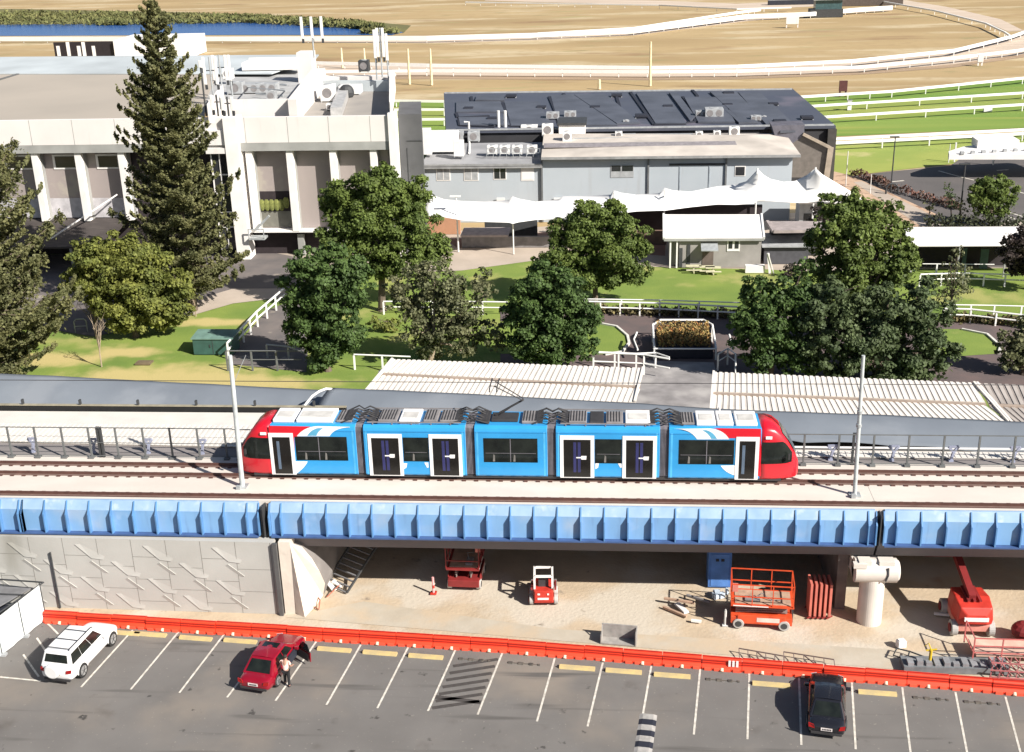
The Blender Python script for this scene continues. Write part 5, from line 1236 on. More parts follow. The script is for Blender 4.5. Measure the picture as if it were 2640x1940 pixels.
run_rail('white running rail passing in front of the pond, farthest of the racecourse rails', [(-200,103),(0,101),(500,101),(1100,99),(1385,91),(1634,80),(1926,43),(2090,37),(2209,26),(2300,20)], 1.2, .6)
run_rail('thin second rail above the far track on the right', [(1385,88),(1634,74),(1900,33),(1960,26)], .7, .5)
run_rail('upper white rail of the inner sand track', [(780,162),(820,163),(1100,169),(1669,175),(1900,172),(2196,158),(2460,131),(2608,95),(2700,62)], .7, .4)
run_rail('lower white rail of the inner sand track', [(780,186),(1100,183),(1669,186),(1900,184),(2229,173),(2460,150),(2624,131),(2760,105)], .6, .4)
run_rail('top rail of the green turf track', [(900,259),(1145,262),(1700,262),(2071,250),(2300,236),(2637,202),(2760,185)], .45, .3)
run_rail('second rail of the green turf track from the top', [(900,284),(1145,283),(2097,274),(2637,240),(2760,228)], .40, .28)
run_rail('third rail of the green turf track from the top', [(900,310),(1145,308),(2130,302),(2637,270),(2760,258)], .40, .28)
run_rail('upper rail of the double fence below the turf track', [(2100,362),(2153,359),(2637,335),(2760,328)], .42, .26)
run_rail('lower rail of the double fence below the turf track', [(2100,372),(2153,369),(2637,345),(2760,338)], .42, .26)
run_rail('far rail at the top right curving round the end of the course', [(2278,5),(2410,28),(2542,61),(2591,84),(2608,96)], .4, .4)
run_rail('rail along the top edge of the dry field', [(1200,6),(1700,14),(1900,24),(2040,20)], .4, .4)
# far kiosk, truck-like sheds, small items on the course
t = thing('far_judge_box', 'grey box building with flat roof beside the far track', 'building', G(2097,46))
g = G(2070,46); s = 1.0
b = MB(); b.box((-1,0,0),(9,5,2.4)); b.build('lower_wall', m_dark, t)
b = MB(); b.box((.5,.3,2.403),(8.6,4.6,5.2)); b.build('glazed_storey', mat('teal_glass', (.05,.10,.11), .3), t)
b = MB(); b.box((-.3,-.6,5.203),(9.4,5.4,5.8)); b.build('roof', mat('pale_grey_roof', (.5,.53,.52), .7), t)
def small(name, px, py, w, d, h, m, label, cat, legs=False):
    g = G(px, py); t = thing(name, label, cat, g)
    b = MB(); b.box((-w/2,-d/2,h*.35 if legs else 0), (w/2,d/2,h)); b.build('body', m, t)
    if legs:
        for x in (-w/2+.2, w/2-.2): b = MB(); b.box((x-.15,-.1,0),(x+.15,.1,h*.35-.003)); b.build('leg', m, t)
    else: b = MB(); b.box((-w/2-.1,-d/2-.1,h+.003),(w/2+.1,d/2+.1,h+.15)); b.build('cap', m_band, t)
    return t
small('track_board', 2042, 72, 3.6, .6, 3.0, m_cream, 'small pale board on legs in the dry field', 'board', True)
small('number_board', 2172, 250, 1.5, .5, 3.0, mat('board_maroon', (.10,.03,.03), .7), 'dark maroon board on a post at the top rail of the turf', 'board', True)
small('marker_board', 2526, 170, 1.2, .5, 2.4, m_cream, 'small board near the right corner of the inner track', 'board', True)
small('start_box', 2240, 14, 22, 3, 2.4, mat('box_brown', (.09,.07,.06), .8), 'low dark brown shed at the very top right', 'shed')
small('start_box', 2130, 10, 40, 2, 1.5, m_blk, 'long dark starting structure along the top edge', 'shed')
small('marker', 2189, 284, .7, .5, 1.6, m_rail, 'white marker on the middle turf strip', 'marker')
small('marker', 2546, 288, 1.4, .5, .8, m_rail, 'white marker under the third turf rail', 'marker')
# marquee at the right edge
t = thing('marquee', 'long white flat marquee at the far end of the far car park', 'marquee', G(2450,412))
a = G(2445,392,2.6)
b = MB(); b.prism([G(x,y,2.8) for x,y in ((2446,412),(2444,404),(2480,392),(2520,386),(2700,378),(2760,400),(2760,412),(2700,412))], (0,0,.7)); b.build('roof', m_white, t, world=True)
b = MB(); p = G(2518,380,3.5); b.box((p.x-.2,p.y-1,3.51),(p.x+5.3,p.y+2,4.6)); b.build('roof_box', m_white, t, world=True)
b = MB(); p, q = G(2480,398,3.5), G(2700,386,3.5)
for k in range(9): b = MB(); c = p.lerp(q, k/8); b.cbox((c.x,c.y,3.51),(.5,.5,.35)); b.build('roof_vent', m_unitg, t, world=True)
for x, y in ((2460,418),(2560,426),(2660,430)): b = MB(); g = G(x,y); b.box((g.x-.1,g.y-.1,0),(g.x+.1,g.y+.1,2.79)); b.build('post', m_unit, t, world=True)
# ================================================================ PARADE RING PLANTER AND LITTLE THINGS
g = G(1765,925)
t = thing('planter_box', 'white framed planter full of orange-brown flowers in the parade ring', 'planter', g)
w = (G(1838,925)-G(1692,925)).length
b = MB(); b.box((-w/2,0,0),(w/2,5.0,.9)); b.build('box', m_blk, t)
rr = np.random.default_rng(3); n = 3800
Cq = np.stack([rr.uniform(-w/2+.15,w/2-.15,n), rr.uniform(.3,4.8,n), .95+.9*rr.random(n)**1.3], 1)
leafquads('flowers', Cq, rr.uniform(.06,.14,n), mix_in(mat('flowers_orange', (.34,.21,.07), .9, scale=1.6, col2=(.15,.14,.05), island=.5), (.40,.15,.05), 2.5, .56,.66), rr, parent=t)
b = MB(); q = [(-w/2-.2,-.3,1.0),(-w/2-.2,4.2,1.6),(-w/2+.5,5.2,1.7),(w/2-.5,5.2,1.7),(w/2+.2,4.2,1.6),(w/2+.2,-.3,1.0)]
b.tube(q, .10, 6); b.build('frame', m_rail, t)
for q_ in q[:2]+q[4:]+[(-w/2+.5,5.2,1.7),(w/2-.5,5.2,1.7)]: b = MB(); b.box((q_[0]-.07,q_[1]-.07,0),(q_[0]+.07,q_[1]+.07,q_[2])); b.build('post', m_rail, t)
b = MB()
b.tube([(-w/2-.2,-.3,1.0),(w/2+.2,-.3,1.0)], .07, 6); b.tube([(-w/2-1.6,-.6,1.0),(-w/2-1.9,1.8,1.05),(-w/2-1.6,3.6,1.1)], .08, 6); b.tube([(w/2+1.6,-.4,1.0),(w/2+1.6,3.0,1.1)], .09, 6)
b.build('side_rail', m_rail, t)
def lowscrub(name, px, w, n, h, label, m, cat='hedge'):
    P = []
    for _ in range(n):
        t_ = rr.random()*(len(px)-1); i = int(t_); f = t_-i; g = G(px[i][0]*(1-f)+px[i+1][0]*f, px[i][1]*(1-f)+px[i+1][1]*f); P.append((g.x+rr.normal()*.15, g.y+rr.normal()*w, rr.random()**.8*h*(.5+.5*abs(math.sin(g.x*1.7)))))
    o = leafquads(name, np.array(P), rr.uniform(.10,.22,n), m, rr); return tag(rebase(o), label, cat)
m_scrub = mat('ring_scrub', (.16,.13,.05), .9, scale=1.2, col2=(.07,.06,.03), island=.5)
lowscrub('ring_hedge', [(1535,806),(1900,818)], .35, 1500, .8, 'low brown-green planting strip along the parade ring fence', m_scrub)
lowscrub('ring_hedge', [(2440,825),(2640,838)], .35, 900, .7, 'low planting strip by the ring at the right edge', m_scrub)
lowscrub('bed_shrubs', [(2195,452),(2260,470),(2300,490),(2400,520),(2470,540)], .5, 1300, 1.1, 'reddish shrubs along the garden bed by the far car park', mat('red_shrub', (.20,.09,.07), .9, scale=1, col2=(.08,.06,.04), island=.5))
lowscrub('bed_shrubs', [(2385,585),(2640,590)], .6, 1200, 1.6, 'dark hedge along the back of the pavilion', mat('dark_hedge', (.05,.06,.03), .9, island=.5))
b = MB(); g = G(2300,500); b.tube([(g.x-.8,g.y,0),(g.x-.8,g.y,.9),(g.x-.4,g.y,1.3),(g.x+.3,g.y,1.3),(g.x+.7,g.y,.9),(g.x+.7,g.y,0)], .12, 8); o = rebase(b.build('bike_hoop', m_dark)); tag(o, 'dark hoop at the foot of the tall lamp post by the far car park', 'hoop')
# electrical box on the lawn
g = G(500,915); t = thing('green_cabinet', 'green utility cabinet on the shaded lawn left of the slanting fence', 'cabinet', g)
m_gc = mat('cabinet_green', (.04,.10,.085), .6); b = MB(); b.box((0,0,0),(3.6,2.0,1.45)); b.build('casing', m_gc, t, bevel=.03)
b = MB(); b.prism([(-.1,-.1,1.453),(3.7,-.1,1.453),(3.7,2.1,1.6),(-.1,2.1,1.6)], (0,0,.08)); b.build('lid', mat('cabinet_lid', (.15,.25,.21), .6), t)
b = MB(); b.box((1.78,-.02,.1),(1.82,-.001,1.35)); b.box((1.5,-.05,.7),(1.6,-.001,.95)); b.build('door', m_dark, t)
g = G(372,937); b = MB(); b.cbox((g.x,g.y,0),(1.4,.9,.12)); b.cbox((g.x,g.y,.12),(1.1,.6,.05)); o = rebase(b.build('drain_cover', mat('cover_brown',(.16,.12,.07),.9))); tag(o, 'brown rectangular drain cover on the dry lawn', 'drain cover')
g = G(195,858); b = MB(); b.tube([(g.x,g.y,0),(g.x,g.y,1.1),(g.x+.2,g.y+.1,1.3),(g.x+.9,g.y+.2,1.3),(g.x+1.1,g.y+.2,1.1),(g.x+1.1,g.y+.2,0)], .05, 6); b.tube([(g.x,g.y,.6),(g.x+1.1,g.y+.2,.6)], .04, 6); o = rebase(b.build('pipe_barrier', m_galv)); tag(o, 'galvanised pipe barrier at the lawn edge by the bare bush', 'barrier')
# ================================================================ TREES
m_bark = mat('bark', (.13,.10,.075), .9, scale=3, bump=.4)
m_barkp = mat('pale_bark', (.33,.26,.19), .9, scale=3, bump=.3)
def leafmat(name, a, b, isl=.45):
    m = mat(name, a, .62, scale=.55, col2=b, island=isl, spec=.3, detail=3)
    nt = m.node_tree; bs = nt.nodes['Principled BSDF']; src = bs.inputs['Base Color'].links[0].from_socket
    tr = nt.nodes.new('ShaderNodeBsdfTranslucent'); nt.links.new(src, tr.inputs[0])
    mx = nt.nodes.new('ShaderNodeMixShader'); mx.inputs[0].default_value = .35
    out = [n for n in nt.nodes if n.type == 'OUTPUT_MATERIAL'][0]
    nt.links.new(bs.outputs[0], mx.inputs[1]); nt.links.new(tr.outputs[0], mx.inputs[2]); nt.links.new(mx.outputs[0], out.inputs[0])
    return m
L_dark = leafmat('leaf_dark', (.105,.165,.045), (.052,.092,.028), .35)
L_mid = leafmat('leaf_mid', (.165,.215,.050), (.085,.125,.032), .35)
L_olive = leafmat('leaf_olive', (.20,.20,.105), (.12,.135,.065))
L_bright = leafmat('leaf_bright', (.25,.26,.06), (.11,.135,.035))
L_pine = leafmat('needle_olive', (.215,.21,.09), (.115,.125,.055), .35)
L_red = leafmat('leaf_maroon', (.07,.05,.045), (.04,.035,.03))
L_grey = leafmat('leaf_bluegreen', (.125,.16,.070), (.065,.095,.042), .35)
def tree(name, label, base, blobs, leaf, dens=1.0, ls=.15, bark=None, seed=1, cat='tree', holes=.0, group=None, trunk=.28):
    rn = np.random.default_rng(seed); g = G(*base)
    t = thing(name, label, cat, g, group=group)
    s = F/((Vector((g.x,g.y,3)) - Vector((0,0,CH))).dot(-M4.to_3x3().col[2]))
    Cs, Ss, Ns, cent = [], [], [], []
    for (x, y, r) in blobs:
        r_ = r*1.24/s; c = D(x, y, g.y + rn.uniform(-.25,.25)*r_); c = np.array([c.x-g.x, c.y-g.y, max(c.z, r_*.55)])
        cent.append((c, r_))
        nl = max(8, int(21*(r_/2.2)**1.3)); ls_ = ls*.86
        for k in range(nl):
            d = rn.normal(size=3); d[1] -= .15; d /= np.linalg.norm(d); lr = r_*rn.uniform(.15,.38)
            lc = c + d*r_*rn.uniform(.62,1.0)*np.array([1,1,.95])
            n = int(460*dens*(lr/.8)**2)
            dd = rn.normal(size=(n,3)); dd /= np.linalg.norm(dd, axis=1)[:,None]
            dd[:,2] = np.abs(dd[:,2])*np.where(rn.random(n) < .72, 1, -1)
            rad = lr*(1-rn.random(n)**2.2*.75)*rn.uniform(.8,1.2,n)
            P_ = lc + dd*rad[:,None]*np.array([1.15,1.15,.8])
            keep = rn.random(n) > holes
            Cs.append(P_[keep]); Ns.append((dd*.7+d*.3+np.array([0,0,.35]))[keep]); Ss.append((ls_*rn.uniform(.5,1.4,n))[keep])
        n = int(60*dens*r_**2)      # sparse inner leaves
        dd = rn.normal(size=(n,3)); dd /= np.linalg.norm(dd, axis=1)[:,None]
        Cs.append(c + dd*(r_*rn.random(n)**.5*.85)[:,None]); Ns.append(dd); Ss.append(ls*1.3*rn.uniform(.6,1.3,n))
    C_ = np.concatenate(Cs); N_ = np.concatenate(Ns); S2 = np.concatenate(Ss)
    ok = C_[:,2] > .1
    leafquads('crown', C_[ok], S2[ok], leaf, rn, N_[ok], parent=t)
    mb = MB(); bk = bark or m_bark
    cz = np.mean([c for c, r in cent], axis=0); top = Vector(cz)
    mid = Vector((cz[0]*.3, cz[1]*.3, max(1.0, cz[2]*.45)))
    mb.tube([(0,0,-.1),(0,0,.3),mid,top*.95], [trunk*1.35,trunk,trunk*.8,trunk*.35], 9)
    for c, r in cent[:14]:
        c = Vector(c); mb.tube([mid*.9, mid.lerp(c,.5)+Vector((0,0,.2)), c, c+Vector((rn.normal()*r*.4,rn.normal()*r*.4,r*.6))], [trunk*.5,trunk*.34,trunk*.2,.03], 6)
    mb.build('trunk', bk, t)
    return t
tree('leafy_tree', 'bushy yellow-green tree left of the tall pine, in front of the grandstand', (350,868), [(235,665,44),(210,720,40),(285,700,52),(345,665,50),(400,700,46),(330,745,55),(395,760,58),(265,770,40),(440,770,42),(350,810,48),(420,815,40),(300,640,36),(460,730,36),(220,640,28),(470,800,26)], L_bright, 1.0, .16, seed=11)
tree('large_tree', 'tall spreading green tree in front of the gap between grandstand and pale shed', (985,800), [(960,480,46),(900,500,42),(1010,500,44),(870,550,44),(1060,510,38),(940,550,55),(1030,560,50),(880,610,46),(1080,590,44),(980,620,54),(1110,640,40),(1050,660,46),(1075,480,26),(930,660,44),(845,520,26),(1130,670,26),(1000,690,36),(990,450,28)], L_mid, 1.0, .155, seed=12, trunk=.38)
tree('dark_tree', 'dark green rounded tree left of centre, nearest the slanting white fence', (845,955), [(800,680,44),(880,680,46),(840,720,52),(765,740,36),(910,740,42),(800,790,50),(870,810,50),(790,850,48),(850,880,46),(900,870,36),(820,915,38),(930,700,30),(760,800,24),(840,655,30)], L_dark, 1.05, .15, seed=13)
tree('olive_tree', 'thin grey-olive tree in the middle in front of the parade ring', (1110,942), [(1060,740,40),(1120,720,42),(1170,750,42),(1040,790,34),(1110,790,46),(1190,800,44),(1250,760,30),(1070,850,40),(1140,860,44),(1200,860,42),(1270,860,34),(1110,905,32),(1190,905,30),(1020,735,26),(1240,720,26),(1090,700,24),(1280,890,24),(1090,880,26)], L_olive, .62, .15, m_barkp, seed=14, holes=.15)
tree('round_tree', 'round mid-green tree on the lawn in front of the shade sails', (1535,785), [(1510,575,44),(1570,560,40),(1460,600,38),(1620,600,38),(1530,630,56),(1440,660,42),(1600,660,50),(1500,690,50),(1400,690,30),(1640,700,32),(1570,715,36),(1450,715,32),(1590,545,28),(1510,545,26),(1650,640,26)], L_mid, 1.0, .15, seed=15)
tree('dark_tree', 'dark green tree in front of the round tree beside the parade ring', (1420,958), [(1400,730,44),(1460,750,44),(1360,770,44),(1420,800,56),(1490,810,44),(1350,840,44),(1420,870,56),(1490,870,40),(1510,900,30),(1350,895,36),(1330,800,28),(1440,915,36),(1520,840,24),(1430,700,24)], L_dark, 1.05, .15, seed=16)
tree('large_tree', 'tall leafy tree rising highest in the big clump on the right', (2215,900), [(2190,555,44),(2250,550,40),(2140,590,46),(2290,590,40),(2200,620,62),(2110,630,34),(2320,640,38),(2270,680,54),(2180,700,54),(2120,700,40),(2330,700,36),(2230,760,54),(2150,530,30),(2300,540,24),(2200,520,26)], L_mid, 1.05, .155, seed=17, trunk=.4)
tree('large_tree', 'broad dark blue-green tree at the front of the big clump on the right', (2270,985), [(2200,800,48),(2290,780,46),(2360,800,42),(2160,860,48),(2240,870,56),(2330,870,54),(2400,860,40),(2430,910,34),(2180,930,46),(2090,800,40),(2100,870,42),(2150,760,40),(2140,980,24),(2270,940,50),(2360,940,48),(2420,950,30),(2120,920,36),(2130,820,34),(2380,750,34),(2440,800,24)], L_grey, 1.05, .155, seed=18, trunk=.4)
tree('dark_tree', 'dark tree at the left side of the big clump on the right', (1985,975), [(1960,760,42),(2020,750,42),(1930,810,38),(1990,830,54),(2060,800,40),(1920,870,34),(1980,900,48),(2050,880,44),(1950,930,30),(2080,930,34),(2070,690,26),(2100,770,34),(2030,935,34),(1900,830,24),(2070,740,28)], L_dark, 1.05, .15, seed=19)
tree('small_tree', 'compact round tree alone by the far car park', (2552,582), [(2555,480,30),(2525,500,28),(2590,500,28),(2555,520,36),(2600,530,24),(2520,530,24),(2565,550,24),(2535,470,18),(2580,470,18)], L_mid, .9, .15, seed=20, trunk=.2)
tree('small_tree', 'small bare-branched tree right of the big clump', (2452,800), [(2440,720,24),(2475,710,24),(2455,745,30),(2490,740,22),(2420,750,20),(2450,680,18),(2470,650,16),(2435,770,18)], L_olive, .35, .12, seed=21, holes=.25, trunk=.14)
tree('maroon_tree', 'dark maroon-leaved tree cut by the right edge', (2650,745), [(2620,640,34),(2650,610,34),(2660,680,40),(2615,680,24),(2600,620,20),(2690,640,40)], L_red, 1.0, .15, seed=22)
tree('olive_tree', 'olive-leaved tree at the right edge beside the ring lawn', (2640,965), [(2625,870,34),(2660,860,36),(2600,900,26),(2640,920,38),(2690,900,38),(2600,940,22),(2590,865,16)], L_olive, .8, .15, seed=23)
tree('young_tree', 'thin sapling with sparse leaves beside the dark lamp post, left one', (2452,560), [(2445,500,14),(2450,520,14),(2440,480,9)], L_grey, .5, .12, seed=24, trunk=.08)
tree('young_tree', 'thin sapling with sparse leaves at the foot of the dark lamp post', (2478,582), [(2475,530,12),(2482,550,13),(2470,515,8)], L_olive, .5, .12, seed=25, trunk=.08)
tree('young_tree', 'young sapling in the garden bed by the car park', (2396,555), [(2394,525,13),(2400,540,11)], L_olive, .4, .12, seed=26, trunk=.07)
tree('low_shrub', 'olive shrub under the pale blue shed sail beside the brick path', (1455,605), [(1440,590,18),(1465,585,16)], L_red, .8, .13, seed=27, cat='shrub', trunk=.08)
tree('low_shrub', 'bright green shrub at the foot of the dark tree by the dark paving', (1000,855), [(985,845,22),(1015,850,20),(960,830,18)], L_bright, .8, .13, seed=28, cat='shrub', trunk=.08)
tree('low_shrub', 'reddish shrub beside the dark annexe at the foot of the big clump', (2040,712), [(2030,700,18),(2050,705,16)], L_red, .8, .13, seed=29, cat='shrub', trunk=.08)
tree('dark_tree', 'small maroon-tinged tree behind the top of the tall right-hand tree', (2130,640), [(2110,560,24),(2090,590,20)], L_red, .9, .14, seed=30, trunk=.15)

# conifers: whorls of branches
def conifer(name, label, base, top_py, h_w, leaf, seed, dens=1.0, z0=2.5, lean=0.0):
    rn = np.random.default_rng(seed); g = G(*base); tp = D(base[0]-110, top_py, g.y); H = tp.z; dx = tp.x-g.x if lean is None else lean
    t = thing(name, label, 'tree', g)
    Cs, Ns, Ss = [], [], []; mb = MB(); mb.tube([(0,0,-.1),(dx*.4,0,H*.4),(dx,0,H*.98)], [.42,.30,.05], 10)
    z = z0; bl = MB()
    while z < H*.985:
        f = (z-z0)/(H-z0); L = h_w*(1-f)**.70*rn.uniform(.78,1.12)+.3
        if f < .12: L *= .8+1.6*f
        nb = 7 if f < .75 else 5; a0 = rn.random()*6.28
        for k in range(nb):
            a = a0+2*PI*k/nb+rn.normal()*.16; l = L*rn.uniform(.55,1.15); up = .10+.35*f
            st = np.array([dx*z/H, 0, z]); dr = np.array([math.cos(a), math.sin(a), 0])
            def pos(u): return st + dr*l*u + np.array([0,0,l*(up*u - .22*u*(1-u)*2 + .10*u*u)])
            bl.tube([tuple(pos(0)), tuple(pos(.5)), tuple(pos(1))], [.07,.045,.02], 5)
            sd = np.array([-math.sin(a), math.cos(a), 0])
            n = int(210*dens*l)
            u = rn.random(n)**.75*.92+.1; side = rn.normal(size=n)*.17*l*(1.15-u)**.5*.8; hgt = np.abs(rn.normal(size=n))*.16+.02
            pts = np.array([pos(v) for v in u]) + sd*side[:,None]; pts[:,2] += hgt - np.abs(side)*.12
            # clump along side twigs
            q = np.round(u*6)/6; pts += dr*((q-u)*l*.45)[:,None]
            Cs.append(pts); nn = rn.normal(size=(n,3))*.6+np.array([0,0,.8]); Ns.append(nn); Ss.append(rn.uniform(.07,.17,n))
        z += 1.1*(1-f*.45)*rn.uniform(.8,1.25)
    mb.build('trunk', m_bark, t); bl.build('branches', m_bark, t)
    leafquads('crown', np.concatenate(Cs), np.concatenate(Ss), leaf, rn, np.concatenate(Ns), asp=1.1, parent=t)
    return t
conifer('tall_pine', 'very tall conical pine reaching the top of the photo in front of the grandstand', (500,800), 2, 6.5, L_pine, 41, 1.0, lean=None)
conifer('edge_pine', 'wide pine with layered branches cut by the left edge', (-30,975), 190, 9.4, L_pine, 42, 1.0, z0=1.5, lean=None)
# bare sapling and bare bush
def bare(name, label, base, H, spread, n, m, seed, cat='tree'):
    rg = random.Random(seed); g = G(*base); t = thing(name, label, cat, g); mb = MB()
    mb.tube([(0,0,-.05),(.03,0,H*.4)], [.07,.05], 6); bb = MB()
    for k in range(n):
        a = rg.random()*6.28; s_ = spread*rg.uniform(.4,1); z0 = H*rg.uniform(.18,.45)
        p1 = Vector((math.cos(a)*s_*.5, math.sin(a)*s_*.5, z0+(H-z0)*.5)); p2 = Vector((math.cos(a)*s_, math.sin(a)*s_, H*rg.uniform(.7,1.0)))
        bb.tube([(.02,0,z0), p1, p2], [.035,.022,.008], 4)
        for j in range(3):
            q = p1.lerp(p2, rg.random()); bb.tube([q, q+Vector((rg.uniform(-.5,.5),rg.uniform(-.5,.5),rg.uniform(.2,.8)))], [.015,.006], 4)
    mb.build('trunk', m, t); bb.build('branches', m, t); return t
bare('bare_sapling', 'slender leafless sapling on the dry lawn above the grey canopy', (262,945), 4.9, 1.1, 9, m_barkp, 1)
bare('bare_bush', 'leafless twiggy bush at the edge of the courtyard left of the bushy tree', (250,860), 3.4, 1.7, 26, mat('twig_grey', (.20,.16,.14), .9), 2, 'bush')
bare('bare_tree', 'leafless tree at the lawn edge beneath the tall pine', (505,815), 3.8, .9, 7, m_barkp, 3)
# ================================================================ CAR PARK AND YARD
m_or = mat('barrier_orange', (0.78,0.055,0.020), .45, scale=.8, var=.08)
m_orp = mat('barrier_base_orange', (0.80,0.11,0.055), .6, scale=1.5, col2=(.70,.09,.045))
m_cap = mat('barrier_cap', (0.80,0.50,0.36), .6)
m_groove = mat('barrier_groove', (0.35,0.012,0.006), .6)
p0, pm_, p1 = G(118,1600), G(1300,1675), G(2640,1786); SEG = 2.02; brz = math.atan2((p1-p0).y, (p1-p0).x)
def along(s_):
    L1 = (pm_-p0).length; d = (pm_-p0).normalized() if s_ < L1 else (p1-pm_).normalized()
    return (p0+d*s_ if s_ < L1 else pm_+d*(s_-L1)), math.atan2(d.y, d.x)
def make_barrier():
    t = thing('water_barrier', 'x', 'barrier', (0,0,0), 0, 'orange water-filled barriers between car park and yard')
    b = MB(); l = SEG-.03
    b.loft([[(x,-.30,.0),(x,-.30,.14),(x,-.17,.26),(x,-.15,.56),(x,-.10,.62),(x,.10,.62),(x,.15,.56),(x,.17,.26),(x,.30,.14),(x,.30,.0)] for x in (0, l)])
    body = b.build('body', m_or, t)
    b = MB()
    for k in range(4):
        x = .12+k*.48; b.box((x,-.36,.003),(x+.34,-.301,.15)); b.box((x,.301,.003),(x+.34,.62,.12))
    b.box((0,.301,.003),(l,.56,.05)); b.build('foot', m_orp, t)
    b = MB()
    for z in (.32,.46): b.box((.0,-.172,z),(l,-.15,z+.065))
    b.box((.02,-.03,.621),(l-.02,.055,.63)); b.build('groove', m_groove, body)
    for x in (.25,1.5): b = MB(); b.tube([(x,.44,.10),(x,.44,.17)], .09, 10); b.build('fill_cap', m_cap, t)
    b = MB(); b.tube([(1.0,-.40,.04),(1.0,-.28,.15)], .09, 10); b.build('drain_cap', m_cap, t)
    return t
first = make_barrier(); cnt = 23
objs = []
for k in range(cnt+3):
    pos, bz = along(SEG*k)
    o = first if k == 0 else copy_tree(first)
    rg = random.Random(k); place(o, pos + Vector((0,rg.uniform(-.03,.03),0)), bz + rg.uniform(-.008,.008))
    objs.append(o)
names = ['orange barrier at the left end of the row, touching the white screen fence', 'orange barrier directly ahead of the white four-wheel drive', 'orange barrier at the first empty bay right of the white four-wheel drive', 'orange barrier above the line between the first two empty bays beside the white four-wheel drive', 'orange barrier at the second empty bay right of the white four-wheel drive', "orange barrier just left of the red car's nose", 'orange barrier ahead of the left side of the red car', 'orange barrier ahead of the open door of the red car', 'orange barrier at the first yellow wheel stop right of the red car', 'orange barrier at the second yellow wheel stop right of the red car', 'orange barrier at the third yellow wheel stop, just before the hatched bay', 'orange barrier at the left half of the hatched bay', 'orange barrier at the right half of the hatched bay', 'orange barrier at the worn black stop just right of the hatched bay', 'orange barrier immediately left of the grey steel trough', 'orange barrier in front of the left part of the grey steel trough', 'orange barrier at the right end of the grey steel trough', "orange barrier above the bay that holds the striped hump's right side", 'orange barrier carrying a white striped reflector plate', 'orange barrier just right of the one with the striped reflector', 'orange barrier ahead of the left side of the black car', 'orange barrier ahead of the right side of the black car', 'orange barrier at the yellow wheel stop right of the black car', 'orange barrier beside the yellow pipe post', 'orange barrier in front of the left end of the pink-red steel frames', 'orange barrier at the right edge of the photo']
for k, o in enumerate(objs): o['label'] = names[k]
# reflector plate
o = objs[18]; ORIGIN[o.name] = Matrix.Identity(4); b = MB()
for k in range(3): b.box((1.32+k*.19,-.24,.26),(1.44+k*.19,-.20,.60))
b.add([], []); r = b.build('reflector_plate', m_white, o)
# wheel stops
m_ystop = mat('stop_yellow', (.58,.44,.19), .8, scale=3, col2=(.44,.35,.19))
def stop(px, yel, label, grp):
    g = G(px[0], px[1]); rz_ = brz
    if yel:
        t = thing('wheel_stop', label, 'wheel stop', g, rz_, grp)
        b = MB(); b.loft([[(x,-.15,.0),(x,-.11,.12),(x,.11,.12),(x,.15,.0)] for x in (-.92,.92)]); b.build('kerb_bar', m_ystop, t)
        b = MB(); b.tube([(-1.04,0,.0),(-1.04,0,.05)], .05, 8); b.build('anchor', m_dark, t)
    else:
        t = thing('worn_wheel_stop', label, 'wheel stop', g, rz_, grp)
        b = MB(); b.loft([[(x,-w_,.0),(x,-w_*.6,h_),(x,w_*.6,h_),(x,w_,.0)] for x, w_, h_ in ((-.86,.02,.01),(-.8,.12,.05),(-.6,.12,.05),(-.55,.04,.02),(-.3,.05,.03),(-.28,.13,.05),(-.02,.13,.05),(0,.04,.02),(.25,.04,.02),(.3,.12,.05),(.5,.13,.05),(.52,.03,.02),(.72,.03,.02),(.75,.1,.04),(.86,.1,.03))]); b.build('rubber_bar', mat('stop_rubber', (.05,.045,.04), .9, scale=4, col2=(.13,.11,.09)), t)
        pass
    return t
ys = [((388,1638),'in the first empty bay right of the white four-wheel drive'),((505,1648),'in the second empty bay right of the white four-wheel drive'),((620,1655),'left of the red car, under its shadow'),((862,1677),'in the first empty bay right of the red car'),
      ((980,1686),'in the second empty bay right of the red car'),((1098,1695),'in the bay left of the hatched bay'),((1488,1724),'left of three beyond the hatched bay'),((1608,1733),'middle of three beyond the hatched bay'),((1733,1744),'right of three, above the striped hump'),
      ((1988,1767),'half covered by the shadow of the black car'),((2262,1789),'just right of the black car'),((320,1634),'touching the nose of the white four-wheel drive')]
for px, lb in ys: stop(px, True, 'yellow wheel stop '+lb, 'yellow concrete wheel stops')
for px, lb in [((1222,1702),'inside the hatched bay'),((1350,1712),'just right of the hatched bay'),((1862,1755),'two bays left of the black car'),((2398,1802),'second bay right of the black car'),((2530,1813),'third bay right of the black car')]:
    stop(px, False, 'worn black wheel stop '+lb, 'worn black wheel stops')
# striped hump
g = G(1672,1843); g2 = G(1650,1990); t = thing('speed_hump', 'black and white striped speed hump at the bottom edge', 'speed hump', g)
d = (g2-g).normalized(); r_ = Vector((-d.y, d.x, 0))*.42
for k in range(9):
    a = g + d*(k*.42); c = a + d*.41
    b = MB(); b.loft([[p-r_, p-r_*.6+Vector((0,0,.05)), p+r_*.6+Vector((0,0,.05)), p+r_] for p in (a, c)]); b.build('hump_block', [mat('hump_white', (.36,.34,.32), .8, scale=4), m_blk][k % 2], t, world=True)

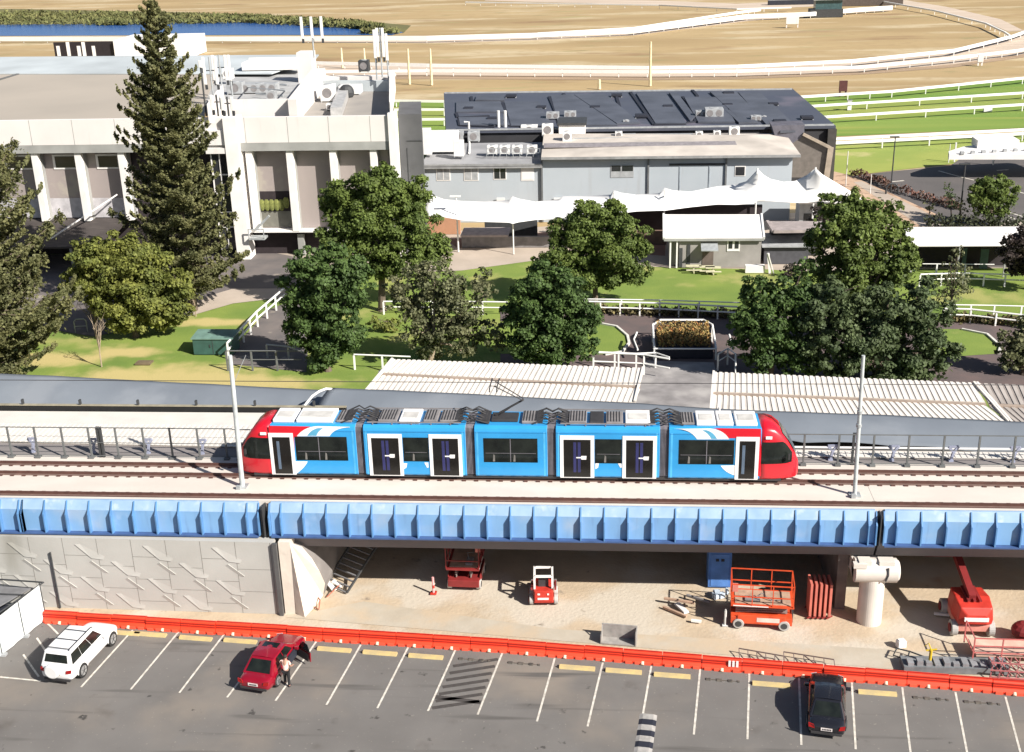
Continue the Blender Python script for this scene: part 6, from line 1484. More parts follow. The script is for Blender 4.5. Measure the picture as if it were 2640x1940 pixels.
# ---- white screened fence at left
t = thing('screen_fence', 'temporary fence with pale blue-white screen at the left edge', 'fence', G(150,1580))
a, c = G(118,1598,0), G(-60,1745,0); hA = 2.25
b = MB(); n = 12; rows = []
for k in range(n+1):
    u = k/n; p = a.lerp(c, u); w_ = .04*math.sin(k*2.3); rows.append([(p.x+w_,p.y+w_,.05),(p.x-w_,p.y,1.0),(p.x,p.y,hA)])
b.loft(rows, close=False, caps=False); b.build('screen_cloth', mat('screen_cloth', (.66,.70,.70), .8, scale=.5), t, world=True, smooth=True)
for k in range(4):
    p = a.lerp(c, k/3*.98); b = MB(); b.tube([(p.x,p.y+.05,0),(p.x,p.y+.05,hA+.08)], .035, 8); b.build('post', m_dark, t, world=True)
    b = MB(); b.cbox((p.x,p.y+.05,0),(.5,.25,.12)); b.build('foot', m_unitg, t, world=True)
b = MB(); b.tube([a+Vector((0,.05,hA)), c+Vector((0,.05,hA))], .025, 6); b.build('top_rail', m_dark, t, world=True)
a2 = G(150,1575,0); b = MB(); b.tube([(a2.x,a2.y+.3,0),(a2.x,a2.y+.3,3.6)], .05, 8); o = rebase(b.build('dark_post', m_dark)); tag(o, 'dark upright post against the retaining wall by the screen fence', 'post')
t = thing('roofed_enclosure', 'grey flat enclosure with dark edge behind the screen fence at the left', 'enclosure', G(0,1560))
b = MB(); q = [G(-60,1492,1.2), G(112,1500,1.2), G(60,1530,1.2), G(-60,1600,1.2)]; b.prism(q, (0,0,.06)); b.build('mesh_top', mat('encl_grey', (.17,.17,.18), .8, scale=2), t, world=True)
b = MB(); b.tube([G(-60,1490,2.0), G(112,1502,2.0), G(-60,1620,2.0)], .05, 6); b.tube([G(-60,1530,1.3), G(80,1535,1.3)], .05, 6); b.build('rail', m_dark, t, world=True)
b = MB(); b.prism([G(-60,1550,.02),G(90,1530,.02),G(110,1570,.02),G(-60,1680,.02)], (0,0,.02)); b.build('dark_mat', m_blk, t, world=True)

# ================================================================ CARS
m_tyre = mat('tyre', (.018,.018,.018), .85)
m_rim = mat('rim_silver', (.5,.5,.5), .35, metal=.6)
def car(name, label, base, rz_, Lc, Wc, Hc, paint, suv=False, spare=False, open_door=False, glass=m_glass):
    t = thing(name, label, 'car', base, rz_)
    # x forward, origin at centre. body stations
    h = Hc; hw = Wc/2; l = Lc/2
    bh = h*.60 if suv else h*.60
    st = [(-l, .42,.66, .80),(-l+.06,.26,bh*.93,.90),(-l+.35,.22,bh*1.0,.97),(-l+.95,.20,bh*1.01,1.0),(-.3,.20,bh*1.0,1.0),(l-1.45,.20,bh*.98,1.0),(l-1.0,.20,bh*.93,.985),(l-.5,.22,bh*.84,.94),(l-.14,.26,bh*.72,.84),(l,.34,bh*.52,.68)]
    if suv: st = [(-l,.45,.95,.86),(-l+.05,.34,bh*1.0,.95),(-l+.4,.30,bh*1.02,1.0),(-.2,.30,bh*1.0,1.0),(l-1.3,.30,bh*.99,1.0),(l-.9,.30,bh*.96,.985),(l-.4,.34,bh*.88,.95),(l-.1,.38,bh*.74,.86),(l,.45,bh*.6,.74)]
    secs = []
    for x, z0, z1, w in st:
        W_ = hw*w; prof = [(0,0),(.82,0),(.97,.10),(1.0,.42),(.985,.66),(.93,.86),(.80,.97),(.45,1.0),(0,1.01)]
        r = [(x, W_*a, z0+(z1-z0)*c_) for a, c_ in prof[1:]] + [(x, -W_*a, z0+(z1-z0)*c_) for a, c_ in prof[1:-1][::-1]]
        secs.append(r)
    b = MB(); b.loft(secs); b.build('body', paint, t, smooth=True).modifiers.new('sub', 'SUBSURF').render_levels = 1
    # greenhouse
    if suv: bx0, bx1, tx0, tx1 = -l+.08, l-1.25, -l+.35, l-2.05
    else: bx0, bx1, tx0, tx1 = -l+.55, l-1.25, -l+1.25, l-2.15
    zb_, zt_ = bh*.965, h; wb, wt = hw*.93, hw*.70 if not suv else hw*.76
    Bc = [Vector((bx0,-wb,zb_)),Vector((bx1,-wb*.96,zb_*.99)),Vector((bx1,wb*.96,zb_*.99)),Vector((bx0,wb,zb_))]
    Tc = [Vector((tx0,-wt,zt_-.05)),Vector((tx1,-wt*.97,zt_-.02)),Vector((tx1,wt*.97,zt_-.02)),Vector((tx0,wt,zt_-.05))]
    b = MB(); b.add(Bc+Tc, [(0,1,5,4),(1,2,6,5),(2,3,7,6),(3,0,4,7),(4,5,6,7)]); b.build('cabin', paint, t, bevel=.07)
    b = MB(); n = 6; rows = []
    for i in range(n+1):
        u = i/n; rows.append([tuple((Tc[0].lerp(Tc[1], u)).lerp(Tc[3].lerp(Tc[2], u), v/6)+Vector((0,0,.045*math.sin(PI*v/6)*.9+.035*math.sin(PI*u)))) for v in range(7)])
    b.loft(rows, close=False, caps=False); b.build('roof', paint, t, smooth=True)
    def pane(nm, q, i0, i1, j0, j1, off):
        "sub-rectangle of quad q=[a,b,c,d] (a-b bottom, d-c top)"
        A, B2, C2, D2 = q
        f = lambda u, v: A.lerp(B2, u).lerp(D2.lerp(C2, u), v)
        nrm = (B2-A).cross(D2-A).normalized(); 
        ctr = (A+B2+C2+D2)/4
        if nrm.dot(ctr - Vector((0,0,zb_-.4))) < 0: nrm = -nrm
        b = MB(); P4 = [f(i0,j0), f(i1,j0), f(i1,j1), f(i0,j1)]; b.prism([p+nrm*off*.2 for p in P4], nrm*off); return b.build(nm, glass, t)
    pane('rear_window', [Bc[3],Bc[0],Tc[0],Tc[3]], .10,.90, .32 if suv else .10,.86, .015)
    pane('windscreen', [Bc[1],Bc[2],Tc[2],Tc[1]], .06,.94,.08,.92, .012)
    for q in ([Bc[0],Bc[1],Tc[1],Tc[0]], [Bc[3],Bc[2],Tc[2],Tc[3]]):
        if suv: pane('side_window', q, .05,.32,.16,.90,.012); pane('side_window', q, .33,.61,.16,.90,.012); pane('side_window', q, .62,.92,.16,.90,.012)
        else: pane('side_window', q, .17,.50,.18,.86,.012); pane('side_window', q, .53,.86,.18,.86,.012)
    # wheels
    R_ = .40 if suv else .33
    for x in (-l+ (.95 if suv else .95), l-.88):
        for s_ in (-1, 1):
            b = MB(); b.tube([(x,s_*(hw-.23),R_),(x,s_*(hw+.012),R_)], R_, 22); w_ = b.build('wheel', m_tyre, t, smooth=False, bevel=.03)
            b = MB(); b.tube([(x,s_*(hw+.0),R_),(x,s_*(hw+.026),R_)], R_*.66, 16); b.build('rim', m_rim, w_)
            b = MB(); 
            for k in range(5):
                a_ = 2*PI*k/5; b.bar((x,s_*(hw+.028),R_),(x+math.cos(a_)*R_*.6,s_*(hw+.028),R_+math.sin(a_)*R_*.6),.05,.012)
            b.build('spokes', m_tdark, w_)
            b = MB(); b.loft([[(x+math.cos(a_)*(R_+e),s_*(hw*.985+q_),R_+math.sin(a_)*(R_+e)) for e, q_ in ((.02,0),(.075,0),(.075,.012),(.02,.012))] for a_ in [PI*k/10 for k in range(11)]]); b.build('wheel_arch', paint, t)
    # rear: plate, lamps, bumper
    zr = bh*.72
    b = MB(); b.box((-l-.03,-.26,zr-.10),(-l-.008,.26,zr+.05)); pl = b.build('number_plate', mat('plate_pale', (.75,.68,.66), .6), t)
    b = MB()
    for k in range(6): b.box((-l-.036,-.20+k*.07,zr-.065),(-l-.031,-.155+k*.07,zr+.015))
    b.build('plate_characters', m_tdark, pl)
    for s_ in (-1, 1):
        b = MB(); b.prism([(-l+.03,s_*hw*.60,zr-.02),(-l+.06,s_*hw*.91,zr+.02),(-l+.10,s_*hw*.93,zr+.20),(-l+.03,s_*hw*.66,zr+.17)], (-.05,0,0)); b.build('tail_lamp', mat('tail_red', (.35,.01,.01), .25), t)
        b = MB(); b.prism([(l-.20,s_*hw*.55,bh*.62),(l-.32,s_*hw*.86,bh*.66),(l-.40,s_*hw*.88,bh*.76),(l-.24,s_*hw*.58,bh*.74)], (.04,0,0)); b.build('headlight', m_unitg, t)
        b = MB(); b.box((l-1.75,s_*(hw+.20),zb_-.02),(l-1.60,s_*(hw-.03),zb_+.14)); b.build('mirror', paint, t, bevel=.03)
    b = MB(); b.box((-l-.02,-hw*.78,.30),(-l+.1,hw*.78,.42)); b.build('bumper_trim', m_tdark, t)
    if suv:
        for s_ in (-1, 1):
            b = MB(); b.tube([(tx0+.15,s_*wt*.88,zt_+.02),(tx0+.2,s_*wt*.88,zt_+.09),(tx1-.1,s_*wt*.88,zt_+.09),(tx1,s_*wt*.88,zt_+.02)], .025, 6); b.build('roof_rail', m_tdark, t)
        for u in (.08,.42,.78):
            x = tx0+(tx1-tx0)*u; b = MB(); b.tube([(x,-wt*.88,zt_+.10),(x,wt*.88,zt_+.10)], .022, 6); b.build('roof_bar', m_tdark, t)
    if spare:
        b = MB(); b.tube([(-l-.02,.10,.95),(-l-.06,.10,.95),(-l-.24,.10,.95),(-l-.28,.10,.95)], [.30,.40,.40,.32], 24); b.build('spare_wheel_cover', paint, t, smooth=False, bevel=.02)
    return t, l, hw, bh, Tc, Bc
m_carw = mat('car_white', (.80,.79,.78), .3, var=.02, coat=.5)
m_carr = mat('car_red', (.24,.004,.016), .28, var=.05, coat=.7)
m_cark = mat('car_black', (.012,.012,.016), .25, var=.05, coat=.6)
# white SUV: rear toward the camera
gr, gf = G(190,1745), G(262,1620)
def heading(rear, front): d = G(*front)-G(*rear); return math.atan2(d.y, d.x)
c = G(213,1676+12); car('four_wheel_drive', 'white four-wheel drive with spare wheel cover on its back, parked at the left', (-27.85,52.75,0), R(81.5), 4.75, 1.88, 1.82, m_carw, suv=True, spare=True)
redc = car('sedan', 'red sedan with its driver-side door open and a person beside it', (-17.4,52.4,0), R(79), 4.75, 1.82, 1.46, m_carr)
blk = car('sedan', 'black sedan parked alone on the right with red tail lamps', (10.45,50.05,0), R(80.5), 4.65, 1.80, 1.44, m_cark)
t, l, hw, bh, Tc, Bc = redc
b = MB(); b.box((Tc[1].x-.55,-.42,1.452+.03),(Tc[1].x-.12,.42,1.462+.035)); b.build('sunroof', m_glass, t)
# open front door (right-hand side) swung out
b = MB(); hx = l-1.42; ang = R(62); dx_, dy_ = -math.cos(ang), -math.sin(ang)
def dp(u, z, o=0): return (hx+dx_*u, -hw+.02+dy_*u, z)
b.prism([dp(0,.32),dp(1.08,.32),dp(1.12,.88),dp(0,.86)], (-.06*dy_,.06*dx_,0)); dr = b.build('door', m_carr, t, bevel=.02)
b = MB(); b.prism([dp(.12,.86),dp(1.10,.88),dp(.92,1.30),dp(.55,1.36)], (-.03*dy_,.03*dx_,0)); b.build('door_window', m_glass, dr)
b = MB(); b.prism([(p[0]+.075*dy_,p[1]-.075*dx_,p[2]) for p in (dp(.06,.36),dp(1.02,.36),dp(1.05,.84),dp(.06,.82))], (.01*dy_,-.01*dx_,0)); b.build('door_lining', m_tdark, dr)
b = MB(); b.prism([(p[0]-.075*dy_,p[1]+.075*dx_,p[2]) for p in (dp(.06,.36),dp(1.02,.36),dp(1.05,.84),dp(.06,.82))], (-.01*dy_,.01*dx_,0)); b.build('door_lining', m_tdark, dr)
b = MB(); b.box((hx-1.1,-hw-.012,.36),(hx-.02,-hw+.05,.86)); b.build('door_opening', m_blk, t)

# ================================================================ PERSON
def skin_obj(name, verts, edges, rad, m, parent, root=0, lv=2):
    me = bpy.data.meshes.new(name); me.from_pydata(verts, edges, []); me.materials.append(m)
    o = bpy.data.objects.new(name, me); COL.objects.link(o); o.parent = parent; ORIGIN[o.name] = ORIGIN[parent.name]
    o.modifiers.new('skin', 'SKIN'); sv_ = me.skin_vertices[0].data
    for i, r in enumerate(rad): sv_[i].radius = (r, r) if not isinstance(r, tuple) else r
    for i in range(len(rad)): sv_[i].use_root = (i == root)
    s = o.modifiers.new('sub', 'SUBSURF'); s.levels = lv; s.render_levels = lv
    return o
def person(label, base, rz_, shirt, trousers, hairm):
    t = thing('person', label, 'person', base, rz_)
    V = []; E = []; Rr = []
    def v(p, r, par=None):
        V.append(p); Rr.append(r); i = len(V)-1
        if par is not None: E.append((par, i))
        return i
    pel = v((0,0,.95), (.15,.11)); wa = v((0,.0,1.10), (.13,.10), pel); ch = v((.03,0,1.30), (.16,.12), wa); nb = v((.05,0,1.45), .075, ch); nk = v((.06,0,1.52), .055, nb)
    hd = v((.08,0,1.62), .095, nk); v((.09,0,1.70), .085, hd)
    for s in (-1, 1):
        sh_ = v((.03,s*.19,1.40), .06, nb); el = v((.10,s*.25,1.13), .045, sh_); wr = v((.34,s*.20,1.02+.04*s), .030, el); pm = v((.42,s*.19,1.02+.04*s), .035, wr)
        for k in range(4):
            f1 = v((.475,s*(.16+k*.022),1.02+.04*s), .010, pm); f2 = v((.505,s*(.16+k*.022),.995+.04*s), .009, f1); v((.50,s*(.16+k*.022),.965+.04*s), .008, f2)
        th = v((.44,s*.15,1.03+.04*s), .011, pm); v((.475,s*.135,1.03+.04*s), .010, th)
        hp = v((0,s*.10,.90), .09, pel); kn = v((.04+.05*s,s*.13,.50), .062, hp); an = v((-.02+.10*s,s*.16,.09), .045, kn); v((.12+.10*s,s*.17,.045), .04, an)
    skin_obj('body', V, E, Rr, mat('skin', (.42,.24,.17), .6), t)
    S = [(0,0,.93),(0,0,1.10),(.03,0,1.30),(.05,0,1.44)]; SE = [(0,1),(1,2),(2,3)]; SR = [(.19,.15),(.175,.14),(.20,.15),(.12,.10)]
    for s in (-1, 1): i = len(S); S += [(.03,s*.19,1.41),(.07,s*.235,1.24)]; SE += [(2,i),(i,i+1)]; SR += [.088,.075]
    skin_obj('shirt', S, SE, SR, shirt, t)
    S = [(0,0,.93)]; SE = []; SR = [(.165,.13)]
    for s in (-1, 1): i = len(S); S += [(0,s*.10,.86),(.04+.05*s,s*.13,.50),(-.02+.10*s,s*.16,.10)]; SE += [(0,i),(i,i+1),(i+1,i+2)]; SR += [.115,.085,.068]
    skin_obj('trousers', S, SE, SR, trousers, t)
    b = MB(); b.sphere((.065,0,1.70), .108, 12, 8, (1,.95,.95)); b.build('hair', hairm, t, smooth=True)
    b = MB(); b.prism([(.168,-.012,1.66),(.168,.012,1.66),(.185,0,1.625)], (0,0,.01)); b.build('nose', mat('skin', ()), t)
    for s in (-1, 1):
        b = MB(); b.sphere((-.0+.06+.10*s,s*.17,.05), .06, 8, 6, (2.2,.85,.8)); b.build('shoe', m_blk, t, smooth=True)
        b = MB(); b.sphere((.17,s*.035,1.665), .012, 6, 5); b.build('eye', m_blk, t)
        b = MB(); b.sphere((.07,s*.10,1.64), .022, 6, 5, (1,.5,1.4)); b.build('ear', mat('skin', ()), t)
    b = MB(); b.box((.166,-.025,1.595),(.176,.025,1.603)); b.build('mouth', mat('lip', (.25,.08,.07), .6), t)
    return t
person('person in pale pink shirt and black trousers at the open door of the red car', (-16.35,50.9,0), R(80), mat('shirt_pink', (.78,.52,.46), .8, scale=3), mat('trousers_black', (.015,.015,.017), .8), mat('hair_dark', (.03,.022,.018), .8))
# ================================================================ MACHINES AND LOOSE THINGS IN THE YARD
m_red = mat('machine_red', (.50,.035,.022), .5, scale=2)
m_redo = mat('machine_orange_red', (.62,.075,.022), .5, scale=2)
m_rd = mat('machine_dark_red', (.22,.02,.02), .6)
m_tan = mat('deck_tan', (.42,.28,.20), .8, scale=3)
def wheel(t, x, y, r, w, hubm=None, side=-1):
    b = MB(); b.tube([(x,y,r),(x,y+w,r)], r, 20); o = b.build('wheel', mat('solid_tyre_pale', (.42,.40,.38), .8), t, bevel=.03)
    b = MB(); yy = y-.02 if side < 0 else y+w+.02; b.tube([(x,yy,r),(x,yy+.04,r)], r*.58, 14); b.build('hub', hubm or m_dark, o)
def scissor_lift(label, loc, rz_, paint, L=3.0, W=1.5, top=2.55):
    t = thing('scissor_lift', label, 'scissor lift', loc, rz_, 'scissor lifts in the yard')
    l = L/2
    b = MB(); b.box((-l,-W/2+.05,.28),(l,W/2-.05,.72)); b.box((-l+.35,-W/2,.34),(l-.35,-W/2+.049,.86)); b.box((-l+.35,W/2-.049,.34),(l-.35,W/2,.86)); b.build('chassis', paint, t, bevel=.03)
    b = MB(); b.box((-.25,-W/2-.012,.48),(.95,-W/2-.002,.74)); pl = b.build('name_panel', mat('panel_pink', (.70,.52,.46), .7), t)
    for x in (-l+.42, l-.42):
        wheel(t, x, -W/2-.02, .30, .26); wheel(t, x, W/2-.24, .30, .26, side=1)
    b = MB()
    for k in range(4):
        z = .82+k*.13
        for y in (-.42,.42): b.bar((-l+.25,y,z),(l-.3,y,z+.11),.05,.07); b.bar((-l+.3,y+.06,z+.11),(l-.25,y+.06,z),.05,.07)
    b.build('scissor_stack', mat('arm_grey', (.28,.22,.20), .6), t)
    zp = 1.38
    b = MB(); b.box((-l-.02,-W/2,zp),(l+.05,W/2,zp+.10)); b.build('platform', paint, t)
    b = MB(); b.box((-l+.1,-W/2-.008,zp+.02),(l*.2,-W/2-.001,zp+.08)); b.build('stripe', m_white, t)
    b = MB(); b.box((-l+.2,-W/2+.15,zp+.101),(l-.1,W/2-.15,zp+.13)); b.build('deck_load', m_tan, t)
    b = MB(); b.tube([(-.5,-.3,zp+.15),(0,-.1,zp+.45),(.5,-.35,zp+.16),(1.0,-.3,zp+.2)], .03, 5); b.box((-.9,-.5,zp+.131),(-.1,-.1,zp+.24)); b.build('tool_pile', m_tgrey, t)
    b = MB()
    for (x0,y0,x1,y1) in ((-l,-W/2,l,-W/2),(-l,W/2,l,W/2),(-l,-W/2,-l,W/2),(l,-W/2,l,W/2)):
        for z in (top, zp+.62): b.bar((x0,y0,z),(x1,y1,z),.05)
    for x in (-l,-l/3,l/3,l):
        for y in (-W/2,W/2): b.bar((x,y,zp+.1),(x,y,top),.05)
    b.build('guard_rail', paint, t)
    b = MB(); b.box((-l+.02,-W/2-.05,top-.42),(-l+.32,-W/2+.18,top-.02)); b.build('control_box', mat('ctrl_pink', (.62,.20,.16), .5), t)
    b = MB()
    for k in range(5): b.box((l+.02,-.25,.25+k*.26),(l+.07,.25,.29+k*.26))
    for y in (-.25,.25): b.box((l+.02,y-.02,.2),(l+.07,y+.02,1.4))
    b.build('ladder', m_dark, t)
    return t
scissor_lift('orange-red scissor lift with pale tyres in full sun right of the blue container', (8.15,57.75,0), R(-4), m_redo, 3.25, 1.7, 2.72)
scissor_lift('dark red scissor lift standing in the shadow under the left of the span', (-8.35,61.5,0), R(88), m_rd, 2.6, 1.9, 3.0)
# skid steer
t = thing('skid_steer', 'red and white compact skid-steer loader at the edge of the shadow', 'loader', (-3.75,59.6,0), R(93))
b = MB(); b.box((-.85,-.55,.25),(.6,.55,1.0)); b.box((-.9,-.50,.35),(-.84,.50,1.02)); b.build('body', m_red, t, bevel=.05)
b = MB(); b.box((-.93,-.28,.50),(-.91,.34,.62)); b.box((-.93,.20,.80),(-.91,.34,.90)); b.box((-.93,-.30,.80),(-.91,-.20,.90)); b.build('decal', m_white, t)
b = MB()
for x, z0, z1 in ((-.55,1.0,1.75),(.45,1.0,1.75)):
    for y in (-.50,.50): b.bar((x,y,.9),(x,y,z1),.11)
for y in (-.50,.50): b.bar((-.58,y,1.78),(.5,y,1.78),.11)
for x in (-.55,.45): b.bar((x,-.5,1.78),(x,.5,1.78),.11)
b.build('roll_cage', m_white, t)
b = MB(); b.box((-.3,-.28,1.0),(.15,.28,1.12)); b.box((-.35,-.28,1.0),(-.25,.28,1.5)); b.build('seat', m_dark, t)
b = MB()
for y in (-.66,.66): b.bar((-.75,y,1.1),(.9,y,.55),.10,.14); b.bar((.9,y,.6),(1.15,y,.25),.10,.12)
b.build('lift_arm', m_rd, t)
b = MB(); b.loft([[(1.1,y,.1),(1.65,y,.08),(1.68,y,.14),(1.25,y,.2),(1.15,y,.6),(1.08,y,.6)] for y in (-.75,.75)]); b.build('bucket', m_tgrey, t)
for x in (-.5,.35):
    for y, s in ((-.80,-1),(.58,1)): wheel(t, x, y, .30, .22, m_rd, s)
# boom lift right
t = thing('boom_lift', 'red boom lift with white band, its boom reaching under the viaduct', 'boom lift', (19.1,58.1,0), R(90))
b = MB(); b.box((-1.5,-.85,.35),(1.2,.85,.75)); b.build('chassis', mat('boom_pink', (.62,.25,.20), .6), t, bevel=.04)
for x in (-1.2,.9):
    for y, s in ((-1.10,-1),(.80,1)): wheel(t, x, y, .42, .32, m_rd, s)
b = MB(); b.loft([[(x,-w*.95,z0),(x,-w,z0+.3),(x,-w*.9,z1),(x,w*.9,z1),(x,w,z0+.3),(x,w*.95,z0)] for x, w, z0, z1 in ((-1.75,.55,.95,1.5),(-1.55,.92,.85,1.85),(-.6,1.0,.8,2.0),(.5,.9,.8,1.85),(.9,.6,.85,1.6))]); b.build('turret', m_red, t, bevel=.06)
b = MB(); b.box((-1.80,-.62,1.15),(-1.72,.62,1.36)); b.build('white_band', m_white, t)
b = MB()
for y in (-.35,-.05,.25): b.box((-1.2,y,2.0),(.3,y+.14,2.08))
b.build('vent_rib', m_rd, t)
b = MB(); b.bar((-1.0,.1,2.1),(3.4,.1,2.9),.36,.36); b.bar((3.2,.1,2.9),(5.0,.1,2.2),.28,.28); b.build('boom', m_rd, t)
b = MB(); b.box((4.9,-.9,1.2),(6.0,1.1,1.3)); b.bar((4.9,-.9,2.3),(4.9,1.1,2.3),.06); b.bar((6,-.9,2.3),(6,1.1,2.3),.06)
for x in (4.9,6.0):
    for y in (-.9,1.1): b.bar((x,y,1.3),(x,y,2.3),.06)
b.build('basket', m_rd, t)
# platform of another lift at the right edge
t = thing('lift_platform', 'red lift basket and tan slab at the right edge behind the barriers', 'lift platform', G(2570,1720))
gx = G(2500,1715); b = MB(); x0, y0 = gx.x, gx.y
b.box((x0+.3,y0+.1,.45),(x0+4.2,y0+1.6,.55)); b.build('platform_floor', mat('floor_peach', (.62,.42,.33), .8), t, world=True)
b = MB()
for z in (.75,1.15,1.6): b.bar((x0+.1,y0,z),(x0+4.4,y0-.1,z),.05)
for k in range(4): b.bar((x0+.1+k*1.4,y0,.3),(x0+.1+k*1.4,y0,1.6),.06)
for z in (.75,1.6): b.bar((x0+.1,y0,z),(x0+.1,y0+1.6,z),.05)
b.bar((x0+.1,y0+1.6,.3),(x0+.1,y0+1.6,1.6),.06)
b.build('guard_rail', mat('rail_pinkred', (.50,.13,.12), .6), t, world=True)
b = MB(); b.sphere((x0+3.4,y0+2.4,.55), .65, 14, 8, (1.1,1,.8)); o = rebase(b.build('tank', m_rd)); tag(o, 'dark red rounded tank at the right edge beyond the lift basket', 'tank')
t = thing('scrap_steel', 'pile of pinkish steel frames at the lower right of the yard', 'frames', G(2600,1745))
b = MB(); g = G(2550,1750); rg = random.Random(4)
for k in range(9):
    x = g.x+k*.42; b.bar((x,g.y-.1,.05),(x+.3,g.y+.5,.95),.05); b.bar((x,g.y+.5,.95),(x+.7,g.y+.1,.1),.05)
b.bar((g.x,g.y,.95),(g.x+4,g.y-.3,.95),.06); b.bar((g.x,g.y,.5),(g.x+4,g.y-.3,.5),.05); b.bar((g.x,g.y,.1),(g.x+4,g.y-.3,.1),.06)
b.build('frame', mat('frame_pink', (.42,.14,.14), .6), t, world=True)
g = G(2395,1725); b = MB(); b.tube([g, g+Vector((0,0,1.15))], .08, 10); b.bar(g+Vector((-.25,0,1.1)), g+Vector((.3,.05,1.15)), .06); b.tube([g+Vector((0,0,1.15)), g+Vector((-.15,.05,1.5)), g+Vector((-.3,.1,1.3))], .03, 6); o = rebase(b.build('pipe_post', mat('pipe_yellow', (.62,.45,.03), .5))); tag(o, 'yellow pipe post standing behind the barriers on the right', 'post')
t = thing('plant_skid', 'long dark grey skid with pallets behind the barriers on the right', 'skid', G(2440,1735))
g = G(2330,1735); b = MB(); b.box((g.x,g.y,.0),(g.x+5.2,g.y+1.0,.35)); b.build('base', mat('skid_grey', (.16,.17,.18), .7, scale=3), t, world=True)
b = MB(); rg = random.Random(9)
for k in range(11): x = g.x+.2+k*.45; b.box((x,g.y+.1,.352),(x+.3,g.y+.35+rg.random()*.5,.42+rg.random()*.25))
b.build('load', mat('load_grey', (.25,.25,.26), .7, scale=3), t, world=True)
t = thing('bent_pipes', 'bent dark pipe frame lying left of the yellow post', 'frame', G(2350,1690))
b = MB(); pts = [G(x,y,.25) for x,y in ((2312,1672),(2303,1690),(2340,1702),(2385,1712),(2400,1700),(2345,1680),(2312,1672))]; b.tube(pts, .04, 6); b.tube([G(2345,1680,.25), G(2338,1702,.25)], .04, 6); b.build('frame', m_dark, t, world=True)
g = G(2322,1668); b = MB(); b.cbox((g.x,g.y,0),(.45,.35,.4),.3); b.cbox((g.x,g.y,.402),(.35,.25,.05),.3); o = rebase(b.build('white_bucket', m_white, None, bevel=.03)); tag(o, 'small white tub at the end of the dark pipe frame', 'tub')
for i, (x0, x1, lb) in enumerate(((1905,2020,'left scaffold frame lying against the barriers'),(2020,2150,'right scaffold frame lying against the barriers'))):
    b = MB(); a, c = G(x0,1672+i*9,.35), G(x1,1692+i*9,.35); b.bar(a, c, .05); b.bar(a+Vector((0,-.5,-.3)), c+Vector((0,-.5,-.3)), .05)
    for k in range(6): p = a.lerp(c, k/5); b.bar(p, p+Vector((0,-.5,-.3)), .04)
    b.bar(a.lerp(c,.4), a.lerp(c,.75)+Vector((0,-.7,-.28)), .05)
    o = rebase(b.build('scaffold_frame', mat('scaffold_brown', (.14,.10,.09), .7))); tag(o, 'dark '+lb, 'frame', 'scaffold frames lying behind the barriers')
# grey trough
t = thing('steel_trough', 'grey steel trough standing just behind the barriers in the middle', 'trough', G(1595,1668))
g = G(1548,1660); L2 = (G(1640,1668)-g).length; rz_ = math.atan2(G(1640,1668).y-g.y, G(1640,1668).x-g.x)
t.location = g; t.rotation_euler = (0,0,rz_); ORIGIN[t.name] = Matrix.Translation(g) @ Matrix.Rotation(rz_,4,'Z')
b = MB(); b.box((0,.62,.0),(L2,.68,.80)); b.box((0,0,.0),(L2,.68,.06)); b.box((0,0,.06),(.05,.61,.5)); b.box((L2-.05,0,.06),(L2,.61,.80)); b.bar((.03,.02,.06),(.03,.65,.8),.05); b.bar((0,.65,.83),(L2,.65,.83),.07); b.bar((L2-.03,.0,.06),(L2-.03,.0,.75),.05)
b.build('panel', mat('trough_grey', (.32,.30,.28), .7, scale=3), t)
# blue container / toilet cabin
t = thing('blue_cabin', 'blue portable cabin in the shadow left of the orange-red scissor lift', 'cabin', (6.2,61.7,0))
b = MB(); b.box((-.65,-.6,.05),(.65,.65,2.5)); b.build('wall', mat('cabin_blue', (.07,.18,.48), .6), t, bevel=.02)
b = MB(); b.box((-.70,-.66,2.503),(.70,.7,2.66)); b.build('roof', mat('cabin_roof', (.12,.14,.18), .6), t, bevel=.03)
b = MB(); b.box((-.50,-.63,.15),(.50,-.602,2.2)); dr = b.build('door', mat('cabin_door', (.09,.22,.55), .6), t)
b = MB()
for x in (-.25,.05): b.box((x,-.65,1.75),(x+.18,-.632,1.92))
b.build('vent', m_blk, dr)
g = G(1850,1540); b = MB(); rg = random.Random(2)
for k in range(6): b.cbox((g.x+rg.uniform(-.5,.6),g.y+rg.uniform(-.2,.4),0),(rg.uniform(.15,.4),rg.uniform(.1,.3),rg.uniform(.15,.4)),rg.random()*3)
o = rebase(b.build('debris_bags', mat('bag_pale', (.5,.58,.68), .8))); tag(o, 'pale bags and offcuts at the foot of the blue cabin', 'bags')
for i, (x0,y0,x1,y1,z,lb,m_) in enumerate([(1770,1535,1830,1552,.25,'topmost dark beam of the scrap left of the blue cabin',m_tgrey),(1712,1543,1790,1555,.3,'long pale-edged beam at the left end of the scrap',m_tan),(1710,1565,1770,1590,.1,'slanting plank at the shadow edge of the scrap',m_tan),
        (1745,1556,1770,1580,.2,'short pale box section in the scrap heap',m_cream),(1782,1600,1808,1603,.12,'white offcut lying in the shadow of the scissor lift',m_white),(2408,1582,2448,1586,.15,'white plank left of the red boom lift',m_white)]):
    b = MB(); b.bar(G(x0,y0,z), G(x1,y1,z), .30 if i in (3,) else .14, .12); o = rebase(b.build('beam', m_)); tag(o, lb, 'beam')
g = G(1869,1612); b = MB(); b.tube([g, g+Vector((0,0,.9))], .07, 8); b.cbox((g.x,g.y,0),(.3,.3,.05)); b.tube([g+Vector((0,0,.9)), g+Vector((0,0,1.0))], .04, 8); o = rebase(b.build('white_bollard', mat('bollard_grey', (.6,.6,.58), .7))); tag(o, 'short white bollard against the left wheel of the orange-red scissor lift', 'bollard')
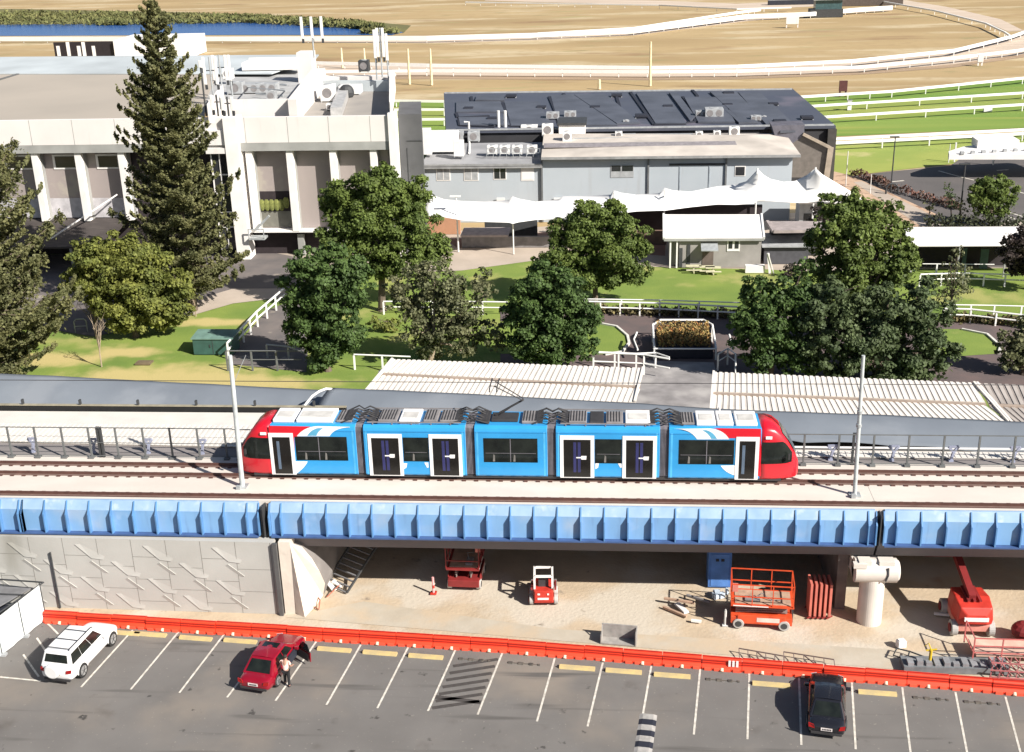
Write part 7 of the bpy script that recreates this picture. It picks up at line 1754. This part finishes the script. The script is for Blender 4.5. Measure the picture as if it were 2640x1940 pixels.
# stack of barrier boards in the shade edge
t = thing('board_stack', 'row of upright red barrier boards, half sunlit, left of the pier', 'barrier boards', G(2105,1600))
g = G(2083,1597)
for k in range(5):
    b = MB(); x = g.x+.1+k*.26; b.box((x-.05,g.y+.1,.12),(x+.08,g.y+1.2,2.1)); b.build('board', mat('board_red', (.58,.16,.12), .6, scale=1), t, world=True)
b = MB()
for k in range(5): x = g.x+.1+k*.26; b.bar((x-.15,g.y,.05),(x+.2,g.y+.3,.05),.06); b.bar((x-.1,g.y+1.1,.05),(x+.1,g.y+1.4,.05),.06)
b.build('foot', m_rd, t, world=True)
# leaning ribbed stack on the left under the span
t = thing('grating_stack', 'leaning dark ribbed grating panels beside the abutment under the viaduct', 'gratings', (-15.2,60.8,0))
a0, a1 = G(838,1505,.1), G(878,1522,.1); up = Vector((1.9,3.2,2.3))
b = MB()
for k in range(12):
    u = k/11; p = a0+up*u*.95; q = a1+up*u*.95; b.bar(p, q+(q-p)*.35, .09, .07)
b.build('bar', mat('grating_grey', (.20,.20,.21), .6), t, world=True)
b = MB(); b.bar(a0, a0+up, .10, .12); b.bar(a1+(a1-a0)*.4, a1+(a1-a0)*.4+up, .10, .12); b.build('frame', m_dark, t, world=True)
for i, (p, q) in enumerate((((832,1485),(862,1522)),((858,1498),(882,1512)))):
    b = MB(); b.bar(G(*p,.35), G(*q,.15), .28, .08); o = rebase(b.build('white_plank', m_white)); tag(o, ('longer' if i == 0 else 'shorter')+' white plank at the foot of the leaning gratings', 'plank')
b = MB(); b.tube([G(800,1560,.05),G(822,1572,.05),G(825,1548,.3),G(815,1535,.1)], .04, 5); b.tube([G(842,1540,.05),G(876,1508,.5)], .035, 5); o = rebase(b.build('rusty_rod', mat('rod_rust', (.34,.10,.06), .8))); tag(o, 'rusty bent rods on the ground beside the abutment', 'rods')
g = G(1118,1530); t = thing('pink_post', 'thin red and white marker post in front of the dark scissor lift', 'post', g)
b = MB(); b.tube([(0,0,.06),(0,0,1.05)], .07, 8); b.build('post', mat('post_pink', (.80,.40,.40), .6), t)
b = MB(); b.cbox((0,0,0),(.35,.35,.06)); b.build('foot', m_red, t)
b = MB(); b.tube([(0,0,.35),(0,0,.55)], .075, 8); b.build('band', m_red, t)
